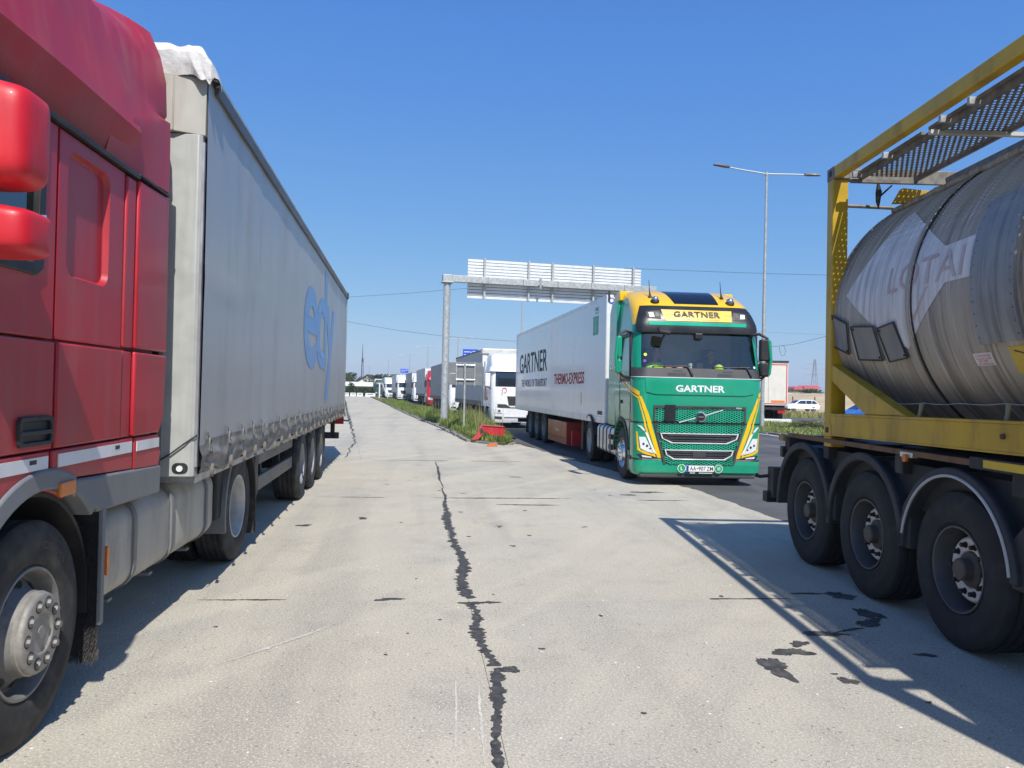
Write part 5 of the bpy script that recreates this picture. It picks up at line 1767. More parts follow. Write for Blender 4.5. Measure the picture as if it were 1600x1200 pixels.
for q in range(4):
    gv.tube([((q - 1.5) * .022, -.05, .02), ((q - 1.5) * .026, -.11, .02)], [.012, .009], 6)
gv.build('palm', mat('glove_blue', (0.06, 0.2, 0.6), .8), t, 40)

# ================================================================== WHITE REFRIGERATED TRAILER
M_reefer = mat('reefer_white', (0.60, 0.61, 0.605), 0.2, var=.03, vscale=.5, coat=.35, dirt=(0.5, 0.48, 0.44), damt=.18, dscale=(2, 2, .4), bump=.05, bscale=.8, bdist=.03)
M_dgrey_print = mat('dark_grey_print', (0.022, 0.024, 0.03), .55, spec=.15)
M_mgrey_print = mat('mid_grey_print', (0.07, 0.08, 0.095), .55, spec=.15)
M_red_print = mat('red_print', (0.33, 0.008, 0.02), .55, spec=.15)
rt = thing('refrigerated_trailer', 'white box semi trailer lettered in grey and red behind the green tractor', 'trailer', (2.17, 17.95, .004), rad(8.5))
B().box(0.0, 2.55, 0, 13.55, 1.10, 3.95).build('box_body', M_reefer, rt, 0, bevel=.03)
B().box(-.006, .03, .02, 13.5, .985, 1.14).build('bottom_rail', M_alu, rt, 30, bevel=.008)
B().box(-.008, .03, .02, 13.5, 3.90, 4.0).build('top_rail', M_alu, rt, 30, bevel=.01)
B().box(-.01, .16, -.06, .03, .98, 4.0).build('corner_post', M_white_paint, rt, 30, bevel=.03)
B().box(2.39, 2.56, -.06, .03, .98, 4.0).build('corner_post', M_white_paint, rt, 30, bevel=.03)
B().box(-.01, .1, 13.5, 13.6, .98, 4.0).build('rear_post', M_alu, rt, 30, bevel=.01)
b = B().box(.45, 2.1, -.45, -.02, 1.9, 3.75)
b.build('cooling_unit', M_white_paint, rt, 30, bevel=.08)
B().cyl((.10, -.075, 3.86), (.10, -.06, 3.86), .07, n=24).build('round_sticker', mat('sticker_blue', (0.02, 0.08, 0.4), .4), rt, 35)
B().cyl((.10, -.079, 3.86), (.10, -.075, 3.86), .045, n=24).build('sticker_centre', M_white_paint, rt, 35)
B().box(.02, .06, -.1, -.06, 3.86, 4.08).build('marker_lamp', M_black, rt, 0)
text('lettering', 'GARTNER', (-.004, 12.68, 2.38), AX_LEFT, 5.62, .74, M_dgrey_print, rt, .012, None, 0)
text('lettering', 'THE WORLD OF TRANSPORT', (-.004, 12.15, 1.87), AX_LEFT, 5.1, .27, M_mgrey_print, rt, .006, None, 0)
text('lettering', 'THERMO-EXPRESS', (-.004, 5.88, 1.93), AX_LEFT, 3.86, .32, M_red_print, rt, .018, None, 0)
B().box(-.003, 0, .70, 1.20, 3.12, 3.58).build('green_sticker', mat('sticker_green', (0.015, 0.24, 0.14), .35), rt, 0)
B().box(-.0045, -.003, .86, 1.04, 3.18, 3.52).build('sticker_mark', mat('sticker_green_light', (0.05, 0.36, 0.24), .35), rt, 0)
text('small_print', 'FRC', (-.004, 1.0, 3.70), AX_LEFT, .36, .09, M_mgrey_print, rt, .0)
text('small_print', '05-26', (-.004, 1.0, 3.63), AX_LEFT, .3, .05, M_mgrey_print, rt, .0)
B().box(-.003, 0, 2.24, 2.36, 1.39, 1.70).build('yellow_sticker', mat('sticker_yellow', (0.6, 0.48, 0.12), .4), rt, 0)
B().box(-.003, 0, .18, .62, 1.18, 1.27).build('data_plate', M_mgrey_print, rt, 0)
M_palbox = mat('pallet_box_red', (0.33, 0.035, 0.03), .35, var=.1, coat=.3, dirt=(0.25, 0.15, 0.1), damt=.4)
B().box(.03, .75, 4.15, 6.82, .18, .84).build('pallet_box', M_palbox, rt, 30, bevel=.02)
B().box(.024, .03, 4.2, 6.78, .36, .375).build('box_seam', M_black, rt, 0)
text('box_lettering', 'Thermo', (.024, 5.75, .52), AX_LEFT, .55, .1, M_white_paint, rt, .01)
B().box(.06, .9, 3.55, 3.62, .2, .62).build('mud_flap', mat('box_front_sunlit_red', (.5, .02, .02), .5), rt, 0, bevel=.01)  # plate for the pallet box's sunlit front end, sunlight put into its brighter red
B().box(.75, .9, .5, 13.3, .75, 1.02).box(1.65, 1.8, .5, 13.3, .75, 1.02).box(.1, .4, 2.4, 2.6, .2, 1.0).box(2.1, 2.4, 2.4, 2.6, .2, 1.0).build('chassis_frame', M_chassis, rt, 0)
B().box(.02, 2.5, .1, 13.5, .97, 1.1).build('floor', M_chassis, rt, 0)
for y in (7.75, 9.06, 10.37):
    wheel(rt, .05, y, -1, .52, .385, 'trailer', 28, False)
    wheel(rt, 2.5, y, 1, .52, .385, 'trailer', 16, False)
    B().prism(ang_pts(y, .52, .6, 20, 160, 10) + ang_pts(y, .52, .58, 160, 20, 10), 'x', .04, .42).build('mudguard', M_black, rt, 30)
B().box(.06, .5, 11.2, 11.24, .15, .8).build('mud_flap', M_rubber, rt, 0)
B().box(.1, 2.45, 13.4, 13.52, .45, .6).build('under_run_bar', M_chassis, rt, 0)
# ================================================================== TANK CONTAINER ON ITS CHASSIS (right foreground)
M_yel = mat('container_yellow', (0.50, 0.315, 0.012), .45, var=.12, vscale=3, dirt=(0.16, 0.11, 0.05), damt=.55, dscale=(5, 5, 1.2), dlo=.46, dhi=.72)
M_yel_strip = mat('reflective_yellow', (0.6, 0.42, 0.02), .4)
M_fender = mat('fender_plastic', (0.028, 0.031, 0.036), .7, var=.15, dirt=(0.10, 0.10, 0.10), damt=.35, dscale=(4, 4, 4))
M_plate = mat('placard_holder', (0.20, 0.20, 0.195), .5, .2, var=.1, dirt=(0.1, 0.09, 0.08), damt=.5)
M_residue = mat('sticker_residue', (0.66, 0.645, 0.62), .65, var=.1, vscale=4, dirt=(0.3, 0.288, 0.265), damt=.8, dscale=(.8, 16, .8), dlo=.42, dhi=.68)
M_residue_red = mat('faded_red_print', (0.52, 0.35, 0.34), .65, var=.15, vscale=9, dirt=(0.5, 0.475, 0.455), damt=1.0, dscale=(1.0, 20, 1.0), dlo=.42, dhi=.58)
M_galv_dark = mat('walkway_steel', (0.20, 0.18, 0.155), .6, .4, var=.25, vscale=12, dirt=(0.08, 0.065, 0.05), damt=.6)

M_clad = bpy.data.materials.new('weathered_cladding')
nt, bs = nodes_of(M_clad)
v = coords(nt)
c = mix_col(nt, (0.33, 0.29, 0.23), (0.40, 0.358, 0.29), noise(nt, v, 1.3, 5))
s1 = noise(nt, coords(nt, (.7, 15, .7)), 1.0, 7, .65)
c = mix_col(nt, c, (0.54, 0.505, 0.45), ramp(nt, s1, .50, .66, 0, .8))
s2 = noise(nt, coords(nt, (.5, 9, .5), .02), 1.0, 7, .7)
c = mix_col(nt, c, (0.13, 0.12, 0.10), ramp(nt, s2, .50, .64, 0, .75))
s3 = noise(nt, coords(nt, (1.2, 5, 1.0)), 1.0, 6, .6)
c = mix_col(nt, c, (0.30, 0.25, 0.165), ramp(nt, s3, .52, .68, 0, .55))
nt.links.new(c, bs.inputs['Base Color'])
bs.inputs['Metallic'].default_value = 0
bs.inputs['Specular IOR Level'].default_value = .35
nt.links.new(ramp(nt, s1, .3, .7, .5, .7), bs.inputs['Roughness'])
add_bump(nt, bs, noise(nt, v, 5, 4), .15, .02)

KP = rad(-.67)
tcn = thing('tank_container', 'tank container with weathered grey cladding in a yellow frame standing on the trailer chassis', 'container', (3.02, 7.4, 0), rad(.9))
tcn.rotation_euler = (KP, 0, rad(.9))
LN = -6.06
for y0, y1 in ((-.13, 0), (LN, LN + .13)):
    for x0, x1 in ((0, .15), (2.29, 2.44)):
        B().box(x0, x1, y0, y1, 1.45, 3.80).build('corner_post', M_yel, tcn, 0, bevel=.012)
        for z0, z1 in ((1.335, 1.46), (3.79, 3.915)):
            cc = B().box(x0 - .004, x1 + .004, y0 - .03, y1 + .004, z0, z1)
            o = cc.build('corner_casting', M_yel if z0 < 2 else M_galv_dark, tcn, 0, bevel=.01)
            xs = x0 - .005 if x0 < 1 else x1 + .005
            B().prism(rrect((y0 + y1) / 2 - .05, (y0 + y1) / 2 + .02, z0 + .035, z1 - .035, .02, 3), 'x', xs - .001, xs + .001).build('casting_hole', M_chassis, o, 0)
for x0, x1 in ((.0, .09), (2.35, 2.44)):
    b = B().box(x0 + .004, x1, LN + .13, -.13, 1.36, 1.535).box(x0, x1 + .03, LN + .13, -.13, 1.535, 1.555).box(x0, x1 + .03, LN + .13, -.13, 1.345, 1.362)
    b.build('bottom_rail', M_yel, tcn, 0, bevel=.005)
    b = B().box(x0, x1, LN + .15, -.15, 3.80, 3.912)
    b.build('top_rail', M_yel, tcn, 0, bevel=.01)
for y in (-.09, LN + .01):
    for z0, z1 in ((1.36, 1.52), (3.80, 3.91)):
        B().box(.15, 2.29, y, y + .08, z0, z1).build('end_rail', M_yel if z0 < 2 else M_galv_dark, tcn, 0, bevel=.008)
for s, x0 in ((1, .012), (1, 2.33)):
    for e in (0, 1):
        P = [(-.125, 2.02), (-1.47, 1.556), (-.80, 1.556), (-.125, 1.865)]
        if e:
            P = [(LN - a, z) for a, z in P]
        B().prism(P, 'x', x0, x0 + .10).build('gusset', M_yel, tcn, 0, bevel=.006)
for x, sgn in ((.62, 1), (1.82, -1)):
    B().prism([(x - .18, 3.50), (x + .16, 3.52), (x + .16, 3.62), (x - .10, 3.64)], 'y', -.42, -.36).build('saddle_plate', M_yel, tcn, 0, bevel=.006)
TCX, TCZ, TR = 1.22, 2.465, 1.19
def tp(y, th, off=.004):
    a = rad(th)
    return Vector((TCX - (TR + off) * math.cos(a), y, TCZ + (TR + off) * math.sin(a)))
NT = 720
def tring(y, r, rib=True):
    out = []
    for k in range(NT):
        a = 2 * PI * k / NT
        th = math.degrees(a)
        q = 0
        if rib:
            m = max(0, min(1, (math.sin(a) - .42) / .12))
            q = .0048 * m * (1 if k % 3 == 0 else -.5)
        out.append((TCX - (r + q) * math.cos(a), y, TCZ + (r + q) * math.sin(a)))
    return out
ys = [-.62, -1.35, -1.37, -2.05, -2.70, -3.4, -4.1, -4.8, -5.5, -5.93]
rings = [tring(-.30, .6, 0), tring(-.17, .9, 0), tring(-.10, 1.11, 0), tring(-.075, 1.165, 0), tring(-.085, TR, 0), tring(-.11, TR)]
for y in ys:
    rings.append(tring(y, TR))
rings += [tring(-5.95, 1.16, 0), tring(-5.8, .8, 0)]
B().loft(rings).build('tank_shell', M_clad, tcn, 25, weld=False)
def hoop(y, w, off, m, a0=0, a1=360, name='cladding_band'):
    b = B()
    n = 120
    prof = [(-w / 2, 0), (-w / 2, off), (w / 2, off), (w / 2, 0)]
    R_ = []
    for k in range(n + 1):
        a = a0 + (a1 - a0) * k / n
        R_.append([tp(y + p[0], a, p[1]) for p in prof])
    b.loft(R_, cap=False)
    return b.build(name, m, tcn, 40)
hoop(-1.44, .05, .010, M_clad)
hoop(-1.50, .012, .014, M_chassis)
for y in (-2.72, -4.0, -5.2):
    hoop(y, .05, .010, M_clad)
hoop(-.11, .035, .012, M_clad)
def on_tank(p, off):
    return tp(p[0], p[1], off)
def tank_patch(name, pts, m, off, par=None, maxlen=4.0):
    """pts are (y, degrees) on the tank skin"""
    t = B()
    t.plate([(a * 45, b_) for a, b_ in pts], [], 'z', 0, 1)
    bm = t.bm
    bmesh.ops.delete(bm, geom=[f for f in bm.faces if f.calc_center_median().z > .01], context='FACES')
    bmesh.ops.triangulate(bm, faces=bm.faces[:])
    for _ in range(6):
        es = [e for e in bm.edges if abs(e.verts[0].co.y - e.verts[1].co.y) > maxlen]
        if not es:
            break
        bmesh.ops.subdivide_edges(bm, edges=es, cuts=1)
        bmesh.ops.triangulate(bm, faces=[f for f in bm.faces if len(f.verts) > 3])
    for v_ in bm.verts:
        v_.co = tp(v_.co.x / 45, v_.co.y, off)
    o = t.build(name, m, par or tcn, 60)
    return o
tank_patch('sticker_residue', [(-.36, 8.5), (-.64, 22.4), (-.92, 44.1), (-1.36, 31.5), (-1.40, 31), (-1.46, 28.5), (-1.87, 16.5), (-2.37, 17.2), (-2.43, 2.6), (-1.95, 2.9), (-1.36, -18.5), (-1.18, -13.5), (-1.0, -8.5), (-.86, -6.6), (-.62, .5)], M_residue, .0035)
def ontank(off):
    return lambda p: tp(p.y, p.z, off)
text('faded_lettering', 'LOTAI', (0, -1.12, 4.0), (Vector((0, -1, 0)), Vector((0, 0, 1)), Vector((1, 0, 0))), 1.02, 10.5, M_residue_red, tcn, .0, ontank(.0065), 2)
for a, b_ in (((-1.50, -8), (-1.70, 3.2)), ((-1.40, -13), (-1.52, -6))):
    tank_patch('faded_line', [(a[0], a[1]), (b_[0], b_[1]), (b_[0] - .03, b_[1]), (a[0] - .03, a[1])], M_residue_red, .0065)
def placard(P, holes=()):
    n_ = tp(sum(p[0] for p in P) / 4, sum(p[1] for p in P) / 4, 1) - tp(sum(p[0] for p in P) / 4, sum(p[1] for p in P) / 4, 0)
    A = [tp(y, th, .012) for y, th in P]
    A2 = [p + n_ * .012 for p in A]
    o = B().loft([A, A2]).build('placard_holder', M_plate, tcn, 0, bevel=.004)
    cc = sum(A2, Vector()) / 4
    for k in (0, 1):
        d = (A2[k * 2] - cc) * .8 + cc
        b = B().cyl(d - n_ * .004, d + n_ * .008, .010, n=8)
        b.build('holder_bolt', M_chassis, o, 0)
    b = B()
    for k in range(4):
        q = A2[k] + (cc - A2[k]) * .04
        r_ = A2[(k + 1) % 4] + (cc - A2[(k + 1) % 4]) * .04
        b.beam(q, r_, .012, .012, n_)
    b.build('holder_rim', M_chassis, o, 0)
placard([(-.10, 1.6), (-.44, -4.0), (-.38, -17.8), (-.09, -13)])
placard([(-.50, -5.4), (-.92, -7.2), (-.95, -22), (-.53, -20.6)])
placard([(-.97, -8.3), (-1.25, -7.0), (-1.34, -21.9), (-1.04, -22.9)])
# riveted cover box on the flank
pn = []
b = B()
rows = []
for off in (0.0, .032):
    ring = []
    for k in range(13):
        ring.append(tp(-2.28, -19.7 + 46.4 * k / 12, off))
    for k in range(13):
        ring.append(tp(-2.72, 26.7 - 46.4 * k / 12, off))
    rows.append(ring)
b.loft(rows, cap=False)
for k in range(12):
    b.face([tp(-2.28, -19.7 + 46.4 * k / 12, .032), tp(-2.28, -19.7 + 46.4 * (k + 1) / 12, .032), tp(-2.72, -19.7 + 46.4 * (k + 1) / 12, .032), tp(-2.72, -19.7 + 46.4 * k / 12, .032)])
pan = b.build('cover_panel', mat('cover_panel_grey', (.27, .275, .275), .5, .15, var=.12, vscale=4, dirt=(.14, .135, .125), damt=.8, dscale=(.8, 14, .8), dlo=.42, dhi=.62), tcn, 30)
for k in range(12):
    for y in (-2.305, -2.69):
        th = -17.5 + 42.5 * k / 11
        B().cyl(tp(y, th, .028), tp(y, th, .038), .0055, n=8).build('rivet', MATS['cover_panel_grey'], pan, 0)
rs = tank_patch('warning_sticker', [(-2.13, -22.7), (-2.33, -22.7), (-2.33, -27.2), (-2.13, -27.2)], mat('sticker_white', (0.62, 0.58, 0.56), .5, dirt=(.35, .3, .27), damt=.5), .004)
for k, (s_, h) in enumerate((('CAUTION', .7), ('DO NOT CLIMB', .55), ('IN USE', .8), ('MAX TEMPERATURE', .6))):
    text('sticker_print', s_, (0, -2.15 - (.02 if k == 2 else 0), -24.0 - k * .98), (Vector((0, -1, 0)), Vector((0, 0, 1)), Vector((1, 0, 0))), .16 if k != 2 else .09, h, mat('red_label_print', (.45, .06, .08), .5), rs, 0, ontank(.006), 0)
ys_ = tank_patch('hazard_sticker', [(-2.51, -21.6), (-2.95, -21.6), (-2.95, -30.5), (-2.51, -30.5)], mat('sticker_hazard_yellow', (0.58, 0.4, 0.02), .5, dirt=(.2, .16, .08), damt=.5), .004)
for P in ([(-2.55, -23), (-2.72, -25.4), (-2.72, -25.0), (-2.57, -22.7)], [(-2.60, -27.6), (-2.80, -27.2), (-2.80, -26.8), (-2.60, -27.2)]):
    tank_patch('hazard_mark', P, M_print, .006, ys_)
# upper edge pipe, walkways of expanded metal
pp = []
for k in range(40):
    y = -.15 - k * .145
    pp.append(tp(y, 58 + .3 * math.sin(k * 1.7), .02 + .006 * math.sin(k * 2.9)))
B().tube(pp, .03, 8).build('heating_pipe', M_clad, tcn, 50)
def grating(x0, x1, y0, y1, z, name='walkway'):
    # expanded metal: zigzag strands, each a strip set at a slant
    b = B()
    pitch, st_, wd, tl = .045, .022, .0435, rad(9)
    W = Vector((0, wd * math.cos(tl), wd * math.sin(tl)))
    n = int((x1 - x0) / st_)
    for j in range(int((y1 - y0) / pitch)):
        y = y0 + j * pitch
        P = [Vector((x0 + i * st_, y + (.011 if (i + j) % 2 else -.011), z)) for i in range(n + 1)]
        b.strip([p - W * .5 for p in P], [p + W * .5 for p in P])
    o = b.build(name, M_galv_dark, tcn, 0, weld=False)
    sm_ = o.modifiers.new('thickness', 'SOLIDIFY')
    sm_.thickness = .004
    return o
wa = grating(.20, .70, -5.6, -.30, 3.76)
wb_ = grating(1.02, 1.52, -5.6, -.30, 3.76)
for x in (.185, .705, 1.005, 1.525):
    B().box(x - .012, x + .012, -5.62, -.28, 3.735, 3.785).build('walkway_frame', M_galv_dark, tcn, 0)
for y in (-.29, -1.6, -2.9, -4.2, -5.6):
    B().box(.10, 1.54, y - .02, y + .02, 3.715, 3.745).build('walkway_bearer', mat('bearer_pale', (0.5, 0.49, 0.45), .5, .3, dirt=(.2, .17, .12), damt=.5) if y != -.29 else M_galv_dark, tcn, 0)
for y in (-.34, -.9, -1.75, -2.1, -3.2, -4.3):
    B().box(.09, .19, y - .015, y + .015, 3.75, 3.80).build('walkway_bracket', M_alu, tcn, 0)
for k in range(9):
    y0 = -.32 - k * .6
    B().box(.135, .165, y0 - .5, y0, 3.775, 3.80).build('cable_duct', M_galv_dark, tcn, 0)
B().box(.98, 1.0, -3.4, -1.9, 3.45, 3.78).build('spill_box', mat('spill_box_grey', (0.14, 0.15, 0.155), .5, .4), tcn, 0)
B().box(1.0, 1.5, -3.4, -3.38, 3.45, 3.78).box(1.0, 1.5, -1.92, -1.9, 3.45, 3.78).build('spill_box_end', MATS['spill_box_grey'], tcn, 0)
B().tube([(.15, -.05, 3.56), (.62, -.05, 3.55)], .018, 8).build('hand_bar', M_galv_dark, tcn)
B().tube([(.40, -.2, 3.74), (.41, -.19, 3.66), (.40, -.2, 3.57), (.405, -.2, 3.50)], [.012, .03, .022, .004], 8).build('hanging_strap', M_black, tcn)
B().tube([(.42, -.2, 3.62), (.52, -.22, 3.72)], .01, 6).build('strap_tail', M_black, tcn)
for y in (-1.62, -2.62, -3.62, -4.6):
    B().tube([(.03, y, 1.55), (.055, y + .02, 1.60), (.075, y + .04, 1.655)], [.014, .015, .02], 8).build('rope_hook', mat('olive_hook', (.28, .24, .1), .5), tcn)
B().tube([(.075, y, 1.655 + .006 * math.sin(k * 2)) for k, y in enumerate(np.linspace(-1.0, -5.4, 30))], .0035, 4).build('seal_cord', M_steel, tcn)
B().cyl((-.012, -2.64, 1.455), (.004, -2.64, 1.455), .018, n=10).build('rail_bolt', mat('rust', (.10, .05, .025), .8), tcn, 0)

# ---- chassis
cs = thing('container_chassis', 'black three axle container chassis with rounded mudguards under the tank container', 'trailer', (3.02, 7.4, 0), rad(.9))
B().box(.72, .90, -7.2, 1.1, .92, 1.26).box(1.54, 1.72, -7.2, 1.1, .92, 1.26).build('chassis_beam', M_chassis, cs, 0, bevel=.01)
for y in (.95, -.05, -1.4, -2.8, -4.2, -5.8):
    B().box(.02, 2.42, y, y + .12, 1.12, 1.27).build('cross_member', M_chassis, cs, 0, bevel=.008)
B().box(-.02, 2.46, 1.02, 1.16, 1.22, 1.285).build('rear_member', mat('rear_member_tan', (.30, .20, .07), .6, dirt=(.06, .05, .04), damt=.7), cs, 0, bevel=.008)
B().box(-.01, 2.45, 1.06, 1.14, 1.04, 1.16).build('lamp_bar', M_black, cs, 0, bevel=.01)
for x in (.0, 2.3):
    B().box(x, x + .14, -.14, .02, 1.24, 1.335).build('twist_lock', M_yel, cs, 0, bevel=.01)
for i, y in enumerate((.53, -.78, -2.09)):
    wheel(cs, .03, y, -1, .54, .385, 'tank', 56)
    wheel(cs, 2.41, y, 1, .54, .385, 'tank', 24, False)
    B().cyl((.3, y, .54), (2.1, y, .54), .07, n=10).build('axle', M_chassis, cs)
    a0, a1 = ((-2, 178), (-2, 178), (2, 176))[i]
    ro, rin = .665, .63
    P = ang_pts(y, .545, ro, a0, a1, 28) + ang_pts(y, .545, rin, a1, a0, 28)
    P2 = ang_pts(y, .545, ro + .03, a0, a1, 28) + ang_pts(y, .545, rin - .005, a1, a0, 28)
    mg = B().prism(P, 'x', .02, .44).prism(P2, 'x', -.012, .03)
    mg = mg.build('mudguard', M_fender, cs, 30, bevel=.010)
    if i == 2:
        B().tube([(-.014, a, z) for a, z in ang_pts(y, .545, rin + .006, 12, 172, 30)], .011, 8).build('white_edging', mat('white_edge', (.45, .455, .455), .6), mg, 50)
    B().prism([(y - .74, .56), (y - .60, .56), (y - .56, .82), (y - .70, .96), (y - .74, .96)], 'x', .02, .4).build('mudguard_tail', M_fender, cs, 30, bevel=.01)
    wheel_y = y
B().box(.10, .12, -2.9, .9, .86, 1.2).build('inner_panel', M_fender, cs, 0)
B().box(.0, .3, -4.6, -2.92, .55, 1.2).build('tool_box', M_fender, cs, 0, bevel=.03)
B().box(.02, 2.42, -7.2, -4.6, .95, 1.2).build('gooseneck', M_chassis, cs, 0)
o = B().box(-.012, .03, -1.6, -1.42, 1.262, 1.30).build('lamp_bracket', M_alu, cs, 0)
B().cyl((-.03, -1.51, 1.255), (-.008, -1.51, 1.255), .03, n=16).build('marker_lamp', M_orange, cs, 40)
B().box(-.014, -.010, -3.6, -2.45, 1.275, 1.325).build('reflective_strip', M_yel_strip, cs, 0)
B().box(-.01, .05, -4.5, -2.3, 1.26, 1.335).build('side_beam', M_chassis, cs, 0)
B().box(-.01, .05, -2.3, .9, 1.275, 1.315).build('side_beam', mat('rusty_beam', (.16, .08, .035), .7, var=.3, dirt=(.03, .03, .03), damt=.7), cs, 0)
B().box(-.03, .12, 1.28, 1.46, .56, .90).build('bumper_bracket', M_chassis, cs, 0, bevel=.01)
B().box(-.07, .3, 1.36, 1.5, .50, .62).box(.12, 2.3, 1.36, 1.46, .52, .66).build('under_run_bar', M_chassis, cs, 0, bevel=.01)
B().tube([(.0, 1.42, .8), (-.12, 1.46, .78), (-.16, 1.48, .80)], [.02, .018, .026], 8).build('lamp_arm', M_rubber, cs)
B().box(.1, .4, -6.6, -6.4, .0, 1.0).build('landing_leg', M_chassis, cs, 0)
# ================================================================== helper: point seen at a pixel of the 1600x1200 photograph at depth Y
def at(px, py, Y):
    d = f_ + ri_ * ((px - 800) / 1200.0) - up_ * ((py - 600) / 1200.0)
    return Vector((0, 0, CAM_H)) + d * (Y / d.y)

# ================================================================== SIGN GANTRY
ga = thing('sign_gantry', 'tall galvanised sign gantry seen from behind with a wide slatted aluminium panel', 'sign gantry', (-3.15, 36.0, .08), rad(13.4))
M_sgrey = mat('sign_back_grey', (0.20, 0.215, 0.225), .5, .2, var=.08)
M_signback = mat('sign_aluminium', (0.72, 0.74, 0.76), .42, .15, var=.06)
B().tube([(0, 0, 0), (0, 0, 6.75)], .165, 24).build('post', M_zinc, ga, 40)
B().lathe([(.34, 0), (.34, .04), (.17, .05)], 20, (0, 0, 0), 'z', True).build('base_plate', M_zinc, ga, 40)
b = B().box(-.22, .22, -.22, .22, 6.62, 7.0)
b.build('post_head', M_zinc, ga, 0, bevel=.02)
B().box(-.27, .27, -.26, .26, 6.62, 6.67).build('flange', M_zinc, ga, 0, bevel=.01)
for i in range(6):
    x0, x1 = .22 + i * 1.72, .22 + (i + 1) * 1.72
    B().box(x0, x1 - .012, -.14, .14, 6.68, 6.99).build('beam', M_zinc, ga, 0, bevel=.012)
B().box(4.45, 4.55, -.2, -.14, 6.55, 7.12).box(4.38, 4.62, -.2, -.14, 6.72, 6.8).build('clamp', M_steel, ga, 0, bevel=.01)
for k in range(13):
    z = 6.0 + k * .1455
    o = B().box(1.02, 9.85, .30, .325, z, z + .116)
    o.build('slat', M_signback, ga, 0, bevel=.004)
B().box(1.02, 9.85, .325, .335, 6.0, 7.88).build('sign_face', M_sgrey, ga, 0)
for x in (1.82, 4.0, 5.2, 7.3, 9.4):
    B().box(x - .045, x + .045, .14, .29, 5.98, 7.92).build('upright', M_zinc, ga, 0, bevel=.008)

# small road sign from behind
rs_ = thing('road_sign', 'grey back of a two board road sign on a thin post in the grass', 'sign', (-1.88, 30.6, .08), rad(10))
B().cyl((0, 0, 0), (0, 0, 2.70), .04, n=14).build('post', M_zinc, rs_, 40)
for z0, z1 in ((1.82, 2.27), (2.28, 2.72)):
    B().box(-.66, .72, .09, .11, z0, z1).build('board', M_sgrey, rs_, 0, bevel=.006)
for z in (2.02, 2.60):
    B().box(-.36, .42, .04, .09, z - .03, z + .03).build('cross_rail', M_alu, rs_, 0, bevel=.006)
for x in (-.34, .40):
    B().box(x - .022, x + .022, .05, .085, 1.80, 2.74).build('upright_rail', M_alu, rs_, 0)

# broken red vehicle parts on the kerb
db = thing('broken_fender', 'broken red plastic fender panel lying on the tip of the median', 'debris', at(737, 688, 25.3) - Vector((0, 0, 0)), rad(4))
db.location = (db.location.x, 25.0, .07)
M_redpl = mat('broken_red_plastic', (0.50, 0.02, 0.03), .4, var=.12, coat=.3, dirt=(.4, .25, .2), damt=.3)
px = lambda P: [((a - 737) * .0212, (689 - b_) * .0212) for a, b_ in P]
B().prism(px([(753, 665), (757, 665), (786, 667), (788, 670), (789, 689), (767, 688), (765, 681), (761, 677), (756, 676), (752, 671)]), 'y', 0, .035).build('panel', M_redpl, db, 30, bevel=.012)
B().prism([(.36, .475), (1.06, .44), (1.09, .40), (1.10, .41), (1.06, .47), (.36, .50)], 'y', -.03, .26).build('flange', M_redpl, db, 30, bevel=.01)
B().prism(px([(737, 688), (746, 677), (750, 667), (753, 665), (757, 672), (755, 676), (752, 683), (747, 688)]), 'y', -.12, -.06).build('arch_piece', M_redpl, db, 30, bevel=.012)
B().prism(px([(749, 672), (753, 669), (755, 675), (751, 679)]), 'y', -.135, -.118).build('bracket', M_black, db, 0)
of = thing('broken_lens', 'small orange fragment lying at the foot of the median kerb', 'debris', at(768, 697, 23.4), rad(10))
of.location.z = .002
B().prism([(-.16, 0), (-.1, .07), (.05, .1), (.16, .06), (.18, .0), (.06, .02), (-.02, .0)], 'y', -.06, .02).build('shard', M_orange, of, 0, bevel=.006)

# ================================================================== STREET LAMPS
def lamp(x, y, h, rotz, label, arms=(1, 1), al=2.75, thick=1.0, rise=(.45, .0)):
    t = thing('street_lamp', label, 'street lamp', (x, y, 0), rotz, 'street lamps along the roads')
    B().tube([(0, 0, 0), (0, 0, h * .5), (0, 0, h)], [.11 * thick, .085 * thick, .055 * thick], 10).build('pole', M_zinc, t, 40)
    B().cyl((0, 0, h - .12), (0, 0, h + .08), .08 * thick, n=10).build('cap', M_zinc, t, 40)
    for s, r_, on in ((-1, rise[0], arms[0]), (1, rise[1], arms[1])):
        if not on:
            continue
        a = B().tube([(0, 0, h - .02), (s * al * .5, 0, h + r_ * .45), (s * al * .72, 0, h + r_ * .7)], [.04 * thick, .034 * thick, .03 * thick], 8).build('arm', M_zinc, t, 40)
        hd_ = B().loft([[(s * al * .70, -.08, h + r_ * .68 - .02), (s * al * .70, .08, h + r_ * .68 - .02), (s * al * .70, .08, h + r_ * .68 + .05), (s * al * .70, -.08, h + r_ * .68 + .05)],
                        [(s * al * .78, -.16, h + r_ * .78 - .03), (s * al * .78, .16, h + r_ * .78 - .03), (s * al * .78, .13, h + r_ * .78 + .06), (s * al * .78, -.13, h + r_ * .78 + .06)],
                        [(s * al * 1.0, -.14, h + r_ - .02), (s * al * 1.0, .14, h + r_ - .02), (s * al * 1.0, .12, h + r_ + .02), (s * al * 1.0, -.12, h + r_ + .02)]])
        hd_.build('lamp_head', M_darkgrey if thick < 1.01 else M_zinc, t, 30)
    return t
lamp(13.05, 40, 13.35, rad(-2), 'tall double armed street lamp standing right of the green tractor', thick=1.0, rise=(.45, -.05))
p = at(813, 611, 85)
lamp(p.x, 85, 13.3, 0, 'street lamp behind the sign gantry rising above the refrigerated trailer', thick=1.2)
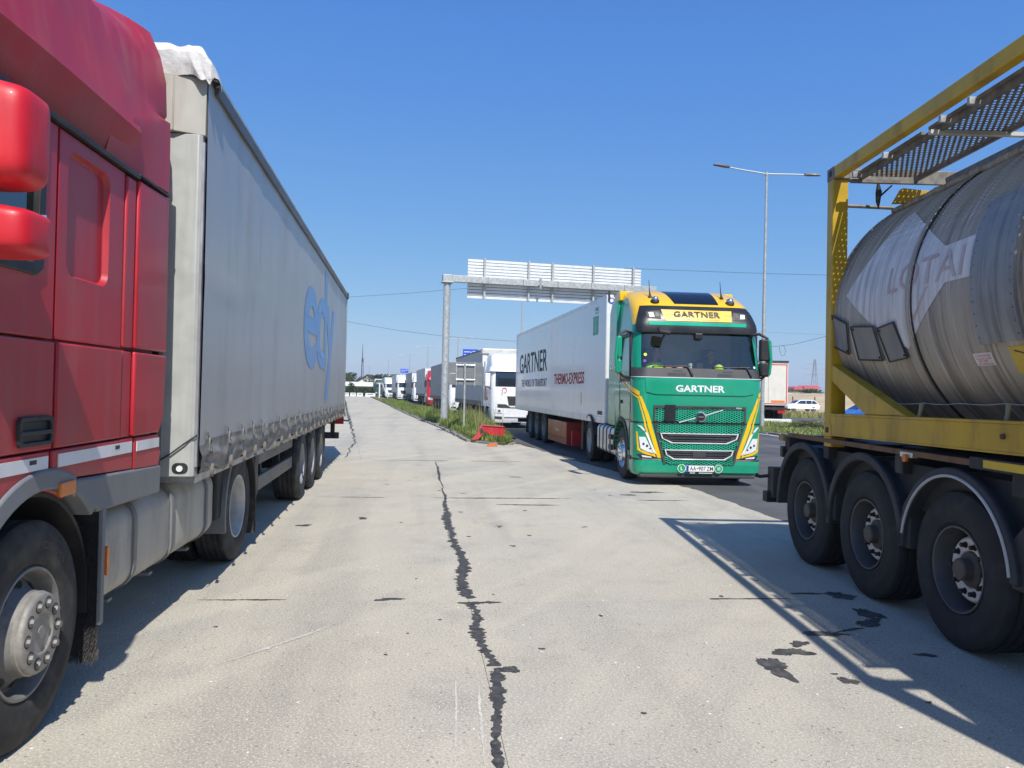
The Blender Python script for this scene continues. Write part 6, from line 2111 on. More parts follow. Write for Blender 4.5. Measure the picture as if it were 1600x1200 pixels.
for px_, ya, Y, lab in ((716, 529, 165, 'far street lamp with its arms just right of the gantry post'), (669, 542, 205, 'far street lamp standing over the red cab in the queue'), (640.5, 554, 250, 'far street lamp over the white truck below the small blue sign'), (607, 562, 290, 'far street lamp rising over the tank truck in the queue'), (577, 572, 330, 'most distant street lamp near the thin radio mast')):
    p = at(px_, ya, Y)
    lamp(p.x, Y, p.z, 0, lab, al=3.4, thick=1.9, rise=(-.1, .2))

# ================================================================== QUEUE OF TRUCKS
QT = [(.25, .08, 1.2, .2), (.5, 0, 1.23, .22), (1.2, 0, 1.25, .25), (1.95, .05, 1.25, .28), (2.0, .06, 1.25, .28), (2.75, .22, 1.22, .28), (3.0, .32, 1.2, .3), (3.4, .62, 1.16, .4), (3.62, 1.1, 1.1, .4), (3.7, 1.7, 1.0, .1)]
qc = Cab(QT, 2.2, [.5, 1.35], 5)
def queue_tractor(label, X, Y, rot, s, paint, low=None, lowmat=None, big=False):
    a = rad(rot)
    hw = 1.25 * s
    t = thing('tractor_unit', label, 'truck', (X + math.cos(a) * hw, Y + math.sin(a) * hw, .004), a, 'trucks queueing in the next lane', s)
    body, glass, sw_ = qc.shell([.95, 1.2, 1.95, 2.0, 2.35, 2.75, 3.0, 3.2, 3.4, 3.52, 3.62, 3.7], (2.0, 2.75), (1.95, 2.75))
    body.build('cab_body', paint, t, 40)
    glass.build('windshield', M_glass_dark, t, 60)
    sw_.build('side_window', M_glass_dark, t, 0)
    qc.band(.28, .95, 0, 0, 4, sides=1).build('bumper', lowmat or paint, t, 40)
    qc.decal('grille', [(-.40, 1.12), (.40, 1.12), (.48, 1.55), (-.48, 1.55)] if big else [(-.62, 1.05), (.62, 1.05), (.80, 1.55), (-.80, 1.55)], .006, M_black, t, 2, .02)
    big or qc.decal('lower_grille', [(-.42, .42), (.42, .42), (.5, .72), (-.5, .72)], .006, M_black, t, 2, .02)
    qc.decal('grille_bar', [(-.6, .55), (.6, .55), (.6, .61), (-.6, .61)], .03, lowmat or paint, t, 1, .01)
    for sg in (-1, 1):
        P = [(sg * .70, .72), (sg * 1.1, .74), (sg * 1.15, .95), (sg * .76, .92)]
        h = qc.decal('headlight', P, .006, M_lamp, t, 1, .02)
        qc.decal('headlight_bulb', ang_pts(sg * .86, .83, .06, 0, 330, 11), .028, M_darkgrey, h, 0, .004)
        qc.decal('fog_lamp', [(sg * .72, .45), (sg * 1.08, .47), (sg * 1.08, .58), (sg * .72, .57)], .006, M_darkgrey, t, 1, .01)
        ar = B().tube([(sg * 1.22, .35, 2.7), (sg * 1.42, .2, 2.68), (sg * 1.45, .2, 1.98), (sg * 1.25, .3, 1.9)], .03, 6).build('mirror_arm', M_black, t, 50)
        B().prism(rrect(min(sg * 1.30, sg * 1.54), max(sg * 1.30, sg * 1.54), 2.0, 2.64, .05, 3), 'y', .12, .26).build('mirror', paint if big else M_black, ar, 30, bevel=.02)
        B().prism([(.52, .35), (.52, .95), (2.2, .95), (2.2, .8)] + ang_pts(1.35, .5, .64, 20, 178, 12), 'x', sg * 1.1, sg * 1.245).build('lower_side', lowmat or paint, t, 30)
        wheel(t, sg * 1.22, 1.35, sg, .51, .31, 'drive', 24, False)
        wheel(t, sg * 1.22, 5.0, sg, .51, .5, 'drive', 24, False)
        B().box(min(sg * .6, sg * 1.2), max(sg * .6, sg * 1.2), 2.3, 4.2, .4, .95).build('fuel_tank', M_alu if not big else M_chassis, t, 30, bevel=.06)
        B().box(sg * 1.17, sg * 1.23, 2.2, 2.75, 1.0, 3.3).build('side_fairing', paint, t, 30, bevel=.02)
    qc.band(2.74, 2.98, .10, .06, 2).build('sun_visor', paint, t, 40)
    B().box(-.5, .5, .9, 6, .7, 1.0).build('chassis_frame', M_chassis, t, 0)
    B().box(-1.1, 1.1, 1.6, 2.1, 1.0, 3.4).box(-1.1, 1.1, .5, 1.6, 1.0, 1.7).build('cab_interior', M_dash, t, 0)
    qc.decal('number_plate', [(-.26, .30), (.26, .30), (.26, .41), (-.26, .41)], .01, M_white_paint, t, 0, .01)
    return t

def queue_trailer(label, X, Y, rot, s, side, L=13.4, ribs=0, top=None, hemm=None, front=3.0):
    a = rad(rot)
    dx, dy = -math.sin(a) * front * s, math.cos(a) * front * s
    t = thing('curtain_trailer', label, 'trailer', (X + dx, Y + dy, .004), a, 'trailers of the queueing trucks', s)
    B().box(0, 2.5, 0, L, 1.25, 3.93).build('cargo_body', side, t, 0, bevel=.02)
    B().box(-.015, 2.52, -.02, L + .02, 3.90, 3.99).build('roof_rail', top or M_darkgrey, t, 0)
    B().box(-.012, 2.5, .02, L, 1.02, 1.27).build('curtain_hem', hemm or M_darkgrey, t, 0)
    B().box(-.02, .2, -.06, .02, 1.0, 3.9).build('corner_post', M_white_paint, t, 0)
    B().box(.02, 2.48, -.04, .0, 1.1, 3.9).build('front_wall', M_white_paint, t, 0)
    for k in range(ribs):
        y = .3 + k * (L - .6) / max(1, ribs - 1)
        B().box(-.010, .004, y - .02, y + .02, 1.3, 3.88).build('curtain_rib', side, t, 0)
        B().box(-.03, -.010, y - .035, y + .035, .98, 1.26).build('strap', M_webbing, t, 0)
    B().box(.7, .85, .5, L - .3, .7, 1.0).box(1.65, 1.8, .5, L - .3, .7, 1.0).build('chassis_frame', M_chassis, t, 0)
    B().box(.05, .12, 4.0, 6.9, .45, .95).build('side_guard', M_chassis, t, 0)
    for y in (7.6, 8.9, 10.2):
        wheel(t, .04, y, -1, .52, .385, 'trailer', 20, False)
        wheel(t, 2.46, y, 1, .52, .385, 'trailer', 14, False)
    B().box(.1, 2.4, L - .15, L, .45, .6).build('under_run_bar', M_chassis, t, 0)
    return t
M_qgrey = mat('queue_curtain_grey', (0.36, 0.375, 0.385), .42, var=.06, dirt=(.25, .24, .22), damt=.3)
M_qlight = mat('queue_curtain_light', (0.50, 0.51, 0.51), .42, var=.06, dirt=(.3, .29, .27), damt=.3)
M_qdark = mat('queue_curtain_dark', (0.17, 0.18, 0.19), .45, var=.08, dirt=(.2, .19, .17), damt=.3)
M_qwhite = mat('queue_white', (0.78, 0.78, 0.78), .28, var=.04, coat=.4)
M_qred = mat('queue_red', (0.52, 0.015, 0.03), .3, var=.08, coat=.4)
M_qgreen = mat('queue_dark_green', (0.03, 0.075, 0.055), .4, var=.1)
M_qblue = mat('queue_blue', (0.03, 0.06, 0.16), .35, var=.1)

Y = 34.6
p = at(768, 611, Y)
q1 = queue_tractor('white tractor unit with orange door graphics right of the road sign', p.x, Y, 10.8, .94, M_qwhite, big=True)
# orange and red door graphics, red emblem
B().prism([(.95, 1.35), (1.75, 1.30), (2.19, 1.30), (2.19, 2.45), (1.95, 2.0), (1.6, 1.6)], 'x', -1.262, -1.252).build('door_graphic', mat('orange_graphic', (.50, .14, .04), .4, var=.3, vscale=5), q1, 0)
B().prism([(1.5, 1.62), (1.95, 2.05), (2.15, 2.4), (1.75, 2.0)], 'x', -1.268, -1.262).build('door_graphic', mat('red_graphic', (.45, .03, .03), .4), q1, 0)
ring_ = [(-.62 + .10 * math.cos(t_), qc.fy(-.6, 1.82) - .012, 1.83 + .12 * math.sin(t_)) for t_ in np.linspace(-1.9, 3.4, 20)]
B().tube(ring_ + [(-.74, qc.fy(-.7, 1.6) - .012, 1.6)], .018, 6).build('emblem', mat('pink_emblem', (.6, .08, .14), .4), q1, 50)
text('lettering', 'TRECO', (-1.0, 0, 2.88), AX_FACE, .4, .07, M_red_print, q1, 0, lambda v_: Vector((v_.x, qc.fy(v_.x, v_.z) - .11, v_.z)), 0)
qc.decal('lower_stripe', [(-.95, 1.0), (-.3, .98), (.8, .98), (.8, 1.02), (-.3, 1.02), (-.55, 1.16), (-.95, 1.17)], .012, M_darkgrey, q1, 2, .004)
queue_trailer('grey ribbed curtain trailer with dark hem behind the white tractor with orange graphics', p.x, Y, 10.8, .93, M_qgrey, 12.2, 25, M_darkgrey, M_qdark, 3.05)
tp_ = B()
Vw, Fw = [], []
wr2 = B().box(-.06, 2.55, -.14, .5, 3.72, 4.03)
tq = [o for o in COL.objects if o.name.startswith('curtain_trailer')][-1]
tq = sorted([o for o in COL.objects if o.name.startswith('curtain_trailer')], key=lambda o: o.name)[-1]
wr2.build('front_tarp', M_wrap, tq, 0, bevel=.06)

for (px_, Y, rot, s, paint, lowm, side, lab, tlab, top) in (
    (702, 53, 11, .92, M_qwhite, None, M_qdark, 'white tractor unit half hidden between gantry post and road sign', 'dark grey curtain trailer between the gantry post and the red cab', M_qdark),
    (667.5, 73, 11, .95, M_qred, None, M_qgrey, 'red tractor unit in the queue left of the gantry post', 'light grey curtain trailer behind the red queueing cab', M_qlight),
    (646, 92, 11.5, .93, M_qwhite, M_qwhite, M_qdark, 'white tractor unit directly left of the light grey queueing trailer', 'dark grey trailer right of the far white cab under the blue sign', M_qdark),
    (621, 107, 12, .92, M_qwhite, M_qwhite, M_qlight, 'white tractor unit with full face in view under the small blue sign', 'pale trailer mostly hidden behind the far white cab', M_qlight),
    (602, 131, 12, .9, M_qwhite, M_qwhite, M_qgrey, 'small far white tractor unit left of the grey far trailer', 'far grey trailer just left of the white cab under the blue sign', M_qlight),
    (586, 152, 12, .9, M_qgreen, M_qgreen, M_qgreen, 'dark green far tractor unit near the end of the queue', 'dark green far trailer near the end of the queue', M_qdark)):
    p = at(px_, 611, Y)
    queue_tractor(lab, p.x, Y, rot, s, paint, lowmat=lowm)
    queue_trailer(tlab, p.x, Y, rot, s, side, 13.4, 0, top)

# ================================================================== BLUE SIGNS
M_blue = mat('blue_sign', (0.008, 0.085, 0.62), .4)
def blue_sign(px0, px1, py0, py1, Y, label):
    a, b_ = at(px0, py1, Y), at(px1, py0, Y)
    w, h = b_.x - a.x, b_.z - a.z
    t = thing('direction_sign', label, 'sign', ((a.x + b_.x) / 2, Y, 0), 0)
    for x in (-w * .25, w * .25):
        B().cyl((x, .06, 0), (x, .06, a.z + h), .06, n=8).build('post', M_zinc, t, 40)
    B().box(-w / 2, w / 2, 0, .04, a.z, a.z + h).build('board', M_blue, t, 0)
    pb = B()
    pb.box(-w * .42, -w * .08, -.008, 0, a.z + h * .62, a.z + h * .72)
    pb.box(w * .16, w * .44, -.008, 0, a.z + h * .70, a.z + h * .78)
    pb.box(w * .16, w * .40, -.008, 0, a.z + h * .52, a.z + h * .58)
    pb.box(-w * .42, -w * .14, -.008, 0, a.z + h * .28, a.z + h * .36)
    pb.beam((-w * .06, -.006, a.z + h * .18), (w * .06, -.006, a.z + h * .5), w * .03, .006, (0, 1, 0))
    pb.beam((w * .02, -.006, a.z + h * .5), (-w * .05, -.006, a.z + h * .8), w * .03, .006, (0, 1, 0))
    pb.beam((w * .02, -.006, a.z + h * .5), (w * .12, -.006, a.z + h * .75), w * .03, .006, (0, 1, 0))
    pb.lathe([(h * .10, -.006), (h * .10, 0)], 12, (w * .03, 0, a.z + h * .48), 'y', True)
    pb.build('arrows', M_white_paint, t, 0, weld=False)
blue_sign(723, 747, 546, 558, 95, 'blue direction sign with white arrows above the ribbed grey trailer')
blue_sign(625.5, 638, 576.5, 582.5, 175, 'small far blue direction sign above the white cab in full face')

# ================================================================== FAR LEFT: building, barriers, trees, mast
hb = thing('low_building', 'long low white canopy building at the far end of the lot', 'building', (-36, 170, 0), rad(6))
B().box(-16, 7.5, 0, 7, 0, 2.0).build('wall', mat('building_grey', (.30, .31, .31), .8), hb, 0)
B().box(-16.6, 8.1, -1.2, 7.6, 2.0, 2.95).build('roof_fascia', mat('white_fascia', (.80, .79, .76), .6), hb, 0)
for k in range(9):
    x = -14 + k * 2.35
    w_ = B().box(x, x + 1.5, -.03, .01, .5, 1.7).build('window', M_darkgrey, hb, 0)
    B().box(x + .06, x + 1.44, -.04, -.03, .56, 1.64).build('pane', M_glass_dark, w_, 0)
for k in range(5):
    B().cyl((-15 + k * 5.4, -1, 0), (-15 + k * 5.4, -1, 2.0), .12, n=8).build('column', M_white_paint, hb, 0)
hs = thing('gabled_house', 'small house with dark gable roof behind the low white building', 'house', (-40.5, 215, 0), 0)
B().prism([(-3.2, 0), (3.2, 0), (3.2, 3.0), (0, 5.0), (-3.2, 3.0)], 'y', 0, 8).build('wall', M_white_paint, hs, 0)
B().prism([(-3.7, 2.85), (0, 5.2), (3.7, 2.85), (3.7, 3.1), (0, 5.5), (-3.7, 3.1)], 'y', -.3, 8.3).build('roof', mat('dark_roof', (.07, .055, .05), .8), hs, 0)
w_ = B().box(-.6, .6, -.03, .01, 1.6, 2.8).build('window', M_darkgrey, hs, 0)
B().box(-.5, .5, -.05, -.03, 1.7, 2.7).build('pane', M_glass_dark, w_, 0)
hs2 = thing('gabled_house', 'second low house with grey roof right of the dark gable', 'house', (-36.0, 225, 0), 0)
B().box(-2, 4, 0, 6, 0, 3.4).build('wall', M_white_paint, hs2, 0)
B().prism([(-2.4, 3.2), (4.4, 3.2), (1.0, 4.6)], 'y', -.3, 6.3).build('roof', mat('grey_roof', (.18, .17, .17), .8), hs2, 0)
bl = ('leftmost of the four white concrete barriers at the end of the lot', 'second from left of the four white concrete barriers at the end of the lot', 'third from left of the four white concrete barriers at the end of the lot', 'rightmost and longest of the four white concrete barriers at the end of the lot')
for (a, b_), lab in zip(((536, 545), (547.5, 556), (558, 567), (571, 586.5)), bl):
    p0, p1 = at(a, 619, 148), at(b_, 619, 148)
    t = thing('concrete_barrier', lab, 'barrier', ((p0.x + p1.x) / 2, 148, 0), 0, 'white barriers closing the lot')
    w = p1.x - p0.x
    B().prism([(-.3, 0), (.3, 0), (.22, .2), (.12, .3), (.1, .68), (-.1, .68), (-.12, .3), (-.22, .2)], 'x', -w / 2, w / 2).build('block', M_white_paint, t, 0)
    B().box(-w * .3, w * .3, -.13, -.12, .35, .5).build('recess', M_sgrey, t, 0)
p = at(606, 619, 128)
t = thing('barrier_boom', 'white raised barrier boom leaning beside the far queue', 'barrier', (p.x, 128, 0), 0)
B().tube([(0, 0, .0), (-.95, 0, 2.5)], .06, 6).build('boom', M_white_paint, t)
B().box(-1.5, -1.3, -.1, .1, 0, 2.5).build('post', M_white_paint, t, 0)

M_bark = mat('bark', (.08, .06, .045), .9, var=.3)
LEAF = [leaf_mat('leaf_dark', (.028, .06, .018), .25), leaf_mat('leaf_mid', (.05, .095, .025), .3), leaf_mat('leaf_light', (.09, .13, .035), .35)]
def tree(x, y, h, w, label, trunk=.25, n=1500, leaf=.3, cone=False, group='trees in the distance'):
    t = thing('pine_tree' if cone else 'tree', label, 'tree', (x, y, 0), 0, group)
    tb = B().tube([(0, 0, -.1), (.05, 0, h * trunk), (.0, .05, h * .6), (.03, 0, h * .85)], [w * .05, w * .04, w * .025, w * .01], 7)
    for k in range(6):
        a = random.uniform(0, 6.28)
        z0 = h * random.uniform(trunk, .6)
        tb.tube([(0, 0, z0), (w * .2 * math.cos(a), w * .2 * math.sin(a), z0 + h * .12), (w * .36 * math.cos(a), w * .36 * math.sin(a), z0 + h * .18)], [w * .02, w * .014, w * .006], 5)
    tb.build('trunk', M_bark, t)
    nc = 26
    C_ = []
    for k in range(nc):
        a = rng.uniform(0, 2 * PI)
        zz = rng.uniform(0, 1)
        rr_ = (1 - zz) * .46 if cone else .5 * math.sqrt(max(.05, 1 - (2 * zz - .9) ** 2))
        rr_ *= rng.uniform(.35, 1.0)
        C_.append((w * rr_ * math.cos(a), w * rr_ * math.sin(a), h * trunk + (h * (1 - trunk)) * (zz * .9 + .02), w * rng.uniform(.12, .24) * (.6 if cone else 1)))
    idx = rng.integers(0, nc, n)
    Cc = np.array(C_)[idx]
    d = rng.normal(size=(n, 3))
    d /= np.linalg.norm(d, axis=1)[:, None]
    P = Cc[:, :3] + d * (Cc[:, 3] * rng.uniform(.5, 1.05, n))[:, None] * np.array([1, 1, .75])
    P[:, 2] = np.minimum(np.maximum(P[:, 2], .1), h)
    u = rng.normal(size=(n, 3))
    u /= np.linalg.norm(u, axis=1)[:, None]
    v_ = np.cross(u, rng.normal(size=(n, 3)))
    v_ /= np.linalg.norm(v_, axis=1)[:, None]
    s = leaf * rng.uniform(.5, 1.2, n)[:, None]
    verts = np.stack([P - u * s, P - v_ * s * .5, P + u * s, P + v_ * s * .5], 1).reshape(-1, 3)
    me = bpy.data.meshes.new('crown')
    me.from_pydata(verts.tolist(), [], [(4 * i, 4 * i + 1, 4 * i + 2, 4 * i + 3) for i in range(n)])
    for m in LEAF:
        me.materials.append(m)
    cm = rng.choice(3, nc, p=[.4, .4, .2])
    me.polygons.foreach_set('material_index', cm[idx].astype(np.int32))
    o = bpy.data.objects.new('crown', me)
    COL.objects.link(o)
    o.parent = t
    return t
trees = [(540, 584, 235, 9, 'dense tree behind the left end of the low white building', 0), (551, 583, 240, 9, 'rounded tree left of the dark gable behind the low building', 0), (526, 585, 240, 9, 'tree mostly hidden behind the rear of the grey trailer', 0), (561, 593, 250, 6, 'low tree just left of the radio mast', 0),
         (583, 590, 220, 6, 'small tree right of the radio mast over the building end', 0), (592, 587, 215, 7, 'round tree behind the dark trucks at the queue end', 0), (600, 585.5, 220, 7.5, 'tallest tree of the clump behind the dark queueing trucks', 0), (609, 588, 225, 6, 'tree at the right of the clump behind the tank truck', 0), (619, 586, 215, 6, 'tree peeping out left of the small blue sign', 0),
         (548.5, 597, 157, 4.6, 'dark conical conifer behind the white barriers', 1), (539, 607, 158, 3.2, 'low bush left of the conifer at the white barriers', 2), (562, 606, 160, 3.0, 'low bush between conifer and lamp post at the barriers', 2), (574, 607, 160, 3.2, 'low bush over the longest white barrier', 2)]
for px_, py_, Y, w, lab, kind in trees:
    p = at(px_, py_, Y)
    tree(p.x, Y, max(.8, p.z), w, lab, .04 if kind == 2 else .12 if kind else .16, 900 if kind else 1500, .16 if kind else .42, kind == 1)
p = at(567, 537, 270)
t = thing('radio_mast', 'thin dark radio mast rising over the trees at far left', 'mast', (p.x, 270, 0), 0)
mb = B()
hm = p.z
for k in range(3):
    a = 2 * PI * k / 3
    mb.tube([(.5 * math.cos(a), .5 * math.sin(a), 0), (.3 * math.cos(a), .3 * math.sin(a), hm * .7)], .09, 5)
for k in range(14):
    z0, z1 = hm * .7 * k / 14, hm * .7 * (k + 1) / 14
    mb.beam((-.4 + .15 * k / 14, 0, z0), (.4 - .15 * k / 14, 0, z1), .06, .06)
mb.build('lattice', M_darkgrey, t, 0)
B().tube([(0, 0, hm * .62), (0, 0, hm)], [.2, .06], 6).build('antenna', M_darkgrey, t)

# ================================================================== FAR RIGHT: trailer, cars, field, canopies, pylon
p = at(1229, 611, 54)
wt = thing('box_trailer', 'white box trailer with thin red border seen from the rear right of the green cab', 'trailer', (p.x - 2.62, 54, -.01), rad(-4), None, 1.04)
M_cream = mat('cream_white', (.74, .70, .62), .5, var=.03, dirt=(.5, .45, .36), damt=.3)
B().box(0, 2.55, 0, 13, 1.08, 4.0).build('box_body', M_cream, wt, 0, bevel=.02)
M_rb = mat('red_border', (.62, .05, .06), .5)
B().plate([(.06, 1.16), (2.49, 1.16), (2.49, 3.86), (.06, 3.86)], [[(.12, 1.22), (2.43, 1.22), (2.43, 3.80), (.12, 3.80)]], 'y', -.012, -.003).build('red_border', M_rb, wt, 0)
B().box(1.255, 1.27, -.01, .0, 1.2, 3.8).build('door_gap', M_sgrey, wt, 0)
B().box(-.02, 2.57, -.05, 0, 3.98, 4.1).build('top_edge', M_darkgrey, wt, 0)
B().box(1.45, 2.35, -.02, -.004, 1.28, 1.42).build('reflector_board', mat('orange_board', (.75, .25, .06), .5), wt, 0)
B().box(.1, .9, .3, 12.8, .7, 1.08).box(1.65, 2.45, .3, 12.8, .7, 1.08).build('chassis_frame', M_chassis, wt, 0)
for x in (.15, 1.9):
    B().box(x, x + .5, -.06, 0, .55, .75).build('tail_lamp', M_redlens, wt, 0)
B().box(.05, 2.5, -.02, .05, .78, .95).build('lamp_bar', M_chassis, wt, 0)
for y in (1.3, 2.6, 3.9):
    for sg, x in ((-1, .06), (1, 2.49)):
        wheel(wt, x, y, sg, .52, .385, 'trailer', 18, False)
p0 = at(1190, 657, 49)
t = thing('concrete_block', 'long white concrete block lying on the grass below the box trailer', 'block', (p0.x + .9, 49, .0), rad(-2))
B().box(-1.0, .95, -.15, .15, 0, .3).build('block_body', M_white_paint, t, 0, bevel=.02)

def car(label, X, Y, rot, paint, group='cars on the far side road'):
    t = thing('parked_car', label, 'car', (X, Y, 0), rot, group)
    prof = [(-2.05, .32), (-2.08, .62), (-1.95, .80), (-1.15, .95), (-.45, 1.36), (-.1, 1.43), (.95, 1.44), (1.5, 1.38), (1.95, .95), (2.06, .85), (2.06, .40), (1.95, .3)]
    rings = []
    for y, kz, kx in ((-.84, .88, .97), (-.82, .95, .99), (-.70, 1, 1), (0, 1.01, 1), (.70, 1, 1), (.82, .95, .99), (.84, .88, .97)):
        ring = []
        for x, z in prof:
            tz = max(0, z - .9)
            yy = y * (1 - .22 * tz)
            ring.append((x * kx, yy, .3 + (z - .3) * kz))
        rings.append(ring)
    B().loft(rings).build('body', paint, t, 30, bevel=.03)
    for s in (-1, 1):
        for P in ([(-.95, .98), (-.42, 1.31), (.25, 1.35), (.25, .96)], [(.32, .96), (.32, 1.35), (1.0, 1.34), (1.0, .96)], [(1.07, .96), (1.07, 1.34), (1.42, 1.29), (1.75, .98)]):
            q_ = B()
            q_.prism(P, 'y', 0, .02)
            o = q_.build('side_window', M_glass_dark, t, 0)
            for v_ in o.data.vertices:
                v_.co.y = s * (.835 - .18 * max(0, v_.co.z - .9)) + s * (.012 if v_.co.y > .01 else -.005)
        for x in (-1.28, 1.25):
            wheel(t, s * 1, x, 1, .31, .2, 'trailer', 20, False).location = (x, s * .74, .31)
    for w in [c for c in t.children if c.name.split('.')[0] == 'wheel']:
        w.rotation_euler = (0, 0, PI / 2 if w.location.y > 0 else -PI / 2)
    B().prism([(-.62, -.98), (-.62, .98)] [:0] or [(-1.08, -.62), (-.5, -.56), (-.5, .56), (-1.08, .62)], 'z', 0, .01).build('windshield', M_glass_dark, t, 0)
    ws_ = t.children[-1]
    for v_ in ws_.data.vertices:
        v_.co.z = (.985 if v_.co.x < -.8 else 1.345) + (.012 if v_.co.z > .005 else 0)
    for s in (-1, 1):
        B().box(-2.09, -1.95, s * .5, s * .76, .62, .74).build('headlight', M_lamp, t, 0, bevel=.02)
        B().box(1.98, 2.08, s * .55, s * .78, .72, .95).build('tail_lamp', M_redlens, t, 0, bevel=.02)
    return t
p = at(1251, 640, 95)
car('white estate car on the side road right of the box trailer', p.x, 95, rad(6), M_qwhite)
p = at(1326, 645, 52)
car('blue car seen through the yellow container frame', p.x + 1.3, 52, rad(4), mat('car_blue', (.02, .11, .42), .3, coat=.5))

# dry field bank
V, F = [], []
NX, NY = 90, 26
for i in range(NX + 1):
    for j in range(NY + 1):
        x = 24 + i * 2.2
        y = 108 + j * 5
        u, v_ = i / NX, j / NY
        e = min(1, u / .12) * min(1, v_ / .25) * min(1, (1 - u) / .1) * min(1, (1 - v_) / .1)
        z = -.08 + e * (2.1 + .5 * math.sin(x * .11) + .25 * math.sin(x * .37 + y * .2) + random.uniform(-.08, .08))
        V.append((x, y, z))
for i in range(NX):
    for j in range(NY):
        a = i * (NY + 1) + j
        F.append((a, a + NY + 1, a + NY + 2, a + 1))
structure(raw('field_bank', V, F, M_field, None, 60))
structure(B().face([(18, 67, -.03), (230, 62, -.03), (230, 109, -.03), (18, 109, -.03)]).build('field', M_field, None, 0))
for px_, lab in ((1238.5, 'rusty fence post behind the front of the white estate car'), (1273, 'rusty fence post behind the rear of the white estate car'), (1206, 'rusty fence post behind the white box trailer')):
    p = at(px_, 632, 104)
    t = thing('fence_post', lab, 'post', (p.x, 104, -.05), 0, 'posts along the field')
    B().cyl((0, 0, 0), (0, 0, 1.85), .08, n=8).build('post_shaft', mat('rusty_post', (.16, .07, .04), .8), t)
    B().cyl((0, 0, 1.85), (0, 0, 1.9), .1, .04, n=8).build('post_cap', MATS['rusty_post'], t)
M_redroof = mat('red_canopy', (.60, .12, .14), .6)
for px0, px1, py0, lab in ((1241, 1254.5, 605, 'left red roofed canopy building beyond the dry field'), (1256, 1282, 603.5, 'right and larger red roofed canopy building beyond the dry field')):
    a, b_ = at(px0, py0, 210), at(px1, py0, 210)
    w = b_.x - a.x
    t = thing('canopy_building', lab, 'building', ((a.x + b_.x) / 2, 210, 0), 0, 'red canopies beyond the field')
    h = a.z
    B().box(-w / 2, w / 2, 0, 6, h - .65, h - .15).build('roof_fascia', M_redroof, t, 0)
    B().prism([(-w / 2, h - .15), (w / 2, h - .15), (w * .3, h + .25), (-w * .3, h + .25)], 'y', 0, 6).build('roof', M_redroof, t, 0)
    for x in (-w * .4, 0, w * .4):
        B().cyl((x, .4, 0), (x, .4, h - .6), .12, n=8).build('column', M_white_paint, t)
    B().box(-w * .45, w * .45, 3, 5.5, 0, h - .8).build('wall', M_sgrey, t, 0)
for px_, py_, Y, w, lab in ((1233, 609, 225, 5, 'small dark tree left of the red canopies beyond the field'), (1247, 610, 235, 6, 'dark tree in front of the left red canopy'), (1260, 609.5, 235, 6.5, 'dark tree between the two red canopies'), (1270, 609, 235, 7, 'dark tree in front of the power pylon'), (1330, 606, 240, 8, 'tree beyond the field behind the container frame'), (1222, 609, 240, 6, 'tree beyond the field behind the box trailer')):
    Y = Y - 28 if 1240 < px_ < 1280 else Y
    p = at(px_, py_, Y)
    tree(p.x, Y, p.z, w, lab, .12, 900, .4)
p = at(1234, 613, 190)
t = thing('field_shed', 'low pale shed left of the red canopies', 'shed', (p.x, 190, 0), 0)
B().prism([(-2.4, 0), (3.4, 0), (3.2, 2.6), (2.0, 3.1), (-2.4, 2.9)], 'y', 0, 5).build('wall', M_cream, t, 0)
B().box(-2.6, 3.4, -.1, 5.1, 2.9, 3.05).build('roof', M_sgrey, t, 0)
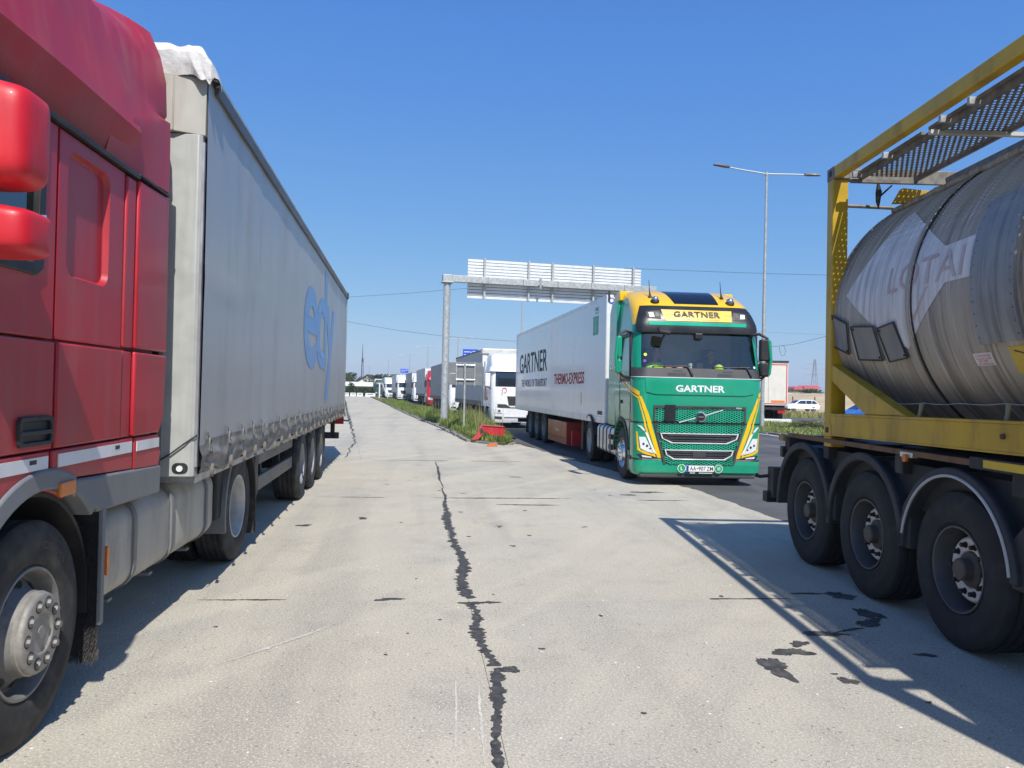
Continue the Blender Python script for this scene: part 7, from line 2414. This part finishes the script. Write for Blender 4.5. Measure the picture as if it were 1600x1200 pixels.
# power pylon
p = at(1273.5, 561, 520)
H_ = p.z
t = thing('power_pylon', 'grey lattice power pylon beyond the red canopies', 'pylon', (p.x, 520, 0), 0)
M_pyl = mat('pylon_steel', (.30, .34, .38), .7)
b = B()
def leg(z):
    return 2.1 * (1 - z / H_) ** .9 * (H_ / 30) + .3
lv = [H_ * q_ for q_ in (0, .14, .27, .4, .52, .62, .7, .78, .86, .93, 1)]
for z0, z1 in zip(lv[:-1], lv[1:]):
    for sx_ in (-1, 1):
        for sy_ in (-1, 1):
            b.beam((sx_ * leg(z0), sy_ * leg(z0), z0), (sx_ * leg(z1), sy_ * leg(z1), z1), .34, .34)
        b.beam((sx_ * leg(z0), -leg(z0), z0), (-sx_ * leg(z1), -leg(z1), z1), .14, .14)
b.build('lattice', M_pyl, t, 0)
for q_, w in ((.62, 7.0), (.76, 7.0), (.88, 5.2)):
    z = H_ * q_
    a = B()
    for s in (-1, 1):
        a.beam((0, 0, z), (s * w, 0, z), .45, .45).beam((0, 0, z + 1.3), (s * w, 0, z), .16, .16)
    a.build('cross_arm', M_pyl, t, 0)

# ================================================================== OVERHEAD WIRES
M_wire = mat('wire', (.05, .055, .06), .7)
def wire(P, Y, label, r=.013):
    o = B().tube([at(a, b_, Y) for a, b_ in P], r, 5).build('overhead_wire', M_wire, None, 50)
    tag(o, label, 'wire', 'overhead wires')
wire([(470, 469), (540, 464.5), (640, 458), (735, 450), (790, 445)], 62, 'upper overhead wire running from the grey trailer to the sign panel')
wire([(470, 487), (540, 502), (620, 516), (700, 526), (770, 531), (850, 536)], 62, 'lower overhead wire running from the grey trailer behind the gantry post')
wire([(975, 419), (1100, 424), (1200, 427.5), (1300, 430), (1420, 436)], 62, 'straight overhead wire from the right edge of the sign panel to the container', .016)
wire([(1150, 516), (1240, 521), (1400, 527)], 80, 'faint lower overhead wire left of the pylon', .009)
wire([(1150, 541), (1200, 542.5), (1240, 538), (1290, 525.5), (1400, 495)], 70, 'sagging cable right of the green cab rising to the container', .018)
lp_ = [(1217.5, 541.5), (1218.5, 548), (1221, 555), (1225, 556), (1227.5, 549), (1226, 543), (1224, 540.5)]
wire(lp_, 70, 'small loop of cable hanging from the sagging cable', .018)

# ================================================================== HAZE
hz = B().box(-1510, 1510, -410, 2610, -1.1, 45)
hm_ = bpy.data.materials.new('air')
hm_.use_nodes = True
nt = hm_.node_tree
for n in list(nt.nodes):
    nt.nodes.remove(n)
ho = nt.nodes.new('ShaderNodeOutputMaterial')
pv = nt.nodes.new('ShaderNodeVolumePrincipled')
pv.inputs['Color'].default_value = (0.80, 0.90, 0.98, 1)
pv.inputs['Density'].default_value = 0.00035
nt.links.new(pv.outputs[0], ho.inputs['Volume'])
ho_ = hz.build('haze', hm_, None, 0)
ho_['kind'] = 'stuff'
